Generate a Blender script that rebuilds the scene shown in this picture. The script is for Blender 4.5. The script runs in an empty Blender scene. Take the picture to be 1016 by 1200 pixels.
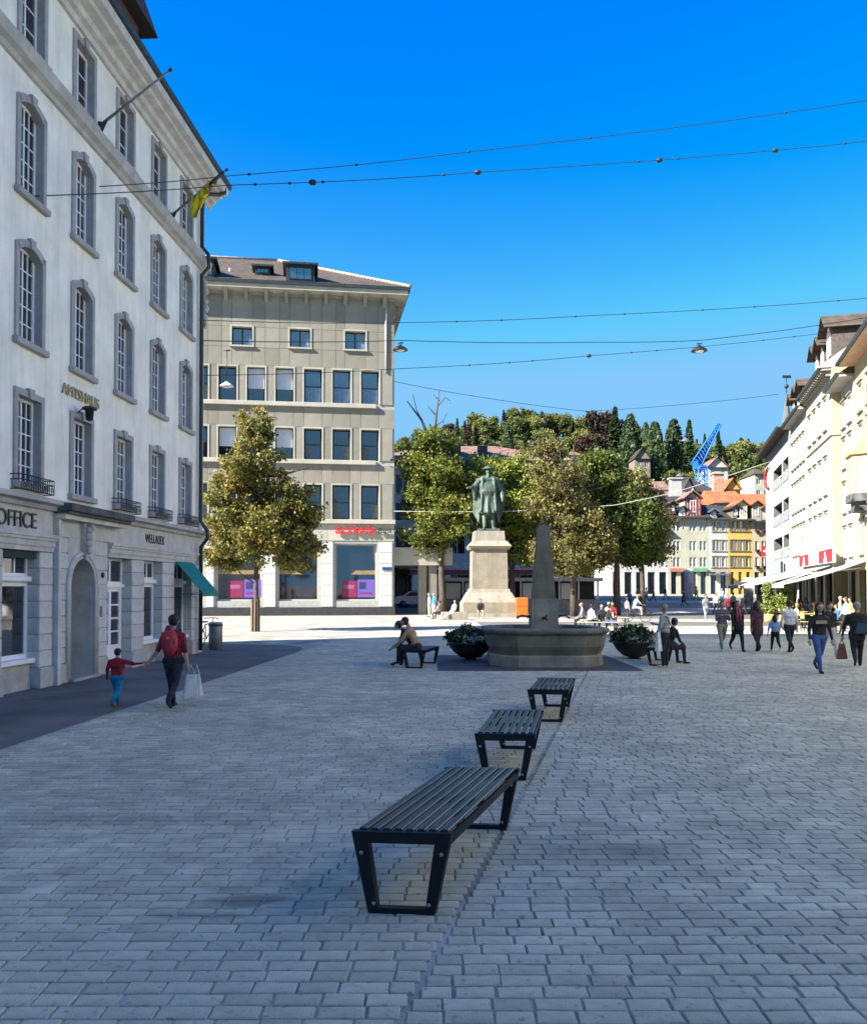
import bpy, math, random
import numpy as np
from mathutils import Vector, Matrix
R = math.radians
random.seed(7)
rng = np.random.default_rng(11)
S = bpy.context.scene
COL = S.collection

# ------------------------------------------------------------------ camera
F = 1018.0; PITCH = R(1.2); HZ = 690.0; CAMZ = 2.0
PPY = HZ - F * math.tan(PITCH)
cam_d = bpy.data.cameras.new('camera'); cam = bpy.data.objects.new('camera', cam_d); COL.objects.link(cam)
cam.location = (0, 0, CAMZ); cam.rotation_euler = (R(90) + PITCH, 0, 0)
cam_d.sensor_fit = 'VERTICAL'; cam_d.sensor_height = 36.0; cam_d.sensor_width = 36.0
cam_d.lens = F / 1200 * 36.0
cam_d.shift_y = (PPY - 600) / 1200.0
cam_d.clip_start = 0.1; cam_d.clip_end = 3000
S.camera = cam

# ------------------------------------------------------------------ light
SUN_EL = R(33.5); SUN_AZ = 26.0                    # light travels towards +X, turned SUN_AZ deg to +Y
ld = Vector((math.cos(R(SUN_AZ)) * math.cos(SUN_EL), math.sin(R(SUN_AZ)) * math.cos(SUN_EL), -math.sin(SUN_EL)))
W = bpy.data.worlds.new('World'); S.world = W; W.use_nodes = True
nt = W.node_tree; nt.nodes.clear()
sky = nt.nodes.new('ShaderNodeTexSky'); sky.sky_type = 'NISHITA'; sky.sun_disc = False
sky.sun_elevation = SUN_EL
sky.sun_rotation = math.atan2(-ld.x, -ld.y)        # compass direction towards the sun
sky.altitude = 700; sky.air_density = 1.0; sky.dust_density = 1.0; sky.ozone_density = 2.0
hs = nt.nodes.new('ShaderNodeHueSaturation'); hs.inputs['Saturation'].default_value = 1.5; hs.inputs['Hue'].default_value = 0.526
bg = nt.nodes.new('ShaderNodeBackground'); bg.inputs['Strength'].default_value = 0.15
wo = nt.nodes.new('ShaderNodeOutputWorld')
nt.links.new(sky.outputs[0], hs.inputs['Color']); sp = nt.nodes.new('ShaderNodeSeparateColor'); cb = nt.nodes.new('ShaderNodeCombineColor'); mn = nt.nodes.new('ShaderNodeMath'); mn.operation = 'MINIMUM'; mn.inputs[1].default_value = 1.87
nt.links.new(hs.outputs[0], sp.inputs[0]); mg = nt.nodes.new('ShaderNodeMath'); mg.operation = 'MINIMUM'; mg.inputs[1].default_value = 1.12; mr_ = nt.nodes.new('ShaderNodeMath'); mr_.operation = 'MINIMUM'; mr_.inputs[1].default_value = 0.46
nt.links.new(sp.outputs[0], mr_.inputs[0]); nt.links.new(mr_.outputs[0], cb.inputs[0]); nt.links.new(sp.outputs[1], mg.inputs[0]); nt.links.new(mg.outputs[0], cb.inputs[1]); nt.links.new(sp.outputs[2], mn.inputs[0]); nt.links.new(mn.outputs[0], cb.inputs[2]); nt.links.new(cb.outputs[0], bg.inputs[0]); nt.links.new(bg.outputs[0], wo.inputs[0])
sun_d = bpy.data.lights.new('sun', 'SUN'); sun_d.energy = 5.0; sun_d.angle = R(0.53); sun_d.color = (1.0, 0.955, 0.88)
sun = bpy.data.objects.new('sun', sun_d); COL.objects.link(sun)
sun.rotation_euler = ld.to_track_quat('-Z', 'Y').to_euler()
S.view_settings.view_transform = 'Standard'; S.view_settings.look = 'None'
S.view_settings.exposure = 1.8; S.view_settings.gamma = 1.0; S.view_settings.use_curve_mapping = False

# ------------------------------------------------------------------ helpers
def ray(px, py):
    u = (px - 508) / F; v = (PPY - py) / F
    y = math.cos(PITCH) - v * math.sin(PITCH); z = math.sin(PITCH) + v * math.cos(PITCH)
    return u / y, z / y                             # dX/dY, dZ/dY
def P(px, py, Y):
    a, b = ray(px, py); return Vector((a * Y, Y, CAMZ + b * Y))
def G(px, py):                                      # point on the flat ground
    a, b = ray(px, py); Y = -CAMZ / b; return Vector((a * Y, Y, 0))
def gz(Y):                                          # street rises gently beyond the square
    t = min(max((Y - 72) / 46, 0), 1); return 1.2 * t
class Plane:                                        # vertical plane; u runs along it
    def __init__(s, O, D):
        s.O = Vector((O[0], O[1], 0)); s.D = Vector((D[0], D[1], 0)).normalized()
        s.ang = math.atan2(s.D.y, s.D.x)
    def uz(s, px, py):
        a, b = ray(px, py)
        # O + u D = Y*(a,1)
        det = s.D.x * 1 - s.D.y * a
        u = (a * s.O.y - s.O.x) / det
        Y = s.O.y + u * s.D.y
        return u, CAMZ + b * Y
    def u(s, px): return s.uz(px, 600)[0]

def props(o, label=None, cat=None, group=None, kind=None):
    if label: o['label'] = label
    if cat: o['category'] = cat
    if group: o['group'] = group
    if kind: o['kind'] = kind
    return o
def thing(name, label, cat, loc=(0, 0, 0), rz=0, group=None):
    o = bpy.data.objects.new(name, None); COL.objects.link(o)
    o.empty_display_size = 0.2
    o.location = loc; o.rotation_euler = (0, 0, rz)
    return props(o, label, cat, group)
def link(name, me, parent=None, loc=(0, 0, 0), rot=(0, 0, 0), scale=None):
    o = bpy.data.objects.new(name, me); COL.objects.link(o)
    o.parent = parent; o.location = loc; o.rotation_euler = rot
    if scale is not None: o.scale = scale
    return o
def copy_tree(o, parent=None):
    c = o.copy(); COL.objects.link(c); c.parent = parent
    for ch in list(o.children): copy_tree(ch, c)
    return c

class MB:
    def __init__(s): s.v = []; s.f = []; s.m = []; s.smooth = []
    def add(s, vs, fs, mi=0, sm=False):
        b = len(s.v); s.v.extend([tuple(v) for v in vs])
        for f in fs: s.f.append(tuple(i + b for i in f)); s.m.append(mi); s.smooth.append(sm)
        return s
    def quad(s, a, b, c, d, mi=0): return s.add([a, b, c, d], [(0, 1, 2, 3)], mi)
    def box(s, x0, x1, y0, y1, z0, z1, mi=0, ch=0):
        if x1 < x0: x0, x1 = x1, x0
        if y1 < y0: y0, y1 = y1, y0
        if z1 < z0: z0, z1 = z1, z0
        if ch <= 0:
            vs = [(x0, y0, z0), (x1, y0, z0), (x1, y1, z0), (x0, y1, z0), (x0, y0, z1), (x1, y0, z1), (x1, y1, z1), (x0, y1, z1)]
            return s.add(vs, [(3, 2, 1, 0), (4, 5, 6, 7), (0, 1, 5, 4), (1, 2, 6, 5), (2, 3, 7, 6), (3, 0, 4, 7)], mi)
        c = min(ch, (x1 - x0) / 2.1, (y1 - y0) / 2.1, (z1 - z0) / 2.1)
        X = (x0, x1); Y = (y0, y1); Z = (z0, z1); vs = []; idx = {}
        for i in (0, 1):
            for j in (0, 1):
                for k in (0, 1):
                    sx = c if i == 0 else -c; sy = c if j == 0 else -c; sz = c if k == 0 else -c
                    idx[i, j, k, 'x'] = len(vs); vs.append((X[i], Y[j] + sy, Z[k] + sz))
                    idx[i, j, k, 'y'] = len(vs); vs.append((X[i] + sx, Y[j], Z[k] + sz))
                    idx[i, j, k, 'z'] = len(vs); vs.append((X[i] + sx, Y[j] + sy, Z[k]))
        fs = []
        for a, (p, q) in (('x', (1, 2)), ('y', (0, 2)), ('z', (0, 1))):
            ax = 'xyz'.index(a)
            for e in (0, 1):
                def key(u, w):
                    t = [0, 0, 0]; t[ax] = e; t[p] = u; t[q] = w; return idx[t[0], t[1], t[2], a]
                f = [key(0, 0), key(1, 0), key(1, 1), key(0, 1)]
                fs.append(f if (e == 1) != (a == 'y') else f[::-1])
        for a in range(3):                         # edges along axis a
            b_, c_ = [q for q in range(3) if q != a]
            for u in (0, 1):
                for w in (0, 1):
                    def k2(t, l):
                        tt = [0, 0, 0]; tt[a] = t; tt[b_] = u; tt[c_] = w; return idx[tt[0], tt[1], tt[2], l]
                    lb, lc = 'xyz'[b_], 'xyz'[c_]
                    f = [k2(0, lb), k2(1, lb), k2(1, lc), k2(0, lc)]
                    fs.append(f)
        for i in (0, 1):
            for j in (0, 1):
                for k in (0, 1): fs.append([idx[i, j, k, 'x'], idx[i, j, k, 'y'], idx[i, j, k, 'z']])
        # orient edge / corner faces outwards
        cx, cy, cz = (x0 + x1) / 2, (y0 + y1) / 2, (z0 + z1) / 2; out = []
        for f in fs:
            a, b, d = [Vector(vs[i]) for i in f[:3]]
            n = (b - a).cross(d - a); m = sum((Vector(vs[i]) for i in f), Vector()) / len(f) - Vector((cx, cy, cz))
            m = Vector((m.x / (x1 - x0), m.y / (y1 - y0), m.z / (z1 - z0)))
            out.append(f if n.dot(m) > 0 else f[::-1])
        return s.add(vs, out, mi)
    def hexa(s, bot, top, mi=0):                    # 4 bottom, 4 top points (ccw seen from above)
        vs = list(bot) + list(top)
        return s.add(vs, [(3, 2, 1, 0), (4, 5, 6, 7), (0, 1, 5, 4), (1, 2, 6, 5), (2, 3, 7, 6), (3, 0, 4, 7)], mi)
    def tube(s, pts, rs, n=8, mi=0, cap=True, sm=True):
        pts = [Vector(p) for p in pts]
        if not hasattr(rs, '__len__'): rs = [rs] * len(pts)
        rings = []; up = None
        for i, p in enumerate(pts):
            t = (pts[min(i + 1, len(pts) - 1)] - pts[max(i - 1, 0)])
            if t.length < 1e-9: t = Vector((0, 0, 1))
            t.normalize()
            if up is None: up = Vector((0, 0, 1)) if abs(t.z) < .9 else Vector((1, 0, 0))
            a = t.cross(up)
            if a.length < 1e-5: a = t.cross(Vector((0, 1, 0)))
            a.normalize(); b = a.cross(t).normalized(); up = b
            rings.append([p + (a * math.cos(2 * math.pi * k / n) + b * math.sin(2 * math.pi * k / n)) * rs[i] for k in range(n)])
        vs = [v for r in rings for v in r]; fs = []
        for i in range(len(rings) - 1):
            for k in range(n):
                fs.append((i * n + k, (i + 1) * n + k, (i + 1) * n + (k + 1) % n, i * n + (k + 1) % n))
        if cap: fs.append(tuple(range(n))); fs.append(tuple((len(rings) - 1) * n + k for k in range(n))[::-1])
        return s.add(vs, fs, mi, sm)
    def lathe(s, prof, n=16, mi=0, c=(0, 0, 0), sm=True, cap=True, phase=0):
        vs = []; fs = []
        for r, z in prof:
            for k in range(n):
                a = 2 * math.pi * k / n + phase; vs.append((c[0] + r * math.cos(a), c[1] + r * math.sin(a), c[2] + z))
        for i in range(len(prof) - 1):
            for k in range(n): fs.append((i * n + k, i * n + (k + 1) % n, (i + 1) * n + (k + 1) % n, (i + 1) * n + k))
        if cap: fs.append(tuple(range(n))[::-1]); fs.append(tuple((len(prof) - 1) * n + k for k in range(n)))
        return s.add(vs, fs, mi, sm)
    def ell(s, c, r, nu=10, nv=7, mi=0):
        vs = [(c[0], c[1], c[2] - r[2])]; fs = []
        for j in range(1, nv):
            ph = -math.pi / 2 + math.pi * j / nv
            for k in range(nu):
                a = 2 * math.pi * k / nu
                vs.append((c[0] + r[0] * math.cos(ph) * math.cos(a), c[1] + r[1] * math.cos(ph) * math.sin(a), c[2] + r[2] * math.sin(ph)))
        vs.append((c[0], c[1], c[2] + r[2]))
        for k in range(nu): fs.append((0, 1 + (k + 1) % nu, 1 + k))
        for j in range(nv - 2):
            for k in range(nu):
                a = 1 + j * nu; fs.append((a + k, a + (k + 1) % nu, a + nu + (k + 1) % nu, a + nu + k))
        a = 1 + (nv - 2) * nu; t = len(vs) - 1
        for k in range(nu): fs.append((a + k, a + (k + 1) % nu, t))
        return s.add(vs, fs, mi, True)
    def prism(s, poly, d, mi=0):                    # poly: 3D planar points, extruded by vector d
        n = len(poly); p = [Vector(q) for q in poly]; q = [v + Vector(d) for v in p]
        fs = [tuple(range(n)), tuple(range(2 * n - 1, n - 1, -1))] + [(i, n + i, n + (i + 1) % n, (i + 1) % n) for i in range(n)]
        nn = (p[1] - p[0]).cross(p[2] - p[1])
        if nn.dot(Vector(d)) > 0: fs = [f[::-1] for f in fs]
        return s.add(p + q, fs, mi)
    def mesh(s, name, mats):
        me = bpy.data.meshes.new(name); me.from_pydata(s.v, [], s.f)
        for m in (mats if isinstance(mats, (list, tuple)) else [mats]): me.materials.append(m)
        me.polygons.foreach_set('material_index', s.m)
        me.polygons.foreach_set('use_smooth', s.smooth)
        me.update(); return me
    def obj(s, name, mats, parent=None, loc=(0, 0, 0), rot=(0, 0, 0)): return link(name, s.mesh(name, mats), parent, loc, rot)

# ------------------------------------------------------------------ materials
def _n(nt, t, **k):
    n = nt.nodes.new(t)
    for a, b in k.items():
        if hasattr(n, a): setattr(n, a, b)
    return n
MATS = {}
def M(name, col, rough=.8, var=.18, scale=2.5, bump=.15, bscale=30, metal=0, col2=None, rand=0.0, island=False, streak=0.0, spec=.5, ior=1.5, trans=0.0, coat=0, bdist=.02):
    if name in MATS: return MATS[name]
    m = bpy.data.materials.new(name); m.use_nodes = True; MATS[name] = m
    nt = m.node_tree; L = nt.links.new; b = nt.nodes['Principled BSDF']
    b.inputs['Roughness'].default_value = rough; b.inputs['Metallic'].default_value = metal; b.inputs['IOR'].default_value = ior
    b.inputs['Specular IOR Level'].default_value = spec
    tc = _n(nt, 'ShaderNodeTexCoord')
    no = _n(nt, 'ShaderNodeTexNoise'); no.inputs['Scale'].default_value = scale; no.inputs['Detail'].default_value = 6; no.inputs['Roughness'].default_value = .6
    L(tc.outputs['Object'], no.inputs['Vector'])
    mr = _n(nt, 'ShaderNodeMapRange'); mr.inputs[1].default_value = .3; mr.inputs[2].default_value = .7
    L(no.outputs['Fac'], mr.inputs[0])
    mx = _n(nt, 'ShaderNodeMix'); mx.data_type = 'RGBA'
    c2 = col2 if col2 else tuple(c * (1 - 2 * var) for c in col)
    c1 = col if col2 else tuple(min(c * (1 + var), 1) for c in col)
    mx.inputs[6].default_value = (*c1, 1); mx.inputs[7].default_value = (*c2, 1)
    L(mr.outputs[0], mx.inputs[0]); out = mx.outputs[2]
    if streak:
        mp = _n(nt, 'ShaderNodeMapping'); mp.inputs['Scale'].default_value = (2.2, 2.2, .25); L(tc.outputs['Object'], mp.inputs[0])
        n3 = _n(nt, 'ShaderNodeTexNoise'); n3.inputs['Scale'].default_value = 1.3; n3.inputs['Detail'].default_value = 8; n3.inputs['Roughness'].default_value = .7; L(mp.outputs[0], n3.inputs['Vector'])
        m3 = _n(nt, 'ShaderNodeMapRange'); m3.inputs[1].default_value = .45; m3.inputs[2].default_value = .75; m3.inputs[3].default_value = 1; m3.inputs[4].default_value = 1 - streak
        L(n3.outputs['Fac'], m3.inputs[0])
        h3 = _n(nt, 'ShaderNodeHueSaturation'); L(m3.outputs[0], h3.inputs['Value']); L(out, h3.inputs['Color']); out = h3.outputs[0]
    if rand or island:
        oi = _n(nt, 'ShaderNodeObjectInfo'); src = oi.outputs['Random']
        if island:
            ge = _n(nt, 'ShaderNodeNewGeometry'); ad = _n(nt, 'ShaderNodeMath', operation='ADD'); L(ge.outputs['Random Per Island'], ad.inputs[0]); L(src, ad.inputs[1])
            fr = _n(nt, 'ShaderNodeMath', operation='FRACT'); L(ad.outputs[0], fr.inputs[0]); src = fr.outputs[0]
        m4 = _n(nt, 'ShaderNodeMapRange'); r_ = rand or .2; m4.inputs[3].default_value = 1 - r_; m4.inputs[4].default_value = 1 + r_
        L(src, m4.inputs[0]); h4 = _n(nt, 'ShaderNodeHueSaturation'); L(m4.outputs[0], h4.inputs['Value']); L(out, h4.inputs['Color']); out = h4.outputs[0]
    L(out, b.inputs['Base Color'])
    if bump:
        n2 = _n(nt, 'ShaderNodeTexNoise'); n2.inputs['Scale'].default_value = bscale; n2.inputs['Detail'].default_value = 5; L(tc.outputs['Object'], n2.inputs['Vector'])
        bp = _n(nt, 'ShaderNodeBump'); bp.inputs['Strength'].default_value = bump; bp.inputs['Distance'].default_value = bdist
        L(n2.outputs['Fac'], bp.inputs['Height']); L(bp.outputs[0], b.inputs['Normal'])
    if trans:
        tr = _n(nt, 'ShaderNodeBsdfTranslucent'); L(out, tr.inputs[0]); ms = _n(nt, 'ShaderNodeMixShader'); ms.inputs[0].default_value = trans
        L(b.outputs[0], ms.inputs[1]); L(tr.outputs[0], ms.inputs[2]); L(ms.outputs[0], nt.nodes['Material Output'].inputs[0])
    return m
def leafmat(name, cols, rough=.55, nscale=.5):
    """leaf colours: clumps of the tree by noise, single leaves by island"""
    m = bpy.data.materials.new(name); m.use_nodes = True; nt = m.node_tree; L = nt.links.new; b = nt.nodes['Principled BSDF']
    b.inputs['Roughness'].default_value = rough; b.inputs['Specular IOR Level'].default_value = .3
    tc = _n(nt, 'ShaderNodeTexCoord'); no = _n(nt, 'ShaderNodeTexNoise'); no.inputs['Scale'].default_value = nscale; no.inputs['Detail'].default_value = 3
    L(tc.outputs['Object'], no.inputs['Vector']); ge = _n(nt, 'ShaderNodeNewGeometry')
    a = _n(nt, 'ShaderNodeMath', operation='MULTIPLY_ADD'); a.inputs[1].default_value = .55; L(ge.outputs['Random Per Island'], a.inputs[0])
    sh = _n(nt, 'ShaderNodeMapRange'); sh.inputs[1].default_value = .3; sh.inputs[2].default_value = .7; sh.inputs[3].default_value = -.1; sh.inputs[4].default_value = .55
    L(no.outputs['Fac'], sh.inputs[0]); L(sh.outputs[0], a.inputs[2])
    cr = _n(nt, 'ShaderNodeValToRGB'); L(a.outputs[0], cr.inputs[0]); e = cr.color_ramp.elements
    while len(e) < len(cols): e.new(.5)
    for i, c in enumerate(cols): e[i].position = i / (len(cols) - 1); e[i].color = (*c, 1)
    oi = _n(nt, 'ShaderNodeObjectInfo'); m4 = _n(nt, 'ShaderNodeMapRange'); m4.inputs[3].default_value = .75; m4.inputs[4].default_value = 1.25; L(oi.outputs['Random'], m4.inputs[0])
    h = _n(nt, 'ShaderNodeHueSaturation'); L(m4.outputs[0], h.inputs['Value']); L(cr.outputs[0], h.inputs['Color'])
    L(h.outputs[0], b.inputs['Base Color']); tr = _n(nt, 'ShaderNodeBsdfTranslucent'); L(h.outputs[0], tr.inputs[0])
    ms = _n(nt, 'ShaderNodeMixShader'); ms.inputs[0].default_value = .35; L(b.outputs[0], ms.inputs[1]); L(tr.outputs[0], ms.inputs[2]); L(ms.outputs[0], nt.nodes['Material Output'].inputs[0])
    return m
def tilemat(name, col, var=.25, row=.3):
    """roof tile courses as fine relief along the slope"""
    m = M(name, col, .85, var, 1.2, .0)
    nt = m.node_tree; L = nt.links.new; b = nt.nodes['Principled BSDF']
    tc = _n(nt, 'ShaderNodeTexCoord'); w = _n(nt, 'ShaderNodeTexBrick'); w.inputs['Scale'].default_value = 1
    w.inputs['Brick Width'].default_value = .35; w.inputs['Row Height'].default_value = row; w.inputs['Mortar Size'].default_value = .03
    w.inputs['Color1'].default_value = (1, 1, 1, 1); w.inputs['Color2'].default_value = (.62, .6, .6, 1); w.inputs['Mortar'].default_value = (.3, .3, .3, 1)
    mp = _n(nt, 'ShaderNodeMapping'); mp.inputs['Rotation'].default_value = (R(90), 0, 0)
    L(tc.outputs['Object'], mp.inputs[0]); L(mp.outputs[0], w.inputs['Vector'])
    old = b.inputs['Base Color'].links[0].from_socket
    mu = _n(nt, 'ShaderNodeMix'); mu.data_type = 'RGBA'; mu.blend_type = 'MULTIPLY'; mu.inputs[0].default_value = .6
    L(old, mu.inputs[6]); L(w.outputs['Color'], mu.inputs[7]); L(mu.outputs[2], b.inputs['Base Color'])
    bp = _n(nt, 'ShaderNodeBump'); bp.inputs['Strength'].default_value = .6; bp.inputs['Distance'].default_value = .03; L(w.outputs['Fac'], bp.inputs['Height']); bp.invert = True; L(bp.outputs[0], b.inputs['Normal'])
    return m

plaster = M('plaster_white', (.87, .845, .725), .9, .09, .8, .5, 45, streak=.2)
sand = M('stone_grey', (.46, .45, .41), .85, .14, 3, .3, 40, rand=.07, streak=.15)
sand_lt = M('stone_pale', (.56, .545, .50), .85, .12, 3, .3, 40, rand=.07, streak=.15)
surr = M('stone_surround', (.36, .355, .33), .85, .1, 4, .2, 40, rand=.05)
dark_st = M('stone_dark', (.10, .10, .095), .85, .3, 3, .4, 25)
white = M('white_paint', (.84, .83, .80), .45, .04, 2, 0)
glass = M('window_glass', (.012, .014, .017), .04, .3, .7, .02, 1.5, ior=2.1, spec=.6)
glass_b = M('bank_glass', (.025, .05, .09), .03, .3, .4, 0, ior=2.3, spec=.7)
iron = M('black_iron', (.018, .018, .02), .45, .2, 10, .1, 60)
lead = M('gutter_metal', (.035, .045, .045), .5, .2, 4, .1, 40, metal=.3)
zinc = M('zinc_sheet', (.20, .21, .22), .45, .2, 3, .05, 40, metal=.5)
wood = M('grey_wood', (.10, .08, .065), .8, .25, 8, .3, 40)
tile_br = tilemat('roof_tile_brown', (.10, .072, .045)); tile_dk = tilemat('roof_tile_dark', (.045, .038, .036))
tile_or = tilemat('roof_tile_orange', (.50, .15, .055), .3); tile_ro = tilemat('roof_tile_rose', (.30, .17, .12), .3)
# ------------------------------------------------------------------ facade helpers (local frame: x along, y inwards, z up)
def wall_grid(mb, L0, L1, z0, z1, ops, reveal, mi=0, mr=None, y=0.0):
    mr = mi if mr is None else mr
    us = sorted({L0, L1} | {v for o in ops for v in o[:2] if L0 < v < L1}); zs = sorted({z0, z1} | {v for o in ops for v in o[2:4] if z0 < v < z1})
    for i in range(len(us) - 1):
        for j in range(len(zs) - 1):
            cu = (us[i] + us[i + 1]) / 2; cz = (zs[j] + zs[j + 1]) / 2
            if any(o[0] < cu < o[1] and o[2] < cz < o[3] for o in ops): continue
            mb.quad((us[i], y, zs[j]), (us[i + 1], y, zs[j]), (us[i + 1], y, zs[j + 1]), (us[i], y, zs[j + 1]), mi)
    for o in ops:
        a, b, c, d = o[:4]; r = reveal; rise = o[4] if len(o) > 4 else 0
        mb.quad((a, y, c), (a, y + r, c), (a, y + r, d), (a, y, d), mr)
        mb.quad((b, y + r, c), (b, y, c), (b, y, d), (b, y + r, d), mr)
        mb.quad((a, y + r, c), (a, y, c), (b, y, c), (b, y + r, c), mr)
        if not rise: mb.quad((a, y, d), (a, y + r, d), (b, y + r, d), (b, y, d), mr)
        else:
            n = 12; pts = []
            for k in range(n + 1):
                t = -1 + 2 * k / n; w = (b - a) / 2
                rad = (w * w + rise * rise) / (2 * rise); zz = d - rad + math.sqrt(max(rad * rad - (t * w) ** 2, 0))
                pts.append(((a + b) / 2 + t * w, zz))
            for k in range(n):
                (u0, q0), (u1, q1) = pts[k], pts[k + 1]
                mb.quad((u0, y, q0), (u1, y, q1), (u1, y, d), (u0, y, d), mi)
                mb.quad((u0, y, q0), (u0, y + r, q0), (u1, y + r, q1), (u1, y, q1), mr)
_cache = {}
def cached(key, fn):
    if key not in _cache: _cache[key] = fn()
    return _cache[key]
def window(parent, u, z, w, h, nx=2, nz=3, depth=.2, fm=None, gm=None, bar=.03, fr=.06, split=False, sill=None, name='window', blind=None, blind_m=None, transom=None):
    """frame mesh = part; panes, sill, blind = sub-parts. u,z = bottom centre of the opening"""
    fm = fm or white; gm = gm or glass
    key = ('w', round(w, 3), round(h, 3), nx, nz, fm.name, bar, fr, transom)
    def mk():
        b = MB()
        b.box(-w / 2, -w / 2 + fr, 0, .06, 0, h); b.box(w / 2 - fr, w / 2, 0, .06, 0, h)
        b.box(-w / 2 + fr, w / 2 - fr, 0, .06, 0, fr); b.box(-w / 2 + fr, w / 2 - fr, 0, .06, h - fr, h)
        iw = w - 2 * fr; ih = h - 2 * fr
        for i in range(1, nx):
            t = bar * (1.8 if nx % 2 == 0 and i == nx // 2 else 1); x = -iw / 2 + iw * i / nx; b.box(x - t / 2, x + t / 2, .008, .05, fr, h - fr)
        for j in range(1, nz):
            zz = fr + ih * j / nz; b.box(-iw / 2, iw / 2, .012, .045, zz - bar / 2, zz + bar / 2)
        if transom: b.box(-iw / 2, iw / 2, -.012, .052, transom * h - .045, transom * h + .045)
        return b.mesh(name, fm)
    o = link(name, cached(key, mk), parent, (u, depth, z))
    if split:
        iw = w - 2 * fr; ih = h - 2 * fr
        def pk():
            b = MB(); b.box(-iw / nx / 2 + bar / 2, iw / nx / 2 - bar / 2, .03, .036, -ih / nz / 2 + bar / 2, ih / nz / 2 - bar / 2); return b.mesh('pane', gm)
        me = cached(('p', round(w, 3), round(h, 3), nx, nz, gm.name), pk)
        for i in range(nx):
            for j in range(nz): link('pane', me, o, (-iw / 2 + iw * (i + .5) / nx, 0, fr + ih * (j + .5) / nz), (R(random.uniform(-.5, .5)), 0, R(random.uniform(-.6, .6))))
    else:
        def gk():
            b = MB(); b.box(-w / 2 + fr * .5, w / 2 - fr * .5, .03, .036, fr * .5, h - fr * .5); return b.mesh('glass_panes', gm)
        link('glass_panes', cached(('g', round(w, 3), round(h, 3), gm.name, fr), gk), o, (0, 0, 0), (R(random.uniform(-.3, .3)), 0, R(random.uniform(-.5, .5))))
    if blind:
        def bk():
            b = MB(); n = 14; bh = h * blind
            for k in range(n): b.box(-w / 2 + fr, w / 2 - fr, -.01, .02 + .006 * (k % 2), h - fr - bh * (k + 1) / n + .004, h - fr - bh * k / n)
            return b.mesh('blind', blind_m or blindm)
        link('blind', cached(('b', round(w, 3), round(h, 3), blind, (blind_m or blindm).name), bk), o)
    if sill:
        def sk():
            b = MB(); b.box(-w / 2 - .1, w / 2 + .1, -depth - .12, -.002, -.1, 0, ch=.015); return b.mesh('sill', sill)
        link('sill', cached(('s', round(w, 3), depth, sill.name), sk), o)
    return o
blindm = M('white_blind', (.52, .54, .58), .6, .05, 3, 0)
def text(body, size, mat, parent, loc, rot, extrude=.015, name='lettering', xs=1.0, bold=0, align='LEFT'):
    c = bpy.data.curves.new(name, 'FONT'); c.body = body; c.size = size; c.extrude = extrude; c.offset = bold; c.align_x = align
    c.space_character = 1.0
    o = bpy.data.objects.new(name, c); COL.objects.link(o)
    dg = bpy.context.evaluated_depsgraph_get(); dg.update()
    me = bpy.data.meshes.new_from_object(o.evaluated_get(dg)); bpy.data.objects.remove(o)
    me.materials.clear(); me.materials.append(mat); me.name = name
    q = link(name, me, parent, loc, rot); q.scale = (xs, 1, 1); return q
def leaves(n_clump, per, env, size, sig, shell=.35, flat=0.0):
    """leaf quads in clumps spread through the ellipsoids env=[(c, r, weight)]"""
    w = np.array([e[2] for e in env], float); w /= w.sum()
    ids = rng.choice(len(env), n_clump, p=w); C = np.array([e[0] for e in env], float)[ids]; Rr = np.array([e[1] for e in env], float)[ids]
    d = rng.normal(size=(n_clump, 3)); d /= np.linalg.norm(d, axis=1)[:, None]
    rad = rng.uniform(0, 1, n_clump) ** shell * rng.uniform(.86, 1.1, n_clump)
    cc = C + d * rad[:, None] * Rr
    p = np.repeat(cc, per, 0) + rng.normal(size=(n_clump * per, 3)) * np.array([sig, sig, sig * .7]); N = len(p)
    a = rng.normal(size=(N, 3)); a /= np.linalg.norm(a, axis=1)[:, None]
    b = rng.normal(size=(N, 3)); b[:, 2] -= flat; b -= (b * a).sum(1)[:, None] * a; b /= np.linalg.norm(b, axis=1)[:, None]
    s = size * rng.uniform(.6, 1.3, N)[:, None]
    V = np.stack([p - a * s * .5, p + b * s * .36, p + a * s * .5, p - b * s * .36], 1).reshape(-1, 3)
    return V
def quads_mesh(name, V, mat):
    n = len(V) // 4; me = bpy.data.meshes.new(name); me.vertices.add(len(V)); me.vertices.foreach_set('co', V.astype(np.float32).ravel())
    me.loops.add(n * 4); me.loops.foreach_set('vertex_index', np.arange(n * 4, dtype=np.int32))
    me.polygons.add(n); me.polygons.foreach_set('loop_start', np.arange(0, n * 4, 4, dtype=np.int32)); me.polygons.foreach_set('loop_total', np.full(n, 4, np.int32))
    me.update(calc_edges=True); me.validate(); me.materials.append(mat); return me

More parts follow.
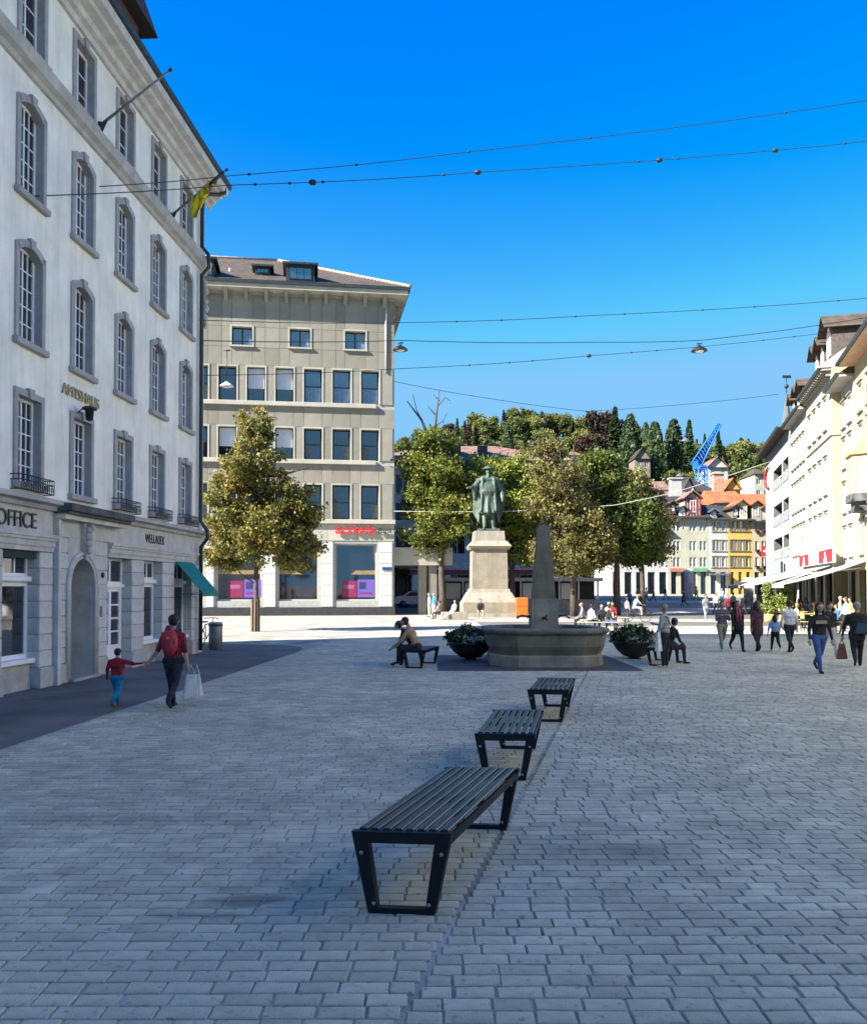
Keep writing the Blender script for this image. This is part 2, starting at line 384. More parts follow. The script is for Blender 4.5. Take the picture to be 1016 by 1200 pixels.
# ------------------------------------------------------------------ ground
mortar = M('mortar', (.52, .50, .42), .95, .5, 1.1, .5, 60, col2=(.10, .098, .062))
sett_m = M('sett_stone', (.53, .492, .35), .78, .14, 3.0, .6, 75, island=True, rand=.13, bdist=.012)
def add_stains(m):
    nt = m.node_tree; L = nt.links.new; b = nt.nodes['Principled BSDF']; old = b.inputs['Base Color'].links[0].from_socket
    ge = _n(nt, 'ShaderNodeNewGeometry'); no = _n(nt, 'ShaderNodeTexNoise'); no.inputs['Scale'].default_value = .55; no.inputs['Detail'].default_value = 7; no.inputs['Roughness'].default_value = .62
    L(ge.outputs['Position'], no.inputs['Vector']); mr = _n(nt, 'ShaderNodeMapRange'); mr.inputs[1].default_value = .36; mr.inputs[2].default_value = .66; mr.inputs[3].default_value = .78; mr.inputs[4].default_value = 1.12; L(no.outputs['Fac'], mr.inputs[0])
    n2 = _n(nt, 'ShaderNodeTexNoise'); n2.inputs['Scale'].default_value = 16; n2.inputs['Detail'].default_value = 4; L(ge.outputs['Position'], n2.inputs['Vector']); m2 = _n(nt, 'ShaderNodeMapRange'); m2.inputs[1].default_value = .60; m2.inputs[2].default_value = .72; m2.inputs[3].default_value = 1; m2.inputs[4].default_value = .6; L(n2.outputs['Fac'], m2.inputs[0])
    mm = _n(nt, 'ShaderNodeMath', operation='MULTIPLY'); L(mr.outputs[0], mm.inputs[0]); L(m2.outputs[0], mm.inputs[1])
    h = _n(nt, 'ShaderNodeHueSaturation'); L(mm.outputs[0], h.inputs['Value']); L(old, h.inputs['Color']); L(h.outputs[0], b.inputs['Base Color'])
add_stains(sett_m)
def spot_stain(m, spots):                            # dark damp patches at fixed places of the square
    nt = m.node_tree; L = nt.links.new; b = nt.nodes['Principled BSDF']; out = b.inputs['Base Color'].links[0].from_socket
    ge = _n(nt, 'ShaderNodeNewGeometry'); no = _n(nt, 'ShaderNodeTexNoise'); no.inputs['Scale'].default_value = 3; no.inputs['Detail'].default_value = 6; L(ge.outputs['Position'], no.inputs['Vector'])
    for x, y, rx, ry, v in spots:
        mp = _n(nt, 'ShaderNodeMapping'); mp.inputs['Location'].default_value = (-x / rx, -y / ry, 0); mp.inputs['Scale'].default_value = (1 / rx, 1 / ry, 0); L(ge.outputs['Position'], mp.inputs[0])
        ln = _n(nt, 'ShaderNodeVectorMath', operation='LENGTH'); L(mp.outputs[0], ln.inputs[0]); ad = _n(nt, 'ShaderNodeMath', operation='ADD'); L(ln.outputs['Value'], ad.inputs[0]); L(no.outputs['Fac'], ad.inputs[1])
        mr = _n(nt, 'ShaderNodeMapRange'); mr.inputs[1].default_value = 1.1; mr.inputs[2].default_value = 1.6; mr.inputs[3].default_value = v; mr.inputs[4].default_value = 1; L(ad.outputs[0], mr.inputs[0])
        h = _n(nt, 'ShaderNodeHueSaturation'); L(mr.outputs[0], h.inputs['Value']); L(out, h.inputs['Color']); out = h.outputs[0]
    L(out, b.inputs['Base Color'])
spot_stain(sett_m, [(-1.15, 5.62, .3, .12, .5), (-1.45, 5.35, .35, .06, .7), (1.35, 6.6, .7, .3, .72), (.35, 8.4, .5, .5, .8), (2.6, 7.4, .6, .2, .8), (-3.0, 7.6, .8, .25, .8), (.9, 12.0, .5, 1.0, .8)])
asphalt = M('asphalt', (.155, .15, .125), .85, .2, .8, .5, 120, streak=0); add_stains(asphalt)
pale_pave = M('pale_paving', (.36, .335, .285), .85, .1, .6, .3, 60); add_stains(pale_pave)
gbase = M('ground_base', (.14, .14, .125), .95, .2, .5, .3, 20)
def strip(name, x0, x1, ys, dz, mat, **k):
    mb = MB()
    for a, b in zip(ys[:-1], ys[1:]): mb.quad((x0, a, gz(a) + dz), (x1, a, gz(a) + dz), (x1, b, gz(b) + dz), (x0, b, gz(b) + dz))
    return props(mb.obj(name, mat, **k), kind='structure')
strip('ground', -900, 900, [-300, 0, 72, 118, 160, 900], -.035, gbase)
strip('square_paving', -70, 90, [36.6, 72, 118, 150], -.004, pale_pave)
for i, (x0, x1, a, b) in enumerate(((2.6, 60, 47.2, 52.5), (9, 70, 58, 71.5), (-3, 70, 80, 92), (12, 70, 98, 108))):
    strip('road', x0, x1, [a, b] if a > 72 or b < 72 else [a, b], .002, asphalt)

# the near square: bedding with setts
bed = MB(); bed.quad((-30, -20, -.011), (45, -20, -.011), (45, 36.6, -.011), (-30, 36.6, -.011))
bed = props(bed.obj('cobbled_square', mortar), kind='structure')
seam = lambda y: .155 + .228 * (y - 5.33)
edgeL = lambda y: -6.1 + .0657 * y                   # asphalt pavement edge
PITCHY = .128
setts = []                                            # (corners, topz)
nr = int((36.6 - 1.6) / PITCHY)
for r in range(nr):
    y0 = 1.6 + r * PITCHY
    lim = .55 * y0 + 4.0
    for side in (-1, 1):
        off = random.uniform(0, .24); yo = (0 if side > 0 else .05)
        xs = [seam(y0) + .010 * side]
        x = xs[0] + side * (.10 + off * .5)
        xe = lim if side > 0 else max(-lim, edgeL(y0) + .02)
        while (x < xe if side > 0 else x > xe):
            xs.append(x); x += side * (.218 + random.uniform(-.03, .04))
        if side < 0 and xe > -lim: xs.append(xe)
        if side < 0: xs = xs[::-1]
        for i in range(len(xs) - 1):
            a, b = xs[i], xs[i + 1]
            if b - a < .05: continue
            wv = lambda q: (.004 * math.sin(q * 1.7 + 2) + .004 * math.sin(q * .6 + y0 * .8)) * (1 if side > 0 else .6) + .06 * (0 if side < 0 else (q - seam(y0)) * .12)
            g = .0062; ja, jb = random.uniform(-.004, .004), random.uniform(-.004, .004)
            setts.append((a + g, b - g, y0 + yo + wv(a) + g + ja * .5, y0 + yo + wv(b) + g + jb * .5, y0 + yo + PITCHY + wv(b) - g + jb * .3, y0 + yo + PITCHY + wv(a) - g + ja * .3, random.gauss(0, .0013)))
def vis(s):
    Y = s[2]; return Y > 3.93 and abs((s[0] + s[1]) / 2) < .505 * Y
setts.sort(key=lambda s: s[2] if vis(s) else 99)
near, rest = setts[:300], setts[300:]
def sett_mesh(w, d, k):
    b = MB(); rr = random.Random(k); j = lambda: rr.uniform(-.004, .004); c = .005
    o = [(-w / 2 + j(), -d / 2 + j()), (w / 2 + j(), -d / 2 + j()), (w / 2 + j(), d / 2 + j()), (-w / 2 + j(), d / 2 + j())]
    t = [(x - math.copysign(c, x), y - math.copysign(c, y)) for x, y in o]
    vs = [(x, y, -.03) for x, y in o] + [(x, y, -.006) for x, y in o] + [(x, y, rr.uniform(-.001, .001)) for x, y in t]
    b.add(vs, [(8, 9, 10, 11)] + [(i, (i + 1) % 4, 4 + (i + 1) % 4, 4 + i) for i in range(4)] + [(4 + i, 4 + (i + 1) % 4, 8 + (i + 1) % 4, 8 + i) for i in range(4)])
    return b.mesh('sett', sett_m)
for s in near:
    w = round((s[1] - s[0]) / .015) * .015; d = .1155; k = random.randrange(4)
    me = cached(('sett', w, k), lambda: sett_mesh(w, d, k))
    link('sett', me, bed, ((s[0] + s[1]) / 2, (s[2] + s[4]) / 2, s[6]), (0, 0, math.atan2(s[3] - s[2], s[1] - s[0])))
A = np.array(rest); n = len(A); V = np.zeros((n, 12, 3)); xs = np.stack([A[:, 0], A[:, 1], A[:, 1], A[:, 0]], 1); ys = A[:, 2:6]
cx = xs.mean(1)[:, None]; cy = ys.mean(1)[:, None]
for k in range(3):
    c = .005 if k == 2 else 0
    V[:, 4 * k:4 * k + 4, 0] = xs - np.sign(xs - cx) * c; V[:, 4 * k:4 * k + 4, 1] = ys - np.sign(ys - cy) * c
    V[:, 4 * k:4 * k + 4, 2] = np.array([-.03, -.006, 0])[k] + A[:, 6:7] + (rng.normal(0, .0007, (n, 4)) if k == 2 else 0)
fl = [(8, 9, 10, 11)] + [(i, (i + 1) % 4, 4 + (i + 1) % 4, 4 + i) for i in range(4)] + [(4 + i, 4 + (i + 1) % 4, 8 + (i + 1) % 4, 8 + i) for i in range(4)]
FF = (np.array(fl)[None] + (np.arange(n) * 12)[:, None, None]).reshape(-1, 4)
me = bpy.data.meshes.new('sett_field'); me.vertices.add(n * 12); me.vertices.foreach_set('co', V.astype(np.float32).ravel()); nf = len(FF)
me.loops.add(nf * 4); me.loops.foreach_set('vertex_index', FF.astype(np.int32).ravel()); me.polygons.add(nf)
me.polygons.foreach_set('loop_start', np.arange(0, nf * 4, 4, dtype=np.int32)); me.polygons.foreach_set('loop_total', np.full(nf, 4, np.int32)); me.update(calc_edges=True); me.shade_flat(); me.materials.append(sett_m)
props(link('sett_field', me, bed), kind='stuff')

# asphalt pavement along the left building
LB_D = (.056, 1.0); lbx = lambda y: -8.86 + .056 * y
ap = MB(); pts = [(-6.1 + .0657 * y, y) for y in (-20, 0, 10, 20, 27.5)] + [(-4.35, 29.2), (-4.7, 30.4), (-5.6, 31.2), (-7.6, 31.6), (-14, 31.8), (-30, 31.8), (-30, -20)]
ap.prism([(x, y, -.03) for x, y in pts], (0, 0, .028)); props(ap.obj('asphalt_pavement', asphalt), kind='structure')
kb = MB()
kp = pts[:9]
for (a, b) in zip(kp[:-1], kp[1:]):
    d = Vector((b[0] - a[0], b[1] - a[1], 0)); Ln = d.length; d.normalize(); nn = Vector((d.y, -d.x, 0)) * .07
    q = [Vector((*a, 0)), Vector((*a, 0)) + nn, Vector((*b, 0)) + nn, Vector((*b, 0))]
    kb.hexa([(v.x, v.y, -.03) for v in q], [(v.x, v.y, .001) for v in q])
props(kb.obj('edging_strip', surr), kind='structure')
ds = MB(); ds.box(.1, 5.15, 21.2, 26.2, -.03, .006); props(ds.obj('fountain_slab', M('slab_dark', (.075, .07, .062), .75, .2, 1.5, .4, 50)), kind='structure')
# ================================================================== LEFT BUILDING (white town office)
LBo = thing('office_building', 'tall white plastered office building with grey stone window surrounds along the left side', 'building', (-8.86, 0, 0), math.atan2(1, .056))
U0, U1 = -16.0, 27.5
COLS = [25.9 - 2.24 * k for k in range(9)]; WW = .86
ROWS = [(12.6, 14.05, 0, 3, None), (9.68, 11.5, .16, 5, .6), (6.8, 8.66, .16, 5, .6), (4.05, 5.72, 0, 5, .6)]
ops = [(c - WW / 2, c + WW / 2, a, b, r) if r else (c - WW / 2, c + WW / 2, a, b) for c in COLS for a, b, r, _, _ in ROWS]
w = MB(); wall_grid(w, U0, U1, 3.82, 14.35, ops, .26, 0, 1)
w.quad((U1, 0, 0), (U1, 11, 0), (U1, 11, 15), (U1, 0, 15)); w.quad((U0, 11, 0), (U0, 0, 0), (U0, 0, 15), (U0, 11, 15)); w.quad((U1, 11, 0), (U0, 11, 0), (U0, 11, 15), (U1, 11, 15))
w.quad((U0, 0, 0), (12.6, 0, 0), (12.6, 0, 3.82), (U0, 0, 3.82))
w.obj('wall', [plaster, surr], LBo)
def surround_mesh(w, h, rise, key=True):
    b = MB(); t = .125; d = .045; a = w / 2
    b.box(-a - t, -a, -d, .0, -.0, h - rise); b.box(a, a + t, -d, 0, 0, h - rise)
    b.box(-a - t - .05, a + t + .05, -.12, .0, -.13, -.002, ch=.015)
    if rise:
        n = 12; rad = (a * a + rise * rise) / (2 * rise)
        zz = lambda u: h - rad + math.sqrt(max(rad * rad - u * u, 0))
        for k in range(n):
            u0 = -a + 2 * a * k / n; u1 = u0 + 2 * a / n; e0 = u0 * (a + t) / a; e1 = u1 * (a + t) / a
            b.prism([(u0, 0, zz(u0)), (u1, 0, zz(u1)), (e1, 0, zz(u1) + t), (e0, 0, zz(u0) + t)], (0, -d, 0))
        b.box(-a - t, -a, -d, 0, h - rise, zz(-a) + t); b.box(a, a + t, -d, 0, h - rise, zz(a) + t)
    else: b.box(-a - t, a + t, -d, 0, h, h + t)
    b.prism([(-.07, 0, h - .02), (.07, 0, h - .02), (.11, 0, h + t + .05), (-.11, 0, h + t + .05)], (0, -d - .04, 0))
    return b.mesh('surround', surr)
for c in COLS:
    for a, b, r, nz, tr in ROWS:
        o = window(LBo, c, a, WW, b - a, 2 if nz == 3 else 4, nz if nz == 3 else 5, .13, fr=.055, bar=.022, transom=None)
        link('surround', cached(('sr', a, b), lambda: surround_mesh(WW, b - a, r)), o, (0, -.13, 0))
# cornices
def profile(name, prof, x0, x1, mat, parent):
    b = MB(); b.prism([(x0, y, z) for y, z in prof], (x1 - x0, 0, 0)); return b.obj(name, mat, parent)
profile('cornice', [(.0, 14.3), (-.08, 14.3), (-.1, 14.44), (-.2, 14.48), (-.24, 14.6), (-.42, 14.66), (-.46, 14.72), (-.62, 14.76), (-.66, 14.93), (0, 14.95)], U0, U1 + .55, sand_lt, LBo)
profile('gutter', [(-.60, 14.93), (-.72, 14.97), (-.74, 15.1), (-.5, 15.12), (-.45, 14.952)], U0, U1 + .6, lead, LBo)
profile('band_cornice', [(.0, 12.02), (-.06, 12.04), (-.08, 12.14), (-.18, 12.2), (-.22, 12.34), (-.24, 12.4), (0, 12.44)], U0, U1 + .2, sand, LBo)
profile('ledge', [(.0, 3.6), (-.08, 3.6), (-.12, 3.68), (-.24, 3.72), (-.24, 3.8), (0, 3.86)], 12.6, U1 + .2, sand, LBo)
q = MB()
for k in range(25): q.box(U1 - .34, U1 + .012, -.03, .3, 3.87 + k * .41, 3.87 + k * .41 + .395, ch=.012)
q.obj('quoin', sand_lt, LBo)
rf = MB(); e, rd = -.62, 5.0
a, b, c, d = (U0, e, 15.08), (U1 + .5, e, 15.08), (U1 + .5, 11.5, 15.08), (U0, 11.5, 15.08); r0, r1 = (U0, rd, 24), (22.5, rd, 24)
rf.add([a, b, c, d, r0, r1], [(0, 1, 5, 4), (1, 2, 5), (2, 3, 4, 5), (3, 0, 4), (3, 2, 1, 0)]); rfo = rf.obj('roof', tile_dk, LBo)
for u in (21.2, 16.0):
    dm = MB(); dm.box(u - 1, u + 1, .0, 2.6, 15.1, 16.5); dm.obj('dormer', M('dormer_wood', (.10, .045, .035), .7, .2, 5, .2, 30), rfo)
    dr = MB(); dr.prism([(u - 1.45, -.35, 16.5), (u + 1.45, -.35, 16.5), (u + .9, -.2, 17.15), (u - .9, -.2, 17.15)], (0, 3.2, 0)); dr.obj('dormer_roof', tile_dk, rfo)
# ground floor
OPN = [(14.0, 15.5), (16.1, 17.45), (20.62, 22.05), (22.85, 24.15), (25.08, 26.58)]
PIERS = [(12.6, 14.0, 2.75), (15.5, 16.1, 2.75), (17.45, 17.98, 2.75), (18.12, 18.64, 3.1), (19.95, 20.62, 3.1), (22.05, 22.85, 2.75), (24.15, 25.08, 2.75), (26.58, 27.5, 2.75)]
for a, b, top in PIERS:
    bb = MB(); bb.box(a + .012, b - .012, .02, .6, 0, top); bb.obj('pier_core', surr, LBo)
    n = 8 if top < 3 else 9; h0 = .42; hh = (top - h0) / (n - 1); z = 0
    for k in range(n):
        h = h0 if k == 0 else hh; pr = .035 if k == 0 else 0
        me = cached(('blk', round(b - a, 3), round(h, 3), pr), lambda: MB().box(-(b - a) / 2 - pr * .3, (b - a) / 2 + pr * .3, -pr, .55, 0, h - .012, ch=.014).mesh('stone_block', sand_lt if k else sand))
        link('stone_block', me, LBo, ((a + b) / 2, random.uniform(-.004, .004), z)); z += h
lt = MB()
for a, b in [(12.6, 17.98), (20.62, 27.5)]:
    lt.box(a, b, -.02, .6, 2.752, 2.85); lt.box(a, b, -.05, .6, 2.85, 2.97); lt.box(a, b, -.09, .6, 2.97, 3.03); lt.box(a, b, -.12, .6, 3.03, 3.1)
    lt.box(a, b, .0, .6, 3.1, 3.6)
lt.box(18.0, 20.62, -.01, .6, 3.102, 3.5)
lt.obj('lintel', sand_lt, LBo)
am = MB(); wall_grid(am, 18.64, 19.95, 0, 3.1, [(18.7, 19.89, -.01, 2.66, .58)], .95, 0)
am.quad((18.6, .95, 0), (20, .95, 0), (20, .95, 3), (18.6, .95, 3), 1)
am.obj('arched_portal', [sand_lt, sand], LBo)
ar = MB(); cx, rr, zc = 19.295, .62, 2.07
for dr_, rd_ in ((0, .035), (.09, .05)):
    pth = [(cx - rr - dr_, -.02, .05), (cx - rr - dr_, -.02, zc)] + [(cx - (rr + dr_) * math.cos(t), -.02, zc + (rr + dr_) * math.sin(t)) for t in np.linspace(.15, math.pi - .15, 14)] + [(cx + rr + dr_, -.02, zc), (cx + rr + dr_, -.02, .05)]
    ar.tube(pth, rd_, 8)
ar.obj('archivolt', sand_lt, LBo)
ks = MB(); ks.prism([(cx - .06, 0, 2.68), (cx + .06, 0, 2.68), (cx + .15, 0, 3.45), (cx - .15, 0, 3.45)], (0, -.12, 0))
for z, r in ((3.3, .11), (3.15, .13), (3.0, .11), (2.86, .08)): ks.ell((cx, -.14, z), (r, .09, .1))
ks.ell((cx + .02, -.2, 3.36), (.07, .07, .09)); ks.obj('keystone_figure', sand, LBo)
pc = MB(); pc.box(17.93, 21.2, -.42, 0, 3.62, 3.78, ch=.01); pc.box(17.98, 21.15, -.34, 0, 3.56, 3.62); pc.obj('portal_cornice', dark_st, LBo)
pc = MB(); pc.box(18.0, 21.1, -.24, 0, 3.46, 3.56); pc.box(18.02, 18.14, -.1, .3, 0, 3.46); pc.obj('portal_moulding', sand_lt, LBo)
# shop fronts
def shopfront(a, b, kind):
    w_ = b - a; c = (a + b) / 2; y = .26
    if kind == 'door':
        window(LBo, c, 2.12, w_, .63, 2, 1, y, fr=.06, bar=.05)
        f = MB(); f.box(a, b, y - .06, y + .06, 2.03, 2.12); fo = f.obj('transom', white, LBo)
        d = MB(); d.box(-.62, .62, 0, .05, .0, 2.03)
        dd = MB()
        dx = w_ / 2 - .02
        dd.box(-dx, dx, 0, .05, 0, .62); dd.box(-dx, -dx + .16, 0, .05, .62, 2.03); dd.box(dx - .16, dx, 0, .05, .62, 2.03); dd.box(-dx + .16, dx - .16, 0, .05, 1.93, 2.03); dd.box(-.07, .07, 0, .05, .62, 1.93)
        for k in range(1, 4): dd.box(-dx + .16, dx - .16, .005, .045, .62 + k * .327 - .02, .62 + k * .327 + .02)
        do = dd.obj('door', white, LBo, (c, y, 0)); g = MB(); g.box(-dx + .1, dx - .1, .03, .035, .6, 1.95); g.obj('glass_panes', glass, do)
        h = MB(); h.tube([(.05, -.05, 1.0), (.05, -.05, 1.15)], .012); h.tube([(.05, 0, 1.0), (.05, -.05, 1.0)], .01); h.obj('handle', iron, do)
    else:
        window(LBo, c, 2.25, w_, .5, 3, 1, y, fr=.06, bar=.05)
        f = MB(); f.box(a - .0, b, y - .1, y + .06, 2.14, 2.25, ch=.02); f.obj('transom', white, LBo)
        window(LBo, c, .62, w_, 1.52, 1, 1, y, fr=.09)
        s = MB(); s.box(a, b, y - .18, y + .05, .52, .62, ch=.015); s.obj('window_ledge', white, LBo)
        s = MB(); s.box(a, b, y - .08, y + .1, 0, .52); s.obj('stall_riser', sand, LBo)
for (a, b), k in zip(OPN, ('win', 'win', 'door', 'win', 'win')): shopfront(a, b, k)
ub = MB(); ub.box(16.15, 17.4, .05, .22, 2.6, 2.74); ub.obj('rolled_blind', M('dark_green_cloth', (.01, .03, .025), .8), LBo)
st = MB(); st.box(18.64, 19.95, -.15, .9, 0, .07, ch=.01); st.obj('doorstep', surr, LBo)
# balconets
def balconet():
    b = MB(); w_ = .62
    for z in (.02, .2, .3): b.tube([(-w_, 0, z), (-w_, -.22, z), (w_, -.22, z), (w_, 0, z)], .012, 6)
    for k in range(15):
        x = -w_ + 2 * w_ * k / 14; b.tube([(x, -.22, .02), (x, -.22, .3)], .008, 5)
    for k in range(7):
        x = -w_ + .09 + 2 * w_ * k / 7; b.tube([(x + .05 * math.cos(t), -.225, .11 + .05 * math.sin(t)) for t in np.linspace(0, 6.28, 9)], .007, 4)
    return b.mesh('railing', iron)
for i, c in enumerate(COLS):
    if i != 3: link('railing', cached('bal', balconet), LBo, (c, 0, 3.87))
ln = MB(); ln.lathe([(.05, .3), (.16, .26), (.17, .22), (.1, .2), (.08, .0), (.03, -.03)], 8, c=(18.98, -.28, 5.70)); ln.tube([(18.98, 0, 5.85), (18.98, -.2, 6.0), (18.98, -.28, 5.97)], .015); ln.obj('wall_lantern', iron, LBo)
dp = MB(); dp.tube([(27.75, -.6, 14.95), (27.75, -.6, 14.72), (27.6, -.45, 14.6), (27.2, -.25, 14.45), (27.02, -.14, 14.2), (27.0, -.12, 13.7), (27.0, -.12, 12.7), (27.0, -.32, 12.45), (27.0, -.34, 12.05), (27.0, -.12, 11.8), (27.0, -.12, 4.1), (27.0, -.34, 3.8), (27.0, -.34, 3.55), (27.0, -.14, 3.3), (27.0, -.14, .1)], .06, 8); dp.obj('downpipe', lead, LBo)
orn = MB()
for z, r in ((11.7, .16), (11.45, .24), (11.15, .2), (10.9, .26), (10.6, .2), (10.4, .12)): orn.ell((27.44 + random.uniform(-.03, .03), -.08, z), (r * .6, r * .5, .12)); orn.ell((27.36, -.12, z - .1), (r * .35, r * .35, .08))
orn.obj('corner_ornament', sand, LBo)
gold = M('gold_letters', (.45, .36, .18), .4, .1, 5, 0, metal=.6); black = M('black_letters', (.02, .02, .022), .4, .1, 5, 0)
pl = Plane((-8.86, 0), (.056, 1))
ua, za = pl.uz(72, 460); ub_, zb = pl.uz(115, 472)
text('AMTSHAUS', .34, gold, LBo, (ua, -.03, (za + pl.uz(115, 478)[1]) / 2 - .02), (R(90), 0, 0), xs=1.02)
t = text('OFFICE', .44, black, LBo, (17.27, -.02, 3.19), (R(90), 0, 0), .012, xs=1.02, align='RIGHT', name='lettering')
text('WELLAUER', .34, black, LBo, (pl.u(170.5), -.012, 3.22), (R(90), 0, 0), .006, xs=.80, bold=0)
emb = MB()
for k in range(5): emb.tube([(17.2, 0, 0)] * 1 + [(17.2, 0, .01)], .001) if False else None
# entrance bits: bell plate, number plate
bp = MB(); bp.box(20.2, 20.3, -.02, 0, 1.35, 1.6, ch=.005); bp.obj('bell_plate', zinc, LBo)
bp = MB(); bp.lathe([(.05, 0), (.07, .03), (.03, .05)], 10); bp.obj('round_plaque', iron, LBo, (20.3, 0, 2.32), (R(90), 0, 0))
# awning
aw = thing('shop_awning', 'small teal green cloth awning folded out over the last shop window of the white building', 'awning', (-8.86, 0, 0), math.atan2(1, .056))
teal = M('teal_cloth', (.0, .19, .155), .7, .06, 2, .1, 60)
b = MB(); x0, x1 = 25.1, 26.56; b.add([(x0, -.02, 2.8), (x1, -.02, 2.8), (x1, -.8, 1.92), (x0, -.8, 1.92), (x0, -.02, 2.775), (x1, -.02, 2.775), (x1, -.8, 1.895), (x0, -.8, 1.895)], [(0, 1, 2, 3), (7, 6, 5, 4), (0, 4, 5, 1), (3, 2, 6, 7), (0, 3, 7, 4), (1, 5, 6, 2)]); b.obj('cloth', teal, aw)
b = MB(); b.box(x0, x1, -.82, -.8, 1.78, 1.93); b.obj('valance', teal, aw)
for x in (x0 + .02, x1 - .02): b = MB(); b.tube([(x, -.0, 1.82), (x, -.8, 1.9)], .012); b.obj('arm', zinc, aw)
# flagpoles
fa = Vector((-7.73, 19.9, 12.72)); pole_m = M('pole_grey', (.20, .19, .18), .5, .2, 8, .1)
for i, (base, tip, lab) in enumerate(((fa, P(200, 82, 19.7), 'bare flagpole slanting out from the white facade below the top windows'), (Vector((-7.48, 24.5, 12.6)), P(266, 199, 24.3), 'flagpole with a yellow flag rolled round it near the corner of the white building'))):
    f = thing('flagpole', lab, 'flagpole', base); d = tip - base
    b = MB(); b.tube([Vector((0, 0, 0)), d], [.035, .022], 8); b.obj('pole', pole_m, f)
    b = MB(); b.tube([d * .985, d * 1.02], .04, 8); b.obj('tip_knob', iron, f)
    b = MB(); b.box(-.12, .06, -.05, .05, -.25, .08); b.tube([(-.02, 0, -.3), d * .1], .03, 6); b.obj('bracket', iron, f)
    if i:
        yl = M('yellow_flag', (.80, .62, .02), .8, .15, 5, .2, 20)
        fl_ = MB(); n = 14
        A_ = d * .35; B_ = d * .78; rows = []
        for k in range(n + 1):
            t = k / n; p = A_.lerp(B_, t); drop = .75 * (1 - abs(t - .35) * 1.3) * (1 if t < .72 else .6)
            rows.append([p + Vector((.07 * math.sin(k * 1.9), .09 * math.cos(k * 2.3), .03)), p + Vector((.09 * math.sin(k * 2.1), .12 * math.sin(k * 1.6), -drop * .5)), p + Vector((.05 * math.cos(k * 1.7) - t * .2, .1 * math.sin(k * 2.4), -drop))])
        vs = [v for r in rows for v in r]; fl_.add(vs, [(3 * k + j, 3 * k + 3 + j, 3 * k + 4 + j, 3 * k + 1 + j) for k in range(n) for j in range(2)], 0, True)
        ob = fl_.obj('flag', yl, f); ob.modifiers.new('solid', 'SOLIDIFY').thickness = .01
        b = MB(); b.tube([d * .6, d * .95], .05, 6); b.obj('flag_roll', iron, f)

# ================================================================== BANK
bk = Plane((-24.0, 62.96), (13.9, 2)); BL = bk.u(462)
bank_m = M('bank_stone', (.25, .228, .178), .85, .08, .8, .25, 30, rand=.16, streak=.14)
bank_l = M('bank_trim', (.40, .375, .30), .8, .08, 1, .15, 30, rand=.05)
bank_p = M('bank_pier_stone', (.52, .51, .46), .8, .08, 1, .2, 30, rand=.06)
BK = thing('bank_building', 'square beige stone bank building with a brown tiled hip roof and red sign', 'building', (bk.O.x, bk.O.y, 0), bk.ang)
EZ = bk.uz(440, 349)[1]
px0 = 422; stp = 33.35; wl = [px0 - stp * k for k in range(0, 9)]
bops = []; wins = []
for (pa, pb, kind) in ((430, 472, 2), (499, 538, 3), (564, 607, 4)):
    z1 = bk.uz(432, pa + 5)[1]; z0 = bk.uz(432, pb + 2)[1]
    for k, x in enumerate(wl):
        u0, u1 = bk.u(x + 1 - k * .15), bk.u(x + 22 - k * .1)
        if u0 < .3: continue
        bops.append((u0, u1, z0, z1)); wins.append((u0, u1, z0, z1, kind, k))
for x0, x1 in ((404, 428), (339, 363), (271, 295), (204, 228)):
    u0, u1 = bk.u(x0), bk.u(x1); z1 = bk.uz(416, 388.5)[1]; z0 = bk.uz(416, 410)[1]
    bops.append((u0, u1, z0, z1)); wins.append((u0, u1, z0, z1, 1, x0))
zg = bk.uz(440, 612)[1]
gops = []
for x0, x1 in ((393, 442), (326, 374), (254, 307), (196, 240)):
    gops.append((bk.u(x0), bk.u(x1), bk.uz(420, 704)[1], bk.uz(420, 637)[1]))
b = MB(); wall_grid(b, 0, BL, 0, EZ, bops + gops, .35, 0, 1)
dep = 20
b.quad((BL, 0, 0), (BL, dep, 0), (BL, dep, EZ), (BL, 0, EZ)); b.quad((0, dep, 0), (0, 0, 0), (0, 0, EZ), (0, dep, EZ)); b.quad((BL, dep, 0), (0, dep, 0), (0, dep, EZ), (BL, dep, EZ))
b.obj('wall', [surr, bank_l], BK)
# cladding slabs
def slab(u0, u1, z0, z1, m=None, th=.05, nm='cladding_slab'):
    me = cached(('sl', round(u1 - u0, 2), round(z1 - z0, 2), (m or bank_m).name, th), lambda: MB().box(-(u1 - u0) / 2 + .012, (u1 - u0) / 2 - .012, -th, .0, .012, z1 - z0 - .012).mesh(nm, m or bank_m))
    link(nm, me, BK, ((u0 + u1) / 2, random.uniform(-.004, 0), z0))
r2, r3, r4 = [[o for o in wins if o[4] == k][0] for k in (2, 3, 4)]
us = sorted({round(v, 3) for o in wins if o[4] == 2 for v in (o[0], o[1])}); allu = [0.0] + [u for u in us if u > .4] + [BL]
def zone(z0, z1, nrow, cols, ops_, m=None):
    for a, b_ in zip(cols[:-1], cols[1:]):
        for r in range(nrow):
            za, zb_ = z0 + (z1 - z0) * r / nrow, z0 + (z1 - z0) * (r + 1) / nrow
            ov = [o for o in ops_ if o[0] < b_ - .02 and o[1] > a + .02 and o[2] < zb_ - .02 and o[3] > za + .02]
            if not ov: slab(a, b_, za, zb_, m)
            elif max(o[2] for o in ov) > za + .3 and False: pass
aw_ = [o for o in wins if o[4] == 1]
acol = [0.0]; 
while acol[-1] < BL - 1.3: acol.append(acol[-1] + 1.05)
acol.append(BL)
az0, az1 = aw_[0][2], aw_[0][3]
acol2 = sorted(set([round(c, 3) for c in acol if all(abs(c - v) > .45 for o in aw_ for v in o[:2])] + [round(v, 3) for o in aw_ for v in o[:2]]))
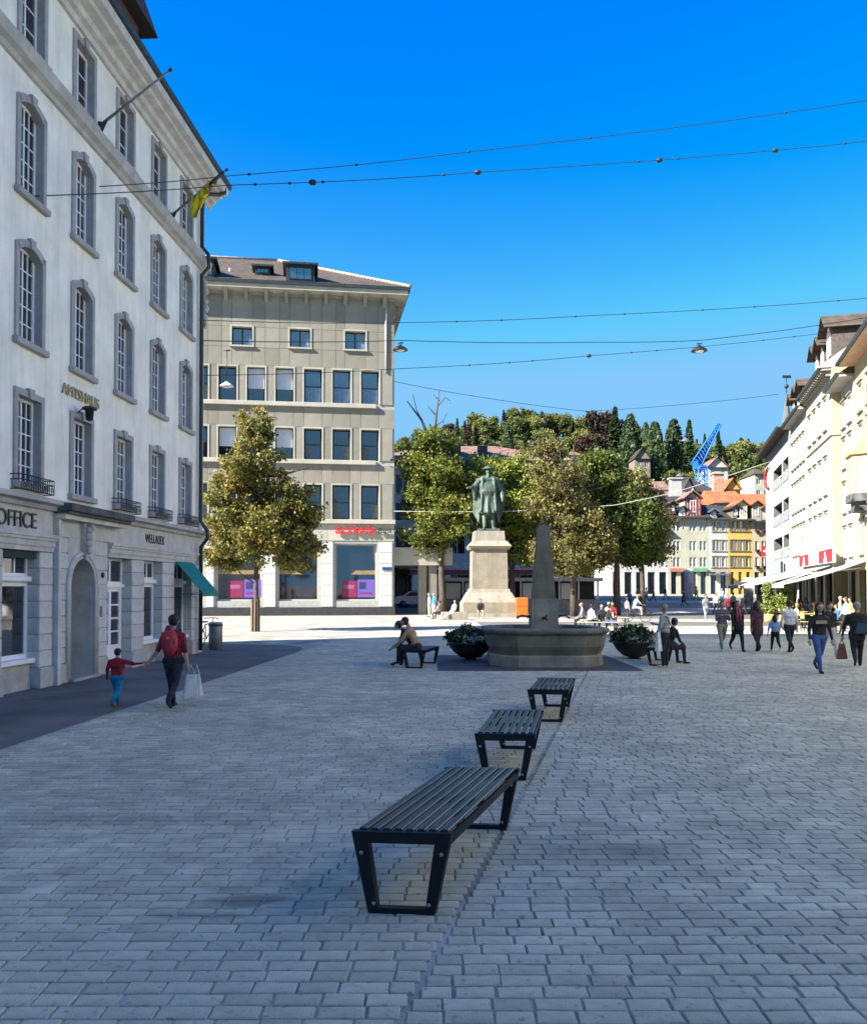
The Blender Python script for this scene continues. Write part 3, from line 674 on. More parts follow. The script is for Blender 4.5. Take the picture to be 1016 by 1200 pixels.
zone(r2[3] + .12, az0 - .12, 1, acol2, []); zone(az0 - .12, az1, 1, acol2, aw_); zone(az1, EZ - .25, 1, acol2, [])
for (lo, hi) in ((r3[3] + .12, r2[2] - .35), (r4[3] + .12, r3[2] - .35)): zone(lo, hi, 1, allu, [])
for o in (r2, r3, r4):
    ws = sorted([(q[0], q[1]) for q in wins if q[4] == o[4]]); prev = 0.0
    for a, b_ in ws + [(BL, BL)]:
        if a - .13 - prev > .25: slab(prev, a - .13, o[2] - .02, o[3] + .12, None, .06)
        prev = b_ + .13
for o in bops: 
    a, b_, c, d = o; t = .12; tr = MB()
    tr.box(a - t, a, -.1, .05, c, d + t); tr.box(b_, b_ + t, -.1, .05, c, d + t); tr.box(a, b_, -.1, .05, d, d + t); tr.obj('window_trim', bank_l, BK)
for k, o in enumerate((r2, r3, r4)):
    s = MB(); s.box(0, BL - (1.4 if k < 2 else -.08), -.28, 0, o[2] - .34, o[2] - .02, ch=.02); s.obj('sill_band', bank_l, BK)
for o in aw_: s = MB(); s.box(o[0] - .15, o[1] + .15, -.2, 0, o[2] - .12, o[2] - .002); s.obj('sill', bank_l, BK)
dkf = M('dark_window_frame', (.02, .022, .025), .4, .1, 3, 0)
curt = M('sky_tinted_curtain', (.16, .26, .40), .8, .2, 3, .3, 8); curt2 = M('grey_curtain', (.12, .13, .13), .8, .3, 4, .3, 8)  # curt: pale curtains, blue of the reflected sky put into their colour
def curtain_part(parent, w_, z0, h, side, m):
    n = 10; b = MB(); x0 = -w_ / 2 + .1 if side < 0 else w_ * .08; ww = w_ * .4
    for k in range(n):
        xa = x0 + ww * k / n; b.box(xa, xa + ww / n * .8, .0 + .008 * (k % 2), .02 + .008 * (k % 2), z0, z0 + h)
    b.obj('curtain', m, parent)
for (u0, u1, z0, z1, kind, k) in wins:
    w_ = u1 - u0; h = z1 - z0; c = (u0 + u1) / 2
    if kind == 1:
        o = window(BK, c, z0, w_, h, 2, 1, .3, dkf, glass_b, fr=.06, bar=.06, split=True); curtain_part(o, w_, .1, h - .2, random.choice((-1, 1)), curt)
    else:
        bl = .58 if (kind == 2 and k in (3, 4)) or (kind == 3 and k in (3, 5)) else None
        o = window(BK, c, z0, w_, h, 1, 2, .3, dkf, glass_b if (kind == 2 and k < 3) else glass, fr=.07, bar=.09, split=True, blind=bl)
        if kind == 2 and k < 3: curtain_part(o, w_, .1, h * .42, -1, curt); curtain_part(o, w_, .1, h * .42, 1, curt)
        elif not bl and (kind, k) != (2, 5): curtain_part(o, w_, .1, h * .4, (-1) ** (k + kind), curt2)
# ground floor piers and shop windows
gs = sorted(gops); prev = 0.0
for i, (a, b_, c, d) in enumerate(gs + [(BL, BL, 0, 0)]):
    if a - prev > .5:
        zt = gs[0][3] + .15; n = 6
        for k in range(n): slab(prev + .16, a - .16, .65 + (zt - .65) * k / n, .65 + (zt - .65) * (k + 1) / n, bank_p, .09, 'pier_slab')
    prev = b_
pbm = M('bank_plinth', (.035, .035, .035), .6, .2, 3, .2)
s = MB(); s.box(0, BL + .05, -.12, 0, 0, .62); s.obj('plinth', pbm, BK)
zone(gs[0][3] + .2, r4[2] - .36, 1, [0.0] + [bk.u(x) for x in (250, 283, 316, 350, 384, 418)] + [BL], [], bank_l)
pk1 = M('poster_pink', (.22, .012, .07), .6, .1, 3, 0); pk2 = M('poster_purple', (.13, .08, .36), .6, .1, 3, 0); pk3 = M('poster_navy', (.03, .03, .12), .6); woodb = M('wood_shelf_band', (.28, .19, .08), .6)
for i, (a, b_, c, d) in enumerate(gs):
    o = window(BK, (a + b_) / 2, c, b_ - a, d - c, 1, 1, .3, bank_l, glass, fr=.12)
    q = MB(); q.box(-(b_ - a) / 2 + .12, (b_ - a) / 2 - .12, .02, .029, (d - c) * .46, (d - c) * .53); q.obj('shelf_band', woodb, o)
    if i in (1, 3):
        x = -1.05 if i == 3 else -.8
        q = MB(); q.box(x, x + 1.1, -.01, .02, .25, 1.5, 0); q.box(x + .15, x + .9, -.014, -.011, .9, 1.2, 1); q.obj('poster', [pk1, M('poster_pink_light', (.3, .1, .17), .6)], o)
        q = MB(); q.box(x + 1.15, x + 2.45, -.01, .02, .25, 1.6, 0); q.box(x + 1.3, x + 1.8, -.016, -.011, .9, 1.4, 1); q.box(x + 1.3, x + 2.3, -.016, -.011, .5, .62, 2); q.obj('poster', [pk2, pk3, pk1], o)
red = M('red_letters', (.62, .02, .03), .5, .05, 3, 0)
ua, za = bk.uz(393, 625.5); t1 = text('acrevis', 1.02, red, BK, (ua, -.22, za), (R(90), 0, 0), .05, xs=1.06, bold=.014)
ua, za = bk.uz(443, 625); text('Bank', .55, black, BK, (ua, -.22, za), (R(90), 0, 0), .04, xs=1.0)
sp = MB(); ua, za = bk.uz(448, 668); sp.box(ua, ua + .7, -.16, -.1, za, za + .22); sp.obj('street_plate', M('blue_plate', (.02, .04, .2), .4), BK)
# eave, brackets, roof
E = MB(); E.box(-.5, BL + .95, -1.0, dep, EZ, EZ + .32, ch=.0); E.obj('eave', M('eave_plaster', (.42, .39, .30), .85, .1, 1, .1), BK)
G_ = MB(); G_.box(-.6, BL + 1.1, -1.12, dep + .1, EZ + .322, EZ + .56); G_.obj('gutter', lead, BK)
x = bk.u(450)
bmesh_ = MB().prism([(-.13, 0, EZ), (-.13, -.8, EZ), (-.13, -.35, EZ - .5), (-.13, 0, EZ - .75)], (.26, 0, 0)).mesh('bracket', bank_m)
k = 0
while x - 1.47 * k > .2: link('bracket', bmesh_, BK, (x - 1.47 * k, -.06, 0)); k += 1
for k in range(6): o = link('bracket', bmesh_, BK, (BL, 2 + 3 * k, 0), (0, 0, R(90)))
h = bk.uz(325, 298)[1]; 
rx = bk.u(322); rz = EZ + .57 + 5.6
rf = MB(); e0, e1 = -.6, BL + 1.1
yb = -1.12; yr = dep / 2
rf.add([(e0, yb, EZ + .57), (e1, yb, EZ + .57), (e1, dep, EZ + .57), (e0, dep, EZ + .57), (e0, yr, rz), (e1 - 10.2, yr, rz)], [(0, 1, 5, 4), (1, 2, 5), (2, 3, 4, 5), (3, 0, 4), (3, 2, 1, 0)])
bro = rf.obj('roof', tile_br, BK)
rc = MB()
hp = Vector((e1, yb, EZ + .6)); hq = Vector((e1 - 10.2, yr, rz + .05)); n = 40
for i in range(n): p = hp.lerp(hq, i / n); q_ = hp.lerp(hq, (i + 1.15) / n); rc.tube([p, q_], [.16, .12], 6)
rc.tube([(e0, yr, rz + .03), hq], .14, 6); rc.obj('ridge_tiles', M('ridge_tile', (.42, .36, .3), .8, .2, 3, .1), bro)
def shed_dormer(px0, px1, py0, py1, lab=False):
    # on the front slope
    slope = (rz - EZ - .57) / (yr - yb)
    u0, u1 = bk.u(px0), bk.u(px1); z0 = EZ + .57 + max(0, (bk.uz(px0, py1)[1] - EZ - .57)) * 1.05; y0 = yb + (z0 - EZ - .57) / slope; hh = (py1 - py0) / F * 68
    d = MB(); d.box(u0, u1, y0, y0 + hh / slope + .4, z0 - .05, z0 + hh); d.box(u0 - .25, u1 + .25, y0 - .35, y0 + hh / slope + .5, z0 + hh, z0 + hh + .14); do = d.obj('dormer', lead, bro)
    window(do, (u0 + u1) / 2, z0 + .15, (u1 - u0) * .8, hh * .75, 3, 1, y0 - .04, dkf, glass_b, fr=.06, bar=.04)
    return do
shed_dormer(335, 368, 325, 343); shed_dormer(297, 315, 308, 317); shed_dormer(236, 251, 322, 341); 
for px, py in ((266, 308), (322, 336)):
    u_, z_ = bk.uz(px, py); c = MB(); yy = yb + (z_ - EZ) * .9 * (yr - yb) / (rz - EZ) ; c.tube([(u_, yy + .2, z_ - .5), (u_, yy + .2, z_ + .5)], .07, 8); c.obj('vent_pipe', white, bro)
dpp = MB(); ud = bk.u(452); dpp.tube([(ud, -.12, EZ - .3), (ud, -.12, bk.uz(452, 437)[1])], .07, 6); dpp.obj('downpipe', bank_p, BK)
# arcade right of the bank
AC = thing('arcade_passage', 'flat roofed passage on stone pillars joined to the right end of the beige bank', 'passage', (bk.O.x, bk.O.y, 0), bk.ang)
b = MB(); b.box(BL + .002, BL + 4.6, .6, 12, bk.uz(470, 662)[1], bk.uz(470, 641)[1]); b.obj('roof_slab', bank_l, AC)
for x in (497, 509):
    u_ = bk.u(x); b = MB(); b.box(u_ - .32, u_ + .32, .9, 1.5, 0, bk.uz(470, 662)[1]); b.obj('pillar', bank_m, AC)
# ================================================================== RIGHT ROW
def local_window_u(pl, px): return pl.u(px)
class Bld:
    """a building whose facade runs along local +x, interior along +y"""
    def __init__(s, label, O, D, L, dep, H, wall_m, z0=0.0, cat='building', group=None, name='town_house'):
        s.pl = Plane(O, D); s.L, s.dep, s.H, s.wm = L, dep, H, wall_m; s.ops = []; s.wins = []
        s.root = thing(name, label, cat, (O[0], O[1], z0), s.pl.ang, group); s.z0 = z0
    def win(s, u, z, w, h, **k): s.ops.append((u - w / 2, u + w / 2, z, z + h)); s.wins.append((u, z, w, h, k))
    def hole(s, u0, u1, z0, z1): s.ops.append((u0, u1, z0, z1))
    def finish(s, reveal=.2, rm=None):
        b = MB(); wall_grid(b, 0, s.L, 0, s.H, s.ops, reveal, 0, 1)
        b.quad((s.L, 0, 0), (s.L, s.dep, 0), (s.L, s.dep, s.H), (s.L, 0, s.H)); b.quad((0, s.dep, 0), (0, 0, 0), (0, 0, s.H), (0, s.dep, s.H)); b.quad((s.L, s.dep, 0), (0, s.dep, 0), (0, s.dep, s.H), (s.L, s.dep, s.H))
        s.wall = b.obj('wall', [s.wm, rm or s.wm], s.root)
        for u, z, w, h, k in s.wins:
            k = dict(k); fl_ = k.pop('box', None); sh = k.pop('shutters', None); tr_ = k.pop('trim', None)
            o = window(s.root, u, z, w, h, k.pop('nx', 2), k.pop('nz', 3), reveal - .06, **k)
            if tr_:
                def tk():
                    b = MB(); t = .13; b.box(-w / 2 - t, -w / 2, -.05, .0, 0, h); b.box(w / 2, w / 2 + t, -.05, 0, 0, h); b.box(-w / 2 - t, w / 2 + t, -.05, 0, h, h + t); b.box(-w / 2 - t - .05, w / 2 + t + .05, -.14, 0, -.12, -.001); b.box(-w / 2 - t - .06, w / 2 + t + .06, -.14, 0, h + t + .001, h + t + .09); return b.mesh('surround', tr_)
                link('surround', cached(('tk', w, h, tr_.name), tk), o, (0, -reveal + .06, 0))
            if sh:
                def shk():
                    b = MB(); 
                    for sx in (-1, 1):
                        x = sx * (w / 2 + w * .27); b.box(x - w * .24, x + w * .24, -.05, -.01, 0, h)
                        for q in range(8): b.box(x - w * .2, x + w * .2, -.062, -.05, h * (q + .15) / 8, h * (q + .8) / 8)
                    return b.mesh('shutter', sh)
                link('shutter', cached(('sh', w, h, sh.name), shk), o, (0, -reveal + .06, 0))
            if fl_: flower_box(o, w, -reveal + .02)
    def roof(s, h, m, over=.5, kind='gable', side=.3, name='roof', gm=None):
        b = MB(); z = s.H + .02; d = s.dep; x0, x1 = -side, s.L + side; th = .16
        if kind == 'gable':
            sl = h / (d / 2 + over)
            b.add([(x0, -over, z), (x1, -over, z), (x1, d / 2, z + h), (x0, d / 2, z + h), (x0, d + over, z), (x1, d + over, z)], [(0, 1, 2, 3), (3, 2, 5, 4), (0, 3, 4), (1, 5, 2), (0, 4, 5, 1)])
        elif kind == 'hip':
            k = min(d / 2 + over, (x1 - x0) / 2.01) * .9
            b.add([(x0, -over, z), (x1, -over, z), (x1, d + over, z), (x0, d + over, z), (x0 + k, d / 2, z + h), (x1 - k, d / 2, z + h)], [(0, 1, 5, 4), (1, 2, 5), (2, 3, 4, 5), (3, 0, 4), (3, 2, 1, 0)])
        elif kind == 'front_gable':
            c = (x0 + x1) / 2; b.add([(x0, -over, z), (x1, -over, z), (c, -over, z + h), (x0, d, z), (x1, d, z), (c, d, z + h)], [(0, 2, 5, 3), (2, 1, 4, 5), (3, 5, 4), (0, 3, 4, 1)])
            b.add([(x0 + .3, -.01, z), (x1 - .3, -.01, z), (c, -.01, z + h - .3)], [(0, 1, 2)], 1)
        r = b.obj(name, [m, gm or s.wm], s.root); s.rf = r; s.rh = h; s.over = over
        if kind != 'front_gable': g = MB(); g.box(x0, x1, -over - .12, -over + .02, z - .1, z + .06); g.obj('gutter', lead, s.root)
        return r
flow_red = M('red_flowers', (.30, .01, .02), .7, .3, 20, 0); flow_dk = M('dark_red_flowers', (.10, .012, .03), .7, .3, 20, 0)
def flower_box(o, w, y):
    def k():
        b = MB(); b.box(-w / 2 - .05, w / 2 + .05, -.3, -.1, -.2, -.02); return b.mesh('window_box', wood)
    f = link('window_box', cached(('fb', w), k), o, (0, y, 0))
    def k2():
        V = leaves(14, 14, [((0, -.22, -.05), (w / 2 + .1, .14, .2), 1)], .16, .06); return quads_mesh('geraniums', V, flow_dk)
    link('geraniums', cached(('fg', w), k2), f)
y_pl = M('yellow_plaster', (.42, .375, .22), .9, .05, .6, .2, 40, streak=.08); cream = M('cream_plaster', (.37, .355, .305), .9, .05, .6, .2, 40, streak=.1)
whitep = M('white_plaster', (.38, .37, .345), .9, .05, .6, .2, 40, streak=.08); trimw = M('trim_white', (.28, .265, .22), .8, .05, 1, .1)
soffit = M('soffit_orange_lit', (.50, .30, .19), .7, .1, 3, .1)  # orange light falling on the soffit is put into its colour
RD = (-.267, -1.0)
def onrow(Y, X0=10.0): return (X0 + .267 * Y, Y)
shop_dark = M('shop_interior', (.03, .026, .022), .6, .4, 1.2, 0)
def shopfloor(B, n, ztop=3.0):
    w_ = B.L / n
    for i in range(n): B.hole(i * w_ + .3, (i + 1) * w_ - .3, .1, ztop)
def shopfill(B, n, ztop=3.0):
    w_ = B.L / n
    for i in range(n): window(B.root, (i + .5) * w_, .1, w_ - .6, ztop - .1, 2, 2, .35, dkf, glass, fr=.08, bar=.06, name='shop_window')
# A: nearest, white facade behind + yellow front with bay
AD = (-.287, -1.0)
def onA(Y): return (9.5 + .287 * Y, Y)
A1 = Bld('yellow town house with orange soffit and bay window at the right edge', onA(47.6), AD, 12, 12, 14.4, y_pl)
A2 = Bld('narrow white town house left of the yellow house with the bay window', onA(52.1), AD, 4.6, 12, 13.9, whitep)
for B, us in ((A2, (1.3, 3.2)), (A1, (1.6, 3.9, 6.2, 8.5))):
    for z in (3.9, 6.5, 9.1, 11.5):
        for u in us: B.win(u, z, .95, 1.65 if z < 11 else 1.4, nx=2, nz=4, trim=trimw, fm=white)
    shopfloor(B, 2 if B is A2 else 4)
    B.finish(.10); shopfill(B, 2 if B is A2 else 4); B.roof(4.5, tile_br, over=.85, side=.05)
for B in (A1, A2):
    b = MB(); b.box(0, B.L, -.84, -.002, B.H - .14, B.H + .0); b.obj('soffit', soffit if B is A1 else cream, B.root)
for k, z in enumerate((.0,)):
    bb = MB(); sh_ = [(-1.1, 0), (-.75, -.75), (.75, -.75), (1.1, 0)]
    def bay(z0, z1, m, mb, s=1): mb.prism([(x * s, y * s, z0) for x, y in sh_], (0, 0, z1 - z0), m)
    m_ = MB(); bay(6.0, 6.5, 1, m_, .8); bay(6.5, 6.9, 1, m_, 1.1); bay(6.9, 8.9, 0, m_); m_.prism([(x * 1.15, y * 1.15, 8.9) for x, y in sh_], (0, 0, .12), 2)
    m_.add([(x * 1.15, y * 1.15, 9.02) for x, y in sh_] + [(0, 0, 9.9)], [(0, 1, 4), (1, 2, 4), (2, 3, 4)], 2)
    m_.obj('bay_window', [y_pl, dark_st, M('bay_roof', (.42, .27, .13), .7, .1, 3, .1)], A1.root, (2.6, 0, 0))
A0 = Bld('long white town house just outside the right edge of the photo', onA(35.2), AD, 34, 12, 14.0, M('bounce_white_plaster', (.8, .78, .72), .9, .05, .6, .2, 40))  # unseen house added; plaster kept bright to bounce sun onto the left side
for u in np.arange(1.6, 33, 2.5):
    for z in (4.2, 7.3, 10.4): A0.win(u, z, 1.0, 1.9, nx=2, nz=4)
shopfloor(A0, 10); A0.finish(.2); shopfill(A0, 10); A0.roof(4.5, tile_br, over=.7, side=.05)
# B: cream with dentil eave, dormers
Bb = Bld('cream town house with toothed eave and dark dormers over the red shop sign', onrow(60.9), RD, 9.3, 12, 15.3, cream)
Cc = Bld('pale town house between the toothed eave house and the balcony block', onrow(69.0), RD, 8.3, 12, 14.9, whitep)
for u in (1.2, 3.2, 5.2, 7.2):
    for z, h in ((4.6, 2.1), (7.9, 2.2), (11.9, 1.9)): Bb.win(u, z, .95, h, nx=2, nz=4, trim=trimw)
for u in (.9, 2.3, 3.7, 5.1, 6.5):
    for z, h in ((4.6, 2.1), (7.9, 2.1), (11.3, 1.9)): Cc.win(u + .3, z, .75, h, nx=2, nz=4, trim=trimw)
for B in (Bb, Cc): shopfloor(B, 3); B.finish(.10); shopfill(B, 3); B.roof(4.8, tile_br, over=.62, side=.05)
b = MB(); b.box(0, 9.3, -.1, 0, 11.2, 11.42); b.box(9.3, 9.42, -.1, 12, 11.2, 11.42); b.obj('band', trimw, Bb.root)
b = MB(); b.box(9.302, 9.34, .0, 12, .0, 15.3); b.obj('end_wall', y_pl, Bb.root)
b = MB(); b.add([(9.36, -.85, 15.3), (9.36, 12.8, 15.3), (9.36, 6, 20.05)], [(0, 1, 2)]); b.obj('gable', cream, Bb.root)
dm_ = MB().box(-.13, .13, -.28, 0, 0, .28).box(-.13, .13, -.55, -.28, .16, .28).mesh('dentil', trimw)
for k in range(15): link('dentil', dm_, Bb.root, (.3 + k * .62, 0, 14.85))
b = MB(); b.box(0, 9.3, -.6, 0, 15.14, 15.3); b.obj('soffit', trimw, Bb.root); b = MB(); b.box(0, 8.3, -.6, 0, 14.7, 14.89); b.obj('soffit', trimw, Cc.root)
def wood_dormer(B, u, w_, h, up, y=.1):
    z = B.H + up
    d = MB(); d.box(u - w_ / 2, u + w_ / 2, y, y + 3.2, z, z + h); d.prism([(u - w_ / 2, y, z + h), (u + w_ / 2, y, z + h), (u, y, z + h + w_ * .42)], (0, 3.4, 0)); o = d.obj('dormer', wood, B.rf)
    r = MB(); e = .28; r.prism([(u - w_ / 2 - e, y - .5, z + h - .05), (u, y - .5, z + h + w_ * .48), (u, y - .5, z + h + w_ * .48 + .1), (u - w_ / 2 - e - .08, y - .5, z + h - .0)], (0, 3.9, 0)); r.prism([(u + w_ / 2 + e, y - .5, z + h - .05), (u + w_ / 2 + e + .08, y - .5, z + h), (u, y - .5, z + h + w_ * .48 + .1), (u, y - .5, z + h + w_ * .48)], (0, 3.9, 0)); r.obj('dormer_roof', tile_br, o)
    window(o, u, z + .35, w_ * .5, h * .6, 2, 2, y - .07, white, glass, fr=.07)
wood_dormer(Bb, 8.2, 2.0, 1.9, .5); wood_dormer(Bb, 5.9, 1.5, 1.5, .5); wood_dormer(Bb, 3.8, 1.5, 1.5, .5); wood_dormer(Cc, 6.2, 1.3, 1.2, .5); wood_dormer(Cc, 4.0, 1.3, 1.2, .5); wood_dormer(Cc, 1.6, 1.3, 1.1, .5)
# D: modern white block with recessed balconies
Dd = Bld('modern white block with recessed balconies and a red curved sign', onrow(86.5), RD, 17.4, 12, 15.0, whitep, name='balcony_block')
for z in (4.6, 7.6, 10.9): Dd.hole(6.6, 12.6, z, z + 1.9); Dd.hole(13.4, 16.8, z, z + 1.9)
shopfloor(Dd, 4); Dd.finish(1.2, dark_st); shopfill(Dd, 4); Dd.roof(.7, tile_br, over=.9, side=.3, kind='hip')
for z in (4.6, 7.6, 10.9):
    for a, b_ in ((6.6, 12.6), (13.4, 16.8)):
        g = MB(); g.box(a, b_, 1.1, 1.15, z, z + 1.9); g.obj('glass_panes', glass, Dd.root)
        g = MB()
        for q in np.arange(a + .1, b_, .9): g.tube([(q, -.05, z - .1), (q, -.05, z + .75)], .02, 5)
        g.box(a, b_, -.1, -.02, z + .72, z + .8); g.box(a, b_, -.07, -.05, z + .05, z + .6, 1); g.obj('balcony_railing', [white, M('frosted_panel', (.35, .37, .38), .3)], Dd.root)
        g = MB(); 
        for q in np.arange(a + 2.3, b_ - .5, 2.4): g.box(q - .08, q + .08, .0, 1.1, z, z + 1.9)
        g.obj('partition', whitep, Dd.root) if False else None
g = MB(); zz = 12.7
pts_ = [(2.2 * math.cos(t), 1.0 * math.sin(t)) for t in np.linspace(R(75), R(290), 20)]
g.tube([(3.2 + x, -.12, zz + z) for x, z in pts_], [.04 + .10 * math.sin(math.pi * i / 19) for i in range(20)], 6); g.obj('curved_sign', red, Dd.root)
g = MB(); g.box(13.6, 14.6, -.3, -.2, 2.9, 4.3); g.obj('green_banner', M('dark_green_cloth', (.01, .03, .025)), Dd.root)
# spire behind
sp_ = thing('church_spire', 'thin pointed grey church spire with a weather vane behind the right row of houses', 'spire', (P(917, 600, 112).x + .6, 112, 0))
b = MB(); zt = P(917, 461, 112).z; b.lathe([(2.1, 14), (1.5, 18.5), (1.0, 21), (.06, zt)], 8, sm=False); b.obj('spire_roof', M('spire_copper', (.10, .11, .10), .7, .2, 1, .2), sp_)
b = MB(); b.box(-2, 2, -2, 2, 0, 14); b.obj('tower', cream, sp_)
b = MB(); b.tube([(0, 0, zt - .5), (0, 0, zt + 2.2)], .06, 5); b.ell((0, 0, zt + .9), (.28, .28, .28)); b.box(-.5, .6, -.03, .03, zt + 2.0, zt + 2.35); b.obj('weather_vane', iron, sp_)
# hanging shop sign
sg = thing('shop_sign', 'long red and white shop sign with pale onion shapes above the white awnings', 'sign', (*onrow(60.9), 0), Bb.pl.ang)
u0, u1 = Bb.pl.u(941), Bb.pl.u(981); zs0, zs1 = 3.55, 4.4
b = MB(); b.box(u0, u1, -.3, -.12, zs0, zs1, 0); w3 = (u1 - u0)
b.box(u0 + .02, u0 + w3 * .33, -.31, -.3, zs0 + .03, zs1 - .03, 1); b.box(u1 - w3 * .36, u1 - .02, -.31, -.3, zs0 + .03, zs1 - .03, 1); b.obj('board', [white, red], sg)
for c in (u0 + w3 * .165, u1 - w3 * .18):
    b = MB(); n = 24; q = [(c + .62 * t, -.312, zs0 + .12 + .6 * math.exp(-(t * 2.1) ** 2) * (1 - .0 * t)) for t in np.linspace(-1, 1, n)]; b.prism(q + [(c + .5, -.312, zs0 + .08), (c - .5, -.312, zs0 + .08)], (0, -.01, 0)); b.obj('onion_shape', white, sg)
b = MB(); b.tube([(u0 + w3 * (.38 + .24 * t), -.31, zs0 + .3 + .12 * math.sin(t * 14)) for t in np.linspace(0, 1, 30)], .02, 5); b.obj('lettering', gold, sg)
# awnings
aw_blue = M('awning_blue_grey', (.15, .20, .23), .8, .05, 2, .1, 60); aw_cream = M('awning_cream', (.27, .255, .21), .8, .05, 2, .1, 60); aw_white = M('awning_white', (.30, .31, .32), .8, .05, 2, .1, 60)
for (Ya, Yb, out, m, lab) in ((80, 73, 4.2, aw_blue, 'grey blue awning at the far end of the row of restaurant awnings'), (72.5, 65, 4.2, aw_cream, 'cream awning just nearer than the grey blue one'), (64.5, 58, 3.9, aw_cream, 'cream awning under the red and white shop sign'), (57.5, 52.2, 4.4, aw_white, 'white awning before the narrow white town house'), (51.8, 45.0, 4.0, aw_white, 'white awning cut by the right edge of the photo')):
    O = onrow(Ya) if Ya > 52 else onA(Ya); a = thing('restaurant_awning', lab, 'awning', (O[0], O[1], 0), math.atan2(-1, -.267 if Ya > 52 else -.287), 'awnings along the right row of houses')
    Ln = (Ya - Yb) * 1.035; zt, ze = 3.45, 2.25
    n = 8; b = MB(); pr = [(-out * t, zt + (ze - zt) * t - .09 * math.sin(math.pi * t)) for t in np.linspace(0, 1, n)]
    for i in range(n - 1): b.hexa([(0, pr[i + 1][0], pr[i + 1][1] - .03), (Ln, pr[i + 1][0], pr[i + 1][1] - .03), (Ln, pr[i][0], pr[i][1] - .03), (0, pr[i][0], pr[i][1] - .03)], [(0, pr[i + 1][0], pr[i + 1][1]), (Ln, pr[i + 1][0], pr[i + 1][1]), (Ln, pr[i][0], pr[i][1]), (0, pr[i][0], pr[i][1])])
    b.obj('cloth', m, a); b = MB(); b.box(0, Ln, -out - .06, -out, ze - .2, ze + .02); b.obj('valance', m, a)
    for x in (.6, Ln - .6): b = MB(); b.tube([(x, -.1, zt - .35), (x, -out * .5, zt - .55), (x, -out + .05, ze - .02)], .035, 6); b.obj('arm', white, a)

# ================================================================== FAR ROW (beyond the street), base z = gz
FY = 118.0; FB = gz(FY)
def fx(px): return P(px, 600, FY).x
pale_cream = M('pale_cream_plaster', (.36, .35, .26), .9, .1, .8, .2, 20, streak=.12); pale_white = M('pale_white_plaster', (.40, .40, .37), .9, .08, .8, .2, 20, streak=.12)
gold_y = M('golden_plaster', (.48, .31, .07), .9, .06, .8, .2, 20, streak=.08); beige = M('beige_plaster', (.38, .34, .24), .9, .08, .8, .2, 20, streak=.1); ochre = M('grey_shutter', (.16, .15, .11), .7)
def zz_(py, Y=FY): return P(600, py, Y).z - FB
W1h = 1.3
rowsz = [zz_(622), zz_(645), zz_(664)]
def far(label, x0, x1, Hpy, wall, cols, shut=None, boxes=False, dep=12, shops=3, Y=FY, tm=None):
    B = Bld(label, (fx(x0), Y), (1, 0), fx(x1) - fx(x0), dep, zz_(Hpy), wall, z0=FB - .02)
    for px in cols:
        for z in rowsz: B.win(fx(px) - fx(x0), z, .42 if boxes or tm or shut or px in (790, 794.5, 809, 813.5, 821, 825.5) else .5, W1h, nx=2, nz=2, fm=white, shutters=shut, box=boxes, trim=tm)
    shopfloor(B, shops, 3.1); B.finish(.2); shopfill(B, shops, 3.1); return B
H1 = far('long cream town house with a half timbered dormer on the far side of the street', 783, 829, 607, pale_cream, (790, 794.5, 809, 813.5, 821, 825.5), shops=4)
H1.roof(3.6, tile_dk, over=.6)
H2 = far('narrow white town house left of the golden yellow one', 829.2, 852, 609, pale_white, (836, 840, 847), shops=2, tm=trimw); H2.roof(2.6, tile_dk, over=.6)
H3 = far('golden yellow town house in the far row', 852.2, 880.5, 610, gold_y, (857, 861, 868, 875), shops=3, shut=None, tm=ochre); H3.roof(2.6, tile_dk, over=.6)
H4 = far('beige town house with red flower boxes and a red flag in the far row', 880.7, 912, 612, beige, (886, 893.5, 897.5, 902), shops=3, boxes=True); H4.roof(2.4, tile_dk, over=.6)
H0 = far('low pale house half hidden behind the trees left of the far row', 715, 782.8, 622, pale_white, (724, 733, 742, 751, 760, 768, 776), shops=5); H0.roof(3.5, tile_dk, over=.6)
def gdormer(B, px, w_, py0, py1, m, rm, tim=False, y=-.05):
    u = fx(px) - B.pl.O.x; z0 = zz_(py1); h = zz_(py0 + 6) - z0
    d = MB(); d.box(u - w_ / 2, u + w_ / 2, y, y + 4, z0, z0 + h); d.prism([(u - w_ / 2, y, z0 + h), (u + w_ / 2, y, z0 + h), (u, y, z0 + h + w_ * .45)], (0, 4, 0)); o = d.obj('dormer', m, B.rf)
    r = MB(); e = .35
    for s_ in (-1, 1): 
        q = [(u + s_ * (w_ / 2 + e), y - .4, z0 + h - .1), (u, y - .4, z0 + h + w_ * .5), (u, y - .4, z0 + h + w_ * .5 + .15), (u + s_ * (w_ / 2 + e + .1), y - .4, z0 + h)]
        r.prism(q, (0, 4.4, 0))
    r.obj('dormer_roof', rm, o); window(o, u, z0 + h * .3, w_ * .4, h * .6, 2, 2, y - .07, white, glass, fr=.07)
    if tim:
        t = MB()
        for k in np.linspace(-.5, .5, 6): t.box(u + k * w_ - .09, u + k * w_ + .09, y - .04, y, z0, z0 + h)
        for k in (0, .45, 1): t.box(u - w_ / 2, u + w_ / 2, y - .05, y, z0 + h * k - .09, z0 + h * k + .09)
        for s_ in (-1, 1): t.tube([(u + s_ * w_ * .45, y - .02, z0), (u + s_ * w_ * .15, y - .02, z0 + h * .45)], .08, 4); t.tube([(u + s_ * w_ * .45, y - .02, z0 + h), (u + s_ * .1, y - .02, z0 + h + w_ * .4)], .08, 4)
        t.obj('timber_frame', M('red_timber', (.22, .035, .03), .7), o)
gdormer(H1, 811.5, 2.0, 578, 607, trimw, tile_ro, True); gdormer(H1, 788, .8, 585, 602, M('dormer_wood', (.10, .045, .035)), tile_br)
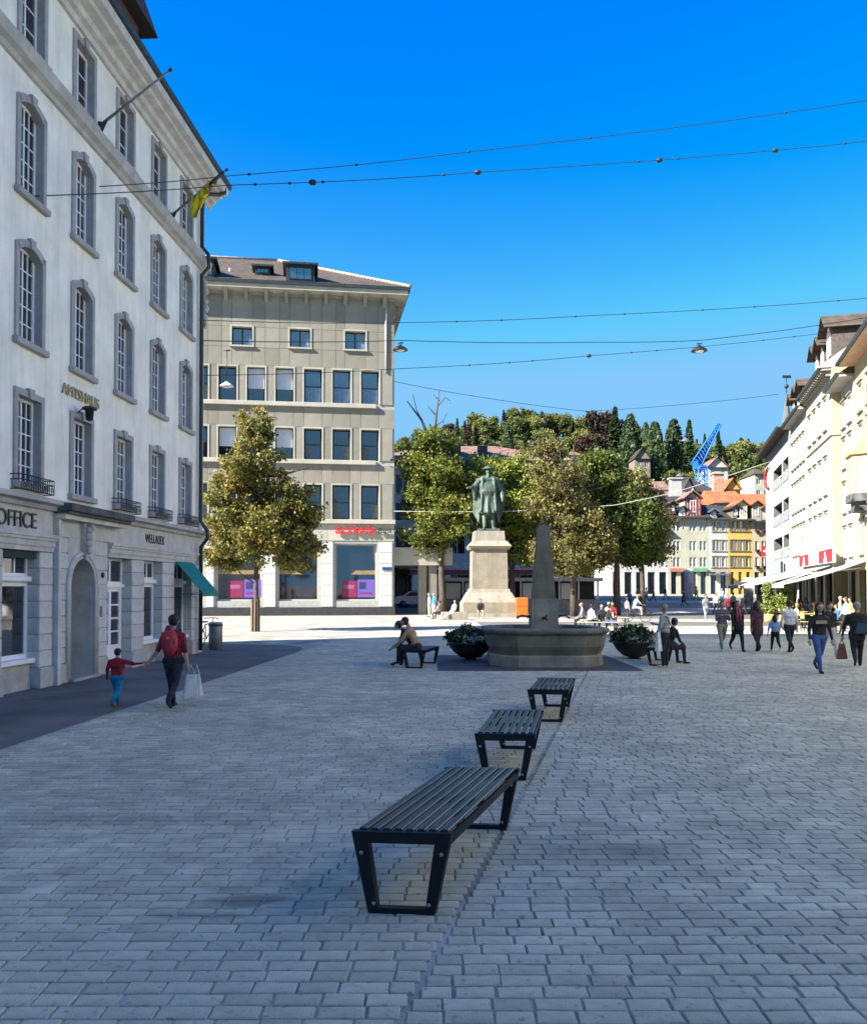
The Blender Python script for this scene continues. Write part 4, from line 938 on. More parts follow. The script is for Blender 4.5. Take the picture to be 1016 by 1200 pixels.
gdormer(H1, 800, 1.0, 592, 604, white, tile_dk); gdormer(H2, 836, .8, 594, 607, trimw, zinc); gdormer(H3, 862, .9, 590, 607, ochre, tile_dk)
gdormer(H3, 869, 1.4, 586, 609, M('pale_yellow', (.62, .57, .36), .9), tile_or); gdormer(H4, 886.5, 1.2, 586, 610, trimw, tile_or); gdormer(H4, 897, 1.0, 590, 609, beige, tile_or)
b = MB()
b.box(0, fx(852) - fx(829), -1.2, -.0, zz_(674), zz_(672)); b.obj('balcony_slab', dark_st, H2.root)
b = MB()
for q in np.linspace(.05, fx(852) - fx(829) - .05, 16): b.tube([(q, -1.15, zz_(672)), (q, -1.15, zz_(666))], .03, 4)
b.box(0, fx(852) - fx(829), -1.2, -1.1, zz_(666.5), zz_(665.7)); b.obj('balcony_railing', wood, H2.root)
for B, m in ((H1, M('green_band', (.10, .26, .14), .7)), (H1, M('red_band', (.40, .12, .09), .7))):
    b = MB(); u = fx(811) - B.pl.O.x if 'green' in m.name else fx(784) - B.pl.O.x; b.box(u, u + 1.9, -.4, -.02, 3.15, 3.6); b.obj('shop_blind', m, B.root)
fl = thing('swiss_flag', 'red flag with a white cross hanging on the beige house with flower boxes', 'flag', (fx(895.5), FY - .6, FB + zz_(652)))
b = MB(); b.box(-.7, .7, -.02, .02, 0, 1.4, 0); b.box(-.45, .45, -.03, -.02, .58, .82, 1); b.box(-.12, .12, -.032, -.02, .25, 1.15, 1); b.obj('cloth', [red, white], fl); b = MB(); b.tube([(0, .6, 1.4), (0, -.1, 1.5)], .03, 5); b.obj('pole', iron, fl)
# roofs further behind
def back(label, px0, px1, Y, pyr, pye, wall, roofm, kind='gable', dep=10, win_=True):
    x0 = P(px0, 600, Y).x; x1 = P(px1, 600, Y).x; ze = P(600, pye, Y).z; zr = P(600, pyr, Y).z
    B = Bld(label, (x0, Y), (1, 0), x1 - x0, dep, ze, wall, name='town_house')
    n = max(1, int((x1 - x0) / 3))
    if win_:
        for i in range(n): B.win((i + .5) * (x1 - x0) / n, ze - 2.2, .9, 1.3, nx=2, nz=1)
    B.finish(.15); B.roof(zr - ze, roofm, over=.5, kind=kind); return B
back('house with a bright orange roof right behind the golden yellow house', 838, 872, 135, 571, 590, pale_cream, tile_or)
back('house with a tawny roof right behind the half timbered dormer', 783, 812, 134, 572, 588, pale_white, tile_ro)
back('white gabled house under a black roof behind the tawny roof', 799, 842, 146, 558, 578, whitep, tile_dk, 'hip')
back('white house with a steep gable front between the tawny and black roofs', 800, 815, 143, 560, 578, whitep, tile_dk, 'front_gable')
back('house with a rose gable roof just above the brown tree', 755, 785, 148, 560, 575, pale_cream, tile_ro)
back('pale yellow gabled house above the orange roofs', 850, 867, 150, 560, 574, gold_y, tile_or, 'front_gable')
back('orange gabled house at the right end above the flower box house', 880, 910, 136, 575, 592, beige, tile_or)
for px, Y, p0, p1 in ((791, 130, 562, 590), (841, 140, 556, 580)):
    c = thing('chimney_stack', 'pale chimney rising above the roofs of the far row, ' + ('left of the half timbered dormer' if px < 800 else 'beside the blue crane tower'), 'chimney', (P(px, 600, Y).x, Y, 0))
    b = MB(); b.box(-.8, .8, -.6, .6, 8, P(600, p0, Y).z); b.obj('stack', pale_white if px < 800 else M('chimney_red', (.42, .22, .14), .8), c); b = MB(); b.box(-1, 1, -.8, .8, P(600, p0, Y).z, P(600, p0, Y).z + .25); b.obj('cap', surr, c)
# long building behind the plane trees
BBk = Bld('long pale building with a rose brown hip roof behind the statue and trees', (P(415, 600, 88).x, 88), (1, 0), P(675, 600, 88).x - P(415, 600, 88).x, 16, P(600, 545, 88).z, M('grey_plaster', (.42, .41, .37), .9, .08, 1, .1), z0=.3)
for i in range(8):
    for z in (5.2, 8.6, 11.4): BBk.win(2.2 + i * 2.75, z, 1.6, 1.9, nx=2, nz=1)
for i in range(7): BBk.hole(.8 + i * 3.2, 3.5 + i * 3.2, .2, 3.2)
BBk.finish(.25)
for i in range(7): window(BBk.root, 2.15 + i * 3.2, .2, 2.7, 3.0, 2, 1, .2, white, glass, fr=.1, bar=.08, name='shop_window')
BBk.roof(P(600, 519, 92).z - P(600, 545, 88).z, tile_ro, over=.8, kind='hip')
b = MB(); b.box(0, BBk.L, -1.4, 0, 3.4, 4.3); b.obj('canopy', M('canopy_white', (.60, .60, .58), .7), BBk.root); b = MB(); b.box(0, BBk.L, -1.42, -1.4, 3.42, 3.6); b.obj('red_stripe', red, BBk.root)
for px in (535, 567): u = P(px, 600, 88).x - BBk.pl.O.x; b = MB(); b.box(u - .5, u + .5, 2.0, 4.2, BBk.H + .9, BBk.H + 2.0); b.obj('roof_light', lead, BBk.rf)

# ================================================================== HILL
def hz(x, y):
    t = min(max((y - 150) / 190, 0), 1); s_ = t * t * (3 - 2 * t)
    pxx = x / max(y, 1) * F + 508
    base = 52 + 5 * math.sin(x * .018 + 1) + 5 * math.sin(x * .05) - max(0, (pxx - 830)) * .035 - max(0, 700 - pxx) * .012
    return -1 + s_ * base
nx_, ny_ = 60, 36; hm = MB(); xs_ = np.linspace(-160, 330, nx_); ys_ = np.concatenate([np.linspace(150, 380, 28), np.linspace(400, 900, 8)])
hm.add([(x, y, hz(x, y) + random.uniform(-.4, .4) if y > 155 else 0.5) for y in ys_ for x in xs_], [(j * nx_ + i, j * nx_ + i + 1, (j + 1) * nx_ + i + 1, (j + 1) * nx_ + i) for j in range(ny_ - 1) for i in range(nx_ - 1)], 0, True)
props(hm.obj('hillside', M('hill_grass', (.045, .06, .022), .9, .3, .06, .3, 2)), kind='structure')
bark = M('bark', (.085, .065, .05), .9, .25, 6, .5, 30, bdist=.04)
con_l = leafmat('conifer_leaves', [(.022, .045, .02), (.055, .09, .035), (.09, .13, .05), (.16, .18, .07)], nscale=.25)
bro_l = leafmat('broadleaf_leaves', [(.04, .065, .02), (.11, .14, .035), (.22, .23, .06), (.36, .28, .08)], nscale=.18)
cop_l = leafmat('copper_leaves', [(.02, .014, .014), (.05, .03, .022), (.10, .06, .03)], nscale=.2)
def mk_hilltree(kind):
    if kind == 0:      # conifer, height 1 unit = 20 m
        n = 2200; t = rng.uniform(.04, 1, n) ** .8; ang = rng.uniform(0, 6.28, n); lay = np.floor(t * 16) / 16; rr_ = (1 - t) * 3.6 * (.62 + .45 * np.abs(np.sin(t * 34))) + .15
        rad = rr_ * rng.uniform(.25, 1, n) ** .6 * (1 + .25 * np.sin(ang * 3 + t * 5)); p = np.stack([rad * np.cos(ang), rad * np.sin(ang), t * 19 + 1 - rad * .25], 1)
        a = np.stack([np.cos(ang), np.sin(ang), rng.uniform(-.7, -.1, n)], 1); a /= np.linalg.norm(a, axis=1)[:, None]; b = np.stack([-np.sin(ang), np.cos(ang), rng.uniform(-.3, .3, n)], 1)
        s_ = rng.uniform(.5, 1.1, n)[:, None]; V = np.stack([p - a * s_ * .6, p + b * s_ * .35, p + a * s_ * .6, p - b * s_ * .35], 1).reshape(-1, 3)
        return quads_mesh('crown', V, con_l)
    if kind == 3:      # columnar conifer
        n = 2600; t = rng.uniform(.02, 1, n); ang = rng.uniform(0, 6.28, n); rad = (3.0 * np.sin(np.pi * np.clip(t * .86 + .12, 0, 1)) ** .6 * (.85 + .2 * np.sin(ang * 4 + t * 9))) * rng.uniform(.3, 1, n) ** .45
        p = np.stack([rad * np.cos(ang), rad * np.sin(ang), t * 19 + 1], 1); a = rng.normal(size=(n, 3)); a[:, 2] -= .8; a /= np.linalg.norm(a, axis=1)[:, None]; b = np.cross(a, rng.normal(size=(n, 3))); b /= np.linalg.norm(b, axis=1)[:, None]
        s_ = rng.uniform(.4, .95, n)[:, None]; V = np.stack([p - a * s_ * .6, p + b * s_ * .4, p + a * s_ * .6, p - b * s_ * .4], 1).reshape(-1, 3)
        return quads_mesh('crown', V, con_l)
    env = [((rng.uniform(-2, 2), rng.uniform(-2, 2), rng.uniform(5, 11)), (rng.uniform(2, 3.6), rng.uniform(2, 3.6), rng.uniform(2, 3.4)), 1) for _ in range(7)]
    return quads_mesh('crown', leaves(95, 26, env, .75, .55, .4), bro_l if kind == 1 else cop_l)
hk = {k: [mk_hilltree(k) for _ in range(2)] for k in (0, 1, 2, 3)}
trk = MB().tube([(0, 0, -2), (0, 0, 6), (0, 0, 13)], [.45, .3, .1], 6).mesh('trunk', bark)
def hill_tree(px, Y, pyt, kind, label, lv=None):
    x = P(px, 600, Y).x; z = hz(x, Y) if Y > 152 else gz(Y); top = P(600, pyt, Y).z; hh = max((top - z) / (20 if kind in (0, 3) else 14), .25)
    o = thing({0: 'spruce_tree', 3: 'cypress_tree', 1: 'broadleaf_tree', 2: 'copper_beech_tree'}[kind], label, 'tree', (x, Y, z), random.uniform(0, 6), 'trees on the wooded hillside')
    o.scale = (hh * random.uniform(.9, 1.15),) * 2 + (hh,); link('crown', random.choice(hk[kind]), o); link('trunk', trk, o); return o
special = [(688, 262, 497, 2, 'round copper brown tree left of the two tallest conifers on the hill'), (712, 262, 476, 2, 'tall dark purple brown tree on the hill, tallest on the skyline'), (721, 255, 477, 0, 'tall spruce just right of the dark purple brown tree'),
    (739, 250, 486, 3, 'narrow dark conifer between the tall spruce and the brown roofed hill house'), (768, 240, 495, 3, 'broad columnar conifer nearest to the right of the brown roofed hill house'), (790, 245, 492, 3, 'columnar conifer on the hill left of the crane'),
    (808, 262, 492, 0, 'spruce on the skyline just left of the crane jib'), (842, 285, 505, 0, 'spiky dark spruce right behind the tip of the crane jib'), (866, 265, 512, 1, 'big round tree on the skyline right of the crane'), (853, 215, 538, 1, 'round dark tree right of the white gabled hill house'), (700, 225, 512, 0, 'pale green spruce left of the tallest conifer'), (886, 205, 548, 1, 'small yellowish tree before the grey hill house at the right'), (828, 225, 556, 0, 'small dark conifer beside the crane tower')]
for s_ in special: hill_tree(*s_)
rr_ = random.Random(5); k = 0
labs = {0: 'dark green spruce on the hill', 3: 'slim columnar conifer on the hill', 1: 'leafy green tree on the hill', 2: 'rusty brown tree on the hill'}
for row, (Y, dpx) in enumerate(((172, 15), (195, 13), (218, 12), (242, 11), (268, 10), (292, 9), (320, 8))):
    px = 445 + rr_.uniform(0, 8)
    while px < 925:
        kind = rr_.choices((0, 1, 2, 3), (2, 8, .6, .7) if px < 690 else (3, 5, .5, 1.6))[0]
        x = P(px, 600, Y).x; z = hz(x, Y); hgt = rr_.uniform(7.5, 12) if kind in (1, 2) else rr_.uniform(9, 14)
        if not (820 < px < 870 and row == 1 or 750 < px < 764 and row in (2, 1) or px > 885 and row < 2):
            zn = ('against the bank corner', 'left of the dead branches', 'behind the dead branches', 'right of the dead branches', 'straight above the statue', 'just right of the statue', 'straight above the obelisk', 'just right of the obelisk', 'left of the copper tree', 'under the tallest spruce', 'left of the brown hill house', 'right of the brown hill house', 'left of the crane', 'behind the crane mast', 'right of the white hill house', 'above the orange roofs', 'beside the balcony block')[min(int((px - 440) / 29), 16)]; zh = ('at the very foot', 'low down', 'below the middle', 'halfway up', 'high up', 'near the skyline', 'on the skyline')[row]; hill_tree(px, Y + rr_.uniform(-8, 8), HZ - (z + hgt - CAMZ) / Y * F, kind, labs[kind] + ' ' + zh + ' ' + zn)
        px += dpx * rr_.uniform(.8, 1.3)
print('hill trees', len([o for o in bpy.data.objects if o.get('group') == 'trees on the wooded hillside']))
def hillhouse(label, px0, px1, Y, pyr, pye, pyb, wall, rm, kind='front_gable'):
    x0, x1 = P(px0, 600, Y).x, P(px1, 600, Y).x; zb_ = P(600, pyb, Y).z
    B = Bld(label, (x0, Y), (1, 0), x1 - x0, 9, P(600, pye, Y).z - zb_, wall, z0=zb_, name='hill_house'); n = max(2, int((x1 - x0) / 2.6))
    zt = B.H
    for i in range(n):
        for z in (B.H - 2.2, B.H - 4.8):
            if z > .5: B.win((i + .5) * B.L / n, z, .9, 1.3, nx=2, nz=1)
    B.finish(.15); B.roof(P(600, pyr, Y).z - P(600, pye, Y).z, rm, over=.6, kind=kind)
hillhouse('white house with a grey gable roof on the hill beside the crane', 829, 853, 208, 535, 548, 572, whitep, tile_ro)
hillhouse('brown house with a pointed roof among the conifers on the hill', 744, 762, 236, 524, 538, 560, M('brown_house', (.20, .16, .12), .9), tile_dk)
hillhouse('pale villa below the skyline, left of the tall conifers', 664, 684, 232, 526, 534, 556, pale_white, tile_ro, 'hip')
hillhouse('grey house on the hill just left of the balcony block', 884, 902, 192, 546, 556, 590, pale_cream, tile_br, 'hip')
hillhouse('small white house in the trees above the rose roof', 700, 716, 240, 541, 548, 560, whitep, tile_br, 'hip')
hillhouse('grey roofed house between the tall conifers and the crane', 800, 816, 214, 556, 562, 580, M('brown_house', (.20, .16, .12), .9), tile_dk, 'hip')
# crane
blue = M('crane_blue', (.02, .16, .52), .5, .1, 3, 0); cr = thing('tower_crane', 'bright blue tower crane with its jib raised to the right among the hill trees', 'crane', (P(822, 600, 170).x, 170, 3))
b = MB(); h_ = P(600, 548, 170).z - 3; w_ = .85
for sx in (-1, 1):
    for sy in (-1, 1): b.tube([(sx * w_, sy * w_, 0), (sx * w_, sy * w_, h_)], .13, 4)
n = 14
for i in range(n):
    z0, z1 = h_ * i / n, h_ * (i + 1) / n
    for s_ in (-1, 1): b.tube([(-w_, s_ * w_, z0), (w_, s_ * w_, z1)], .08, 4); b.tube([(s_ * w_, -w_, z1), (s_ * w_, w_, z0)], .08, 4); b.tube([(-w_, s_ * w_, z1), (w_, s_ * w_, z1)], .08, 4); b.tube([(-w_, s_ * w_, z1), (w_, s_ * w_, z0)], .08, 4)
b.obj('mast', blue, cr)
jt = P(844, 498, 170) - Vector((P(822, 600, 170).x, 170, 3)); jb = Vector((-.6, 0, h_ - .5)); b = MB()
up = Vector((-.75, 0, .65)).normalized()
for off in (Vector((0, -.8, 0)), Vector((0, .8, 0)), up * 1.9): b.tube([jb + off, jt + off * .3], .16, 4)
for i in range(14):
    p0 = jb.lerp(jt, i / 14); p1 = jb.lerp(jt, (i + 1) / 14); f0 = 1 - .7 * i / 14; f1 = 1 - .7 * (i + 1) / 14
    for s_ in (-1, 1): b.tube([p0 + Vector((0, .8 * s_, 0)) * f0, p1 + up * 1.9 * f1, p1 + Vector((0, .8 * s_, 0)) * f1], .1, 4)
    b.tube([p0 + Vector((0, -.8, 0)) * f0, p1 + Vector((0, .8, 0)) * f1], .1, 4)
b.obj('jib', blue, cr); b = MB(); b.box(-1.5, .9, -.8, .8, h_ - .4, h_ + .4); b.box(-1.6, -.8, -.6, .6, h_ + .4, h_ + 1.2); b.obj('slewing_deck', blue, cr)

# ================================================================== CITY TREES
plane_l = [leafmat('autumn_leaves_' + str(i), c, nscale=s_) for i, (c, s_) in enumerate((
    ([(.035, .042, .016), (.085, .09, .025), (.15, .145, .035), (.25, .215, .05), (.32, .18, .05)], .8),
    ([(.05, .075, .016), (.13, .17, .03), (.27, .29, .05), (.44, .40, .07)], .8),
    ([(.06, .06, .02), (.11, .105, .035), (.19, .165, .05), (.30, .25, .08)], .8),
    ([(.03, .055, .013), (.065, .10, .02), (.12, .16, .03), (.2, .21, .045)], .5),
    ([(.05, .055, .02), (.12, .115, .04), (.22, .20, .065), (.32, .28, .08)], .8)))]
def city_tree(label, base, env, mat, nclump, per=60, size=.15, sig=.3, trunk_h=3, tr=.16, top=None, lean=(0, 0), seedk=0):
    rd = random.Random(seedk); o = thing('plane_tree', label, 'tree', base)
    V = leaves(int(nclump * .62), int(per * 1.6), env, size, sig * .8, .36, .2); link('crown', quads_mesh('crown', V, mat), o)
    b = MB(); zt = top or max(e[0][2] + e[1][2] * .5 for e in env)
    pts = [(lean[0] * t + rd.uniform(-.05, .05), lean[1] * t, zt * t) for t in np.linspace(0, 1, 8)]; pts[0] = (0, 0, -.1)
    b.tube(pts, [tr * 1.25] + [tr * (1 - .85 * t) for t in np.linspace(.1, 1, 7)], 9)
    o_t = b.obj('trunk', bark, o)
    for k in range(14):
        e = rd.choice(env); z0 = rd.uniform(trunk_h * .85, zt * .75); t = z0 / zt
        st_ = Vector((lean[0] * t, lean[1] * t, z0)); en = Vector((e[0][0] + rd.uniform(-.7, .7) * e[1][0], e[0][1] + rd.uniform(-.7, .7) * e[1][1], max(e[0][2] + rd.uniform(-.3, .8) * e[1][2], z0 + .4)))
        mid = st_.lerp(en, .5) + Vector((0, 0, -.15)); b2 = MB(); b2.tube([st_, mid, en], [tr * .4 * (1 - .5 * t), tr * .22, .015], 6); b2.obj('branch', bark, o)
    return o
def PT(px, Y): return (P(px, 600, Y).x, Y, gz(Y))
def env_from(pxc, Y, blobs):
    s_ = Y / F; c0 = P(pxc, 600, Y); out = []
    for px, py, rx, ry, w_ in blobs:
        q = P(px, py, Y); out.append(((q.x - c0.x, rng.uniform(-.25, .25) * rx * s_, q.z - gz(Y)), (rx * s_, rx * s_ * .9, ry * s_), w_))
    return out
t1 = city_tree('young autumn tree with yellow green leaves before the beige bank', PT(300, 40.8), env_from(300, 40.8, [(302, 500, 20, 24, .9), (300, 545, 38, 32, 2.0), (268, 575, 30, 24, 1.1), (335, 590, 40, 30, 1.8), (300, 625, 58, 36, 3.6), (262, 650, 26, 20, .9), (345, 640, 32, 26, 1.3), (350, 610, 24, 22, .8)]), plane_l[0], 620, 70, .16, .22, trunk_h=2.0, tr=.13, seedk=1)
b = MB()
for k in range(4):
    a_ = k * math.pi / 2 + .5; b.tube([(.26 * math.cos(a_), .26 * math.sin(a_), 0), (.24 * math.cos(a_), .24 * math.sin(a_), 2.0)], .045, 7)
tgd = thing('tree_guard', 'slatted wooden guard round the trunk of the young tree before the bank', 'tree guard', PT(300, 40.8))
for k in range(8):
    a_ = k * math.pi / 4; b = MB(); b.box(-.04, .04, -.015, .015, 0, 1.5); b.obj('slat', M('guard_wood', (.19, .14, .095), .8, .15, 6, .2), tgd, (.2 * math.cos(a_), .2 * math.sin(a_), 0), (0, 0, a_ + math.pi / 2))
for z in (.3, 1.3): b = MB(); b.tube([(.19 * math.cos(a_), .19 * math.sin(a_), z) for a_ in np.linspace(0, 6.28, 17)], .012, 5); b.obj('ring', iron, tgd)
city_tree('leafy yellow green tree with bare dead top branches between the bank and the statue', PT(518, 67), env_from(518, 67, [(508, 520, 28, 20, 1), (492, 545, 28, 24, 1.3), (525, 560, 36, 34, 2), (495, 585, 30, 28, 1.6), (532, 605, 36, 30, 1.8), (505, 625, 34, 24, 1.3), (540, 575, 22, 30, 1)]), plane_l[1], 480, 60, .24, .38, trunk_h=3.2, tr=.3, top=10.5, seedk=2)
dead = thing('dead_branches', 'bare dead branches sticking up out of the yellow green tree', 'branch', PT(518, 67.1))
c0 = P(518, 600, 67.1); 
for q in ([(508, 520), (511, 490), (515, 456)], [(505, 520), (494, 492), (477, 470)], [(513, 476), (522, 466), (528, 470)], [(494, 492), (488, 480), (484, 462)], [(512, 488), (503, 478), (500, 474)], [(510, 500), (520, 492), (524, 484)], [(515, 470), (508, 462)]):
    b = MB(); n = len(q); b.tube([Vector((P(px, py, 67.1) - c0).xyz) + Vector((0, 0, CAMZ + (0))) * 0 + Vector((0, 0, P(518, 600, 67.1).z)) for px, py in q], [.16 * (1 - .8 * i / (n - 1)) if q[0][0] in (508, 505) else .05 * (1 - .6 * i / (n - 1)) for i in range(n)], 6); b.obj('branch', bark, dead)
city_tree('yellow green tree right behind the statue', PT(600, 70), env_from(600, 70, [(585, 560, 32, 24, 1.4), (615, 560, 32, 26, 1.4), (560, 560, 24, 24, 1), (610, 600, 42, 34, 2.2), (575, 610, 34, 34, 1.6), (618, 640, 34, 24, 1.4)]), plane_l[1], 430, 55, .26, .42, trunk_h=3.2, tr=.26, seedk=3)
city_tree('tree with thin brownish autumn leaves right of the stone obelisk', PT(672, 63), env_from(672, 63, [(640, 530, 20, 18, .5), (650, 560, 30, 24, 1), (655, 595, 34, 26, 1.5), (680, 615, 38, 28, 1.9), (665, 650, 44, 24, 2), (700, 640, 26, 26, 1.2)]), plane_l[2], 430, 55, .22, .40, trunk_h=3.0, tr=.24, seedk=4)
city_tree('dark green dense tree in the middle of the square beyond the obelisk', PT(722, 66), env_from(722, 66, [(700, 555, 34, 26, 1.6), (712, 585, 40, 30, 2), (730, 615, 42, 30, 2), (700, 630, 38, 26, 1.6), (740, 645, 38, 22, 1.6)]), plane_l[3], 470, 60, .26, .40, trunk_h=3.2, tr=.28, seedk=5)
city_tree('pale autumn tree nearest to the far row of town houses', PT(752, 72), env_from(752, 72, [(742, 570, 26, 20, 1), (752, 595, 30, 24, 1.4), (762, 620, 26, 24, 1.3), (745, 640, 32, 22, 1.2), (770, 640, 18, 18, .6)]), plane_l[4], 330, 55, .25, .38, trunk_h=3.2, tr=.24, seedk=6)
city_tree('small dark tree seen through the arcade right of the bank', PT(477, 84), env_from(477, 84, [(478, 655, 18, 16, 1), (470, 665, 12, 12, .5)]), plane_l[3], 80, 50, .26, .35, trunk_h=2.5, tr=.2, top=4, seedk=7)
# ================================================================== FOUNTAIN
fst = M('fountain_stone', (.16, .148, .112), .8, .2, 2, .35, 30, streak=.4); fst_l = M('fountain_base_stone', (.27, .255, .205), .8, .2, 2, .35, 30, streak=.35)
FO = thing('stone_fountain', 'octagonal grey stone fountain basin with a tall tapering obelisk in the middle', 'fountain', (P(636, 600, 23.6).x, 23.55, 0))
def octo(rx, ry, c=.42):
    return [(-rx, -ry * c), (-rx * .86, -ry * .78), (-rx * .55, -ry), (rx * .55, -ry), (rx * .86, -ry * .78), (rx, -ry * c), (rx, ry * c), (rx * .86, ry * .78), (rx * .55, ry), (-rx * .55, ry), (-rx * .86, ry * .78), (-rx, ry * c)]
def rings(b, prof, mi=0, close=True):                # prof: (scale, z)
    vs = []; fs = []; base = octo(1.6, 1.62); n = len(base)
    for s_, z in prof: vs += [(x * s_, y * s_, z) for x, y in base]
    for i in range(len(prof) - 1):
        for k in range(n): fs.append((i * n + k, i * n + (k + 1) % n, (i + 1) * n + (k + 1) % n, (i + 1) * n + k))
    b.add(vs, fs, mi)
b = MB(); rings(b, [(.93, 0), (.93, .26), (.90, .3)]); b.obj('base', fst_l, FO)
b = MB(); rings(b, [(.90, .295), (.905, .34), (.955, .52), (.97, .74), (.975, .80)]); rings(b, [(.80, .8), (.80, .5), (.0, .5)]); b.obj('basin', fst, FO)
b = MB(); rings(b, [(.97, .802), (1.0, .84), (1.03, .88), (1.035, .93), (1.01, .97), (.84, .985), (.80, .96), (.80, .78)]); b.obj('rim', fst, FO)
wm = M('fountain_water', (.02, .03, .028), .04, .1, 2, .25, 9, ior=1.33); b = MB(); rings(b, [(.81, .86), (0, .86)]); b.obj('water', wm, FO)
b = MB()
def frus(b, z0, z1, a, c, mi=0): b.hexa([(-a, -a, z0), (a, -a, z0), (a, a, z0), (-a, a, z0)], [(-c, -c, z1), (c, -c, z1), (c, c, z1), (-c, c, z1)], mi)
frus(b, .5, 1.74, .37, .345); b.obj('plinth', fst_l, FO)
b = MB(); frus(b, 1.742, 3.64, .30, .155); frus(b, 3.64, 3.72, .155, .09); b.obj('obelisk', fst, FO)
for a_ in (0, math.pi / 2, math.pi, -math.pi / 2):
    b = MB(); b.tube([(0, -.36, 1.25), (0, -.6, 1.28), (0, -.72, 1.2)], .025, 7); b.lathe([(.09, 0), (.07, .04)], 10, c=(0, -.37, 1.21)); b.obj('spout', M('bronze_spout', (.12, .09, .04), .4, metal=.8), FO, rot=(0, 0, a_))
# planters
def planter(x, Y, label, seedk):
    o = thing('flower_planter', label, 'planter', (x, Y, 0), 0, 'bowl planters beside the fountain'); pm = M('planter_metal', (.022, .024, .024), .5, .2, 4, .1)
    b = MB(); b.lathe([(.12, .04), (.3, .08), (.5, .25), (.62, .46), (.64, .5), (.6, .5), (.55, .42), (0, .4)], 24); b.obj('bowl', pm, o)
    b = MB(); b.lathe([(.2, 0), (.2, .03), (.06, .05), (.06, .1)], 12); b.obj('foot', pm, o)
    V = leaves(60, 60, [((0, 0, .66), (.5, .5, .26), 2), ((-.3, .1, .6), (.35, .3, .2), 1), ((.35, -.1, .56), (.3, .3, .18), 1)], .10, .07); link('foliage', quads_mesh('foliage', V, M('planter_leaves', (.04, .075, .02), .6, .3, 3, 0, rand=.5, island=True)), o)
    V = leaves(26, 12, [((.1, -.3, .56), (.5, .35, .14), 1)], .05, .05); link('white_blossom', quads_mesh('white_blossom', V, M('white_blossom', (.6, .6, .5), .6)), o)
    V = leaves(18, 8, [((0, 0, .66), (.6, .5, .24), 1)], .05, .05); link('yellow_blossom', quads_mesh('yellow_blossom', V, M('yellow_blossom', (.5, .4, .06), .6)), o)
    b = MB(); rd = random.Random(seedk)
    for k in range(26):
        a_ = rd.uniform(0, 6.28); r = rd.uniform(0, .4); h = rd.uniform(.3, .5); b.tube([(r * math.cos(a_), r * math.sin(a_), .42), (r * 1.4 * math.cos(a_), r * 1.4 * math.sin(a_), .42 + h * .6), (r * 1.9 * math.cos(a_), r * 1.9 * math.sin(a_), .45 + h)], [.012, .01, .003], 4)
    b.obj('grass_stems', M('stem_green', (.06, .10, .03), .6), o)
planter(P(551, 600, 24.6).x, 24.6, 'dark bowl planter of leafy flowers to the left of the fountain', 1)
planter(P(742, 600, 25.0).x, 25.0, 'dark bowl planter of leafy flowers to the right of the fountain', 2)

# ================================================================== BENCHES
bm_f = M('bench_black_metal', (.004, .0045, .006), .5, .15, 6, .05, spec=.3); bm_s = M('bench_slat', (.009, .012, .022), .36, .25, 5, .05, spec=.35); bolt_m = M('bolt_steel', (.35, .35, .36), .35, metal=.8)
def bench(label, pn, pf, w_=.62, H=.5, skew=0.0, group='black slatted benches in a line on the cobbles'):
    """pn, pf: ground centres of the near and far end frames"""
    pn, pf = Vector(pn), Vector(pf); d = (pf - pn); L_ = d.length; a_ = math.atan2(-d.x, d.y)
    o = thing('bench', label, 'bench', pn, a_, group); sk = skew
    def fr(y):
        b = MB(); t = .028; tp = w_ / 2; bt = w_ / 2 - .105; lw = .085
        P4 = [(-tp, H), (tp, H), (bt, 0), (-bt, 0)]; I4 = [(-tp + lw + .02, H - .07), (tp - lw - .02, H - .07), (bt - lw + .03, .035), (-bt + lw - .03, .035)]
        f = lambda x, z, yy: (x * math.cos(sk), yy + x * math.sin(sk), z)
        vs = [f(x, z, y - t) for x, z in P4 + I4] + [f(x, z, y + t) for x, z in P4 + I4]; fs = []
        for k in range(4):
            n_ = (k + 1) % 4; fs += [(k, k + 4, n_ + 4, n_), (8 + k, 8 + n_, 12 + n_, 12 + k), (k, n_, 8 + n_, 8 + k), (4 + k, 12 + k, 12 + n_, 4 + n_)]
        b.add(vs, fs); return b
    for y in (.03, L_ - .03):
        q = fr(y).obj('end_frame', bm_f, o)
        for sx in (-1, 1):
            for z, x in ((H - .13, w_ / 2 - .062), (.06, w_ / 2 - .14)):
                bb = MB(); x *= sx; bb.lathe([(.014, 0), (.011, .006)], 8); bb.obj('bolt', bolt_m, q, (x * math.cos(sk), y - .028 + x * math.sin(sk), z), (R(90), 0, 0))
    ns = 8; sw = (w_ - .04) / ns
    for k in range(ns):
        x = -w_ / 2 + .02 + sw * (k + .5); off = x * math.sin(sk); xx = x * math.cos(sk)
        b = MB(); y0, y1 = .0 + off + .045, L_ - .045 + off; hw = sw * .36
        b.box(xx - hw, xx + hw, y0, y1, H - .012, H + .012, ch=.006); b.obj('slat', bm_s, o)
    for sx in (-1, 1):
        b = MB(); x = sx * (w_ / 2 - .03); b.box(x - .012, x + .012, .04 + x * math.sin(sk), L_ - .04 + x * math.sin(sk), H - .075, H - .021); b.obj('side_rail', bm_f, o)
    b = MB(); b.box(-w_ / 2 * .9, w_ / 2 * .9, L_ / 2 - .02, L_ / 2 + .02, H - .06, H - .021); b.obj('cross_rail', bm_f, o)
    return o
bench('nearest and largest looking black slatted bench in the foreground', (-.2, 5.38, 0), (.415, 7.33, 0), .62, .5, R(12))
bench('second black slatted bench, just behind the nearest one', (.745, 9.12, 0), (1.065, 10.95, 0), .64, .48, R(6))
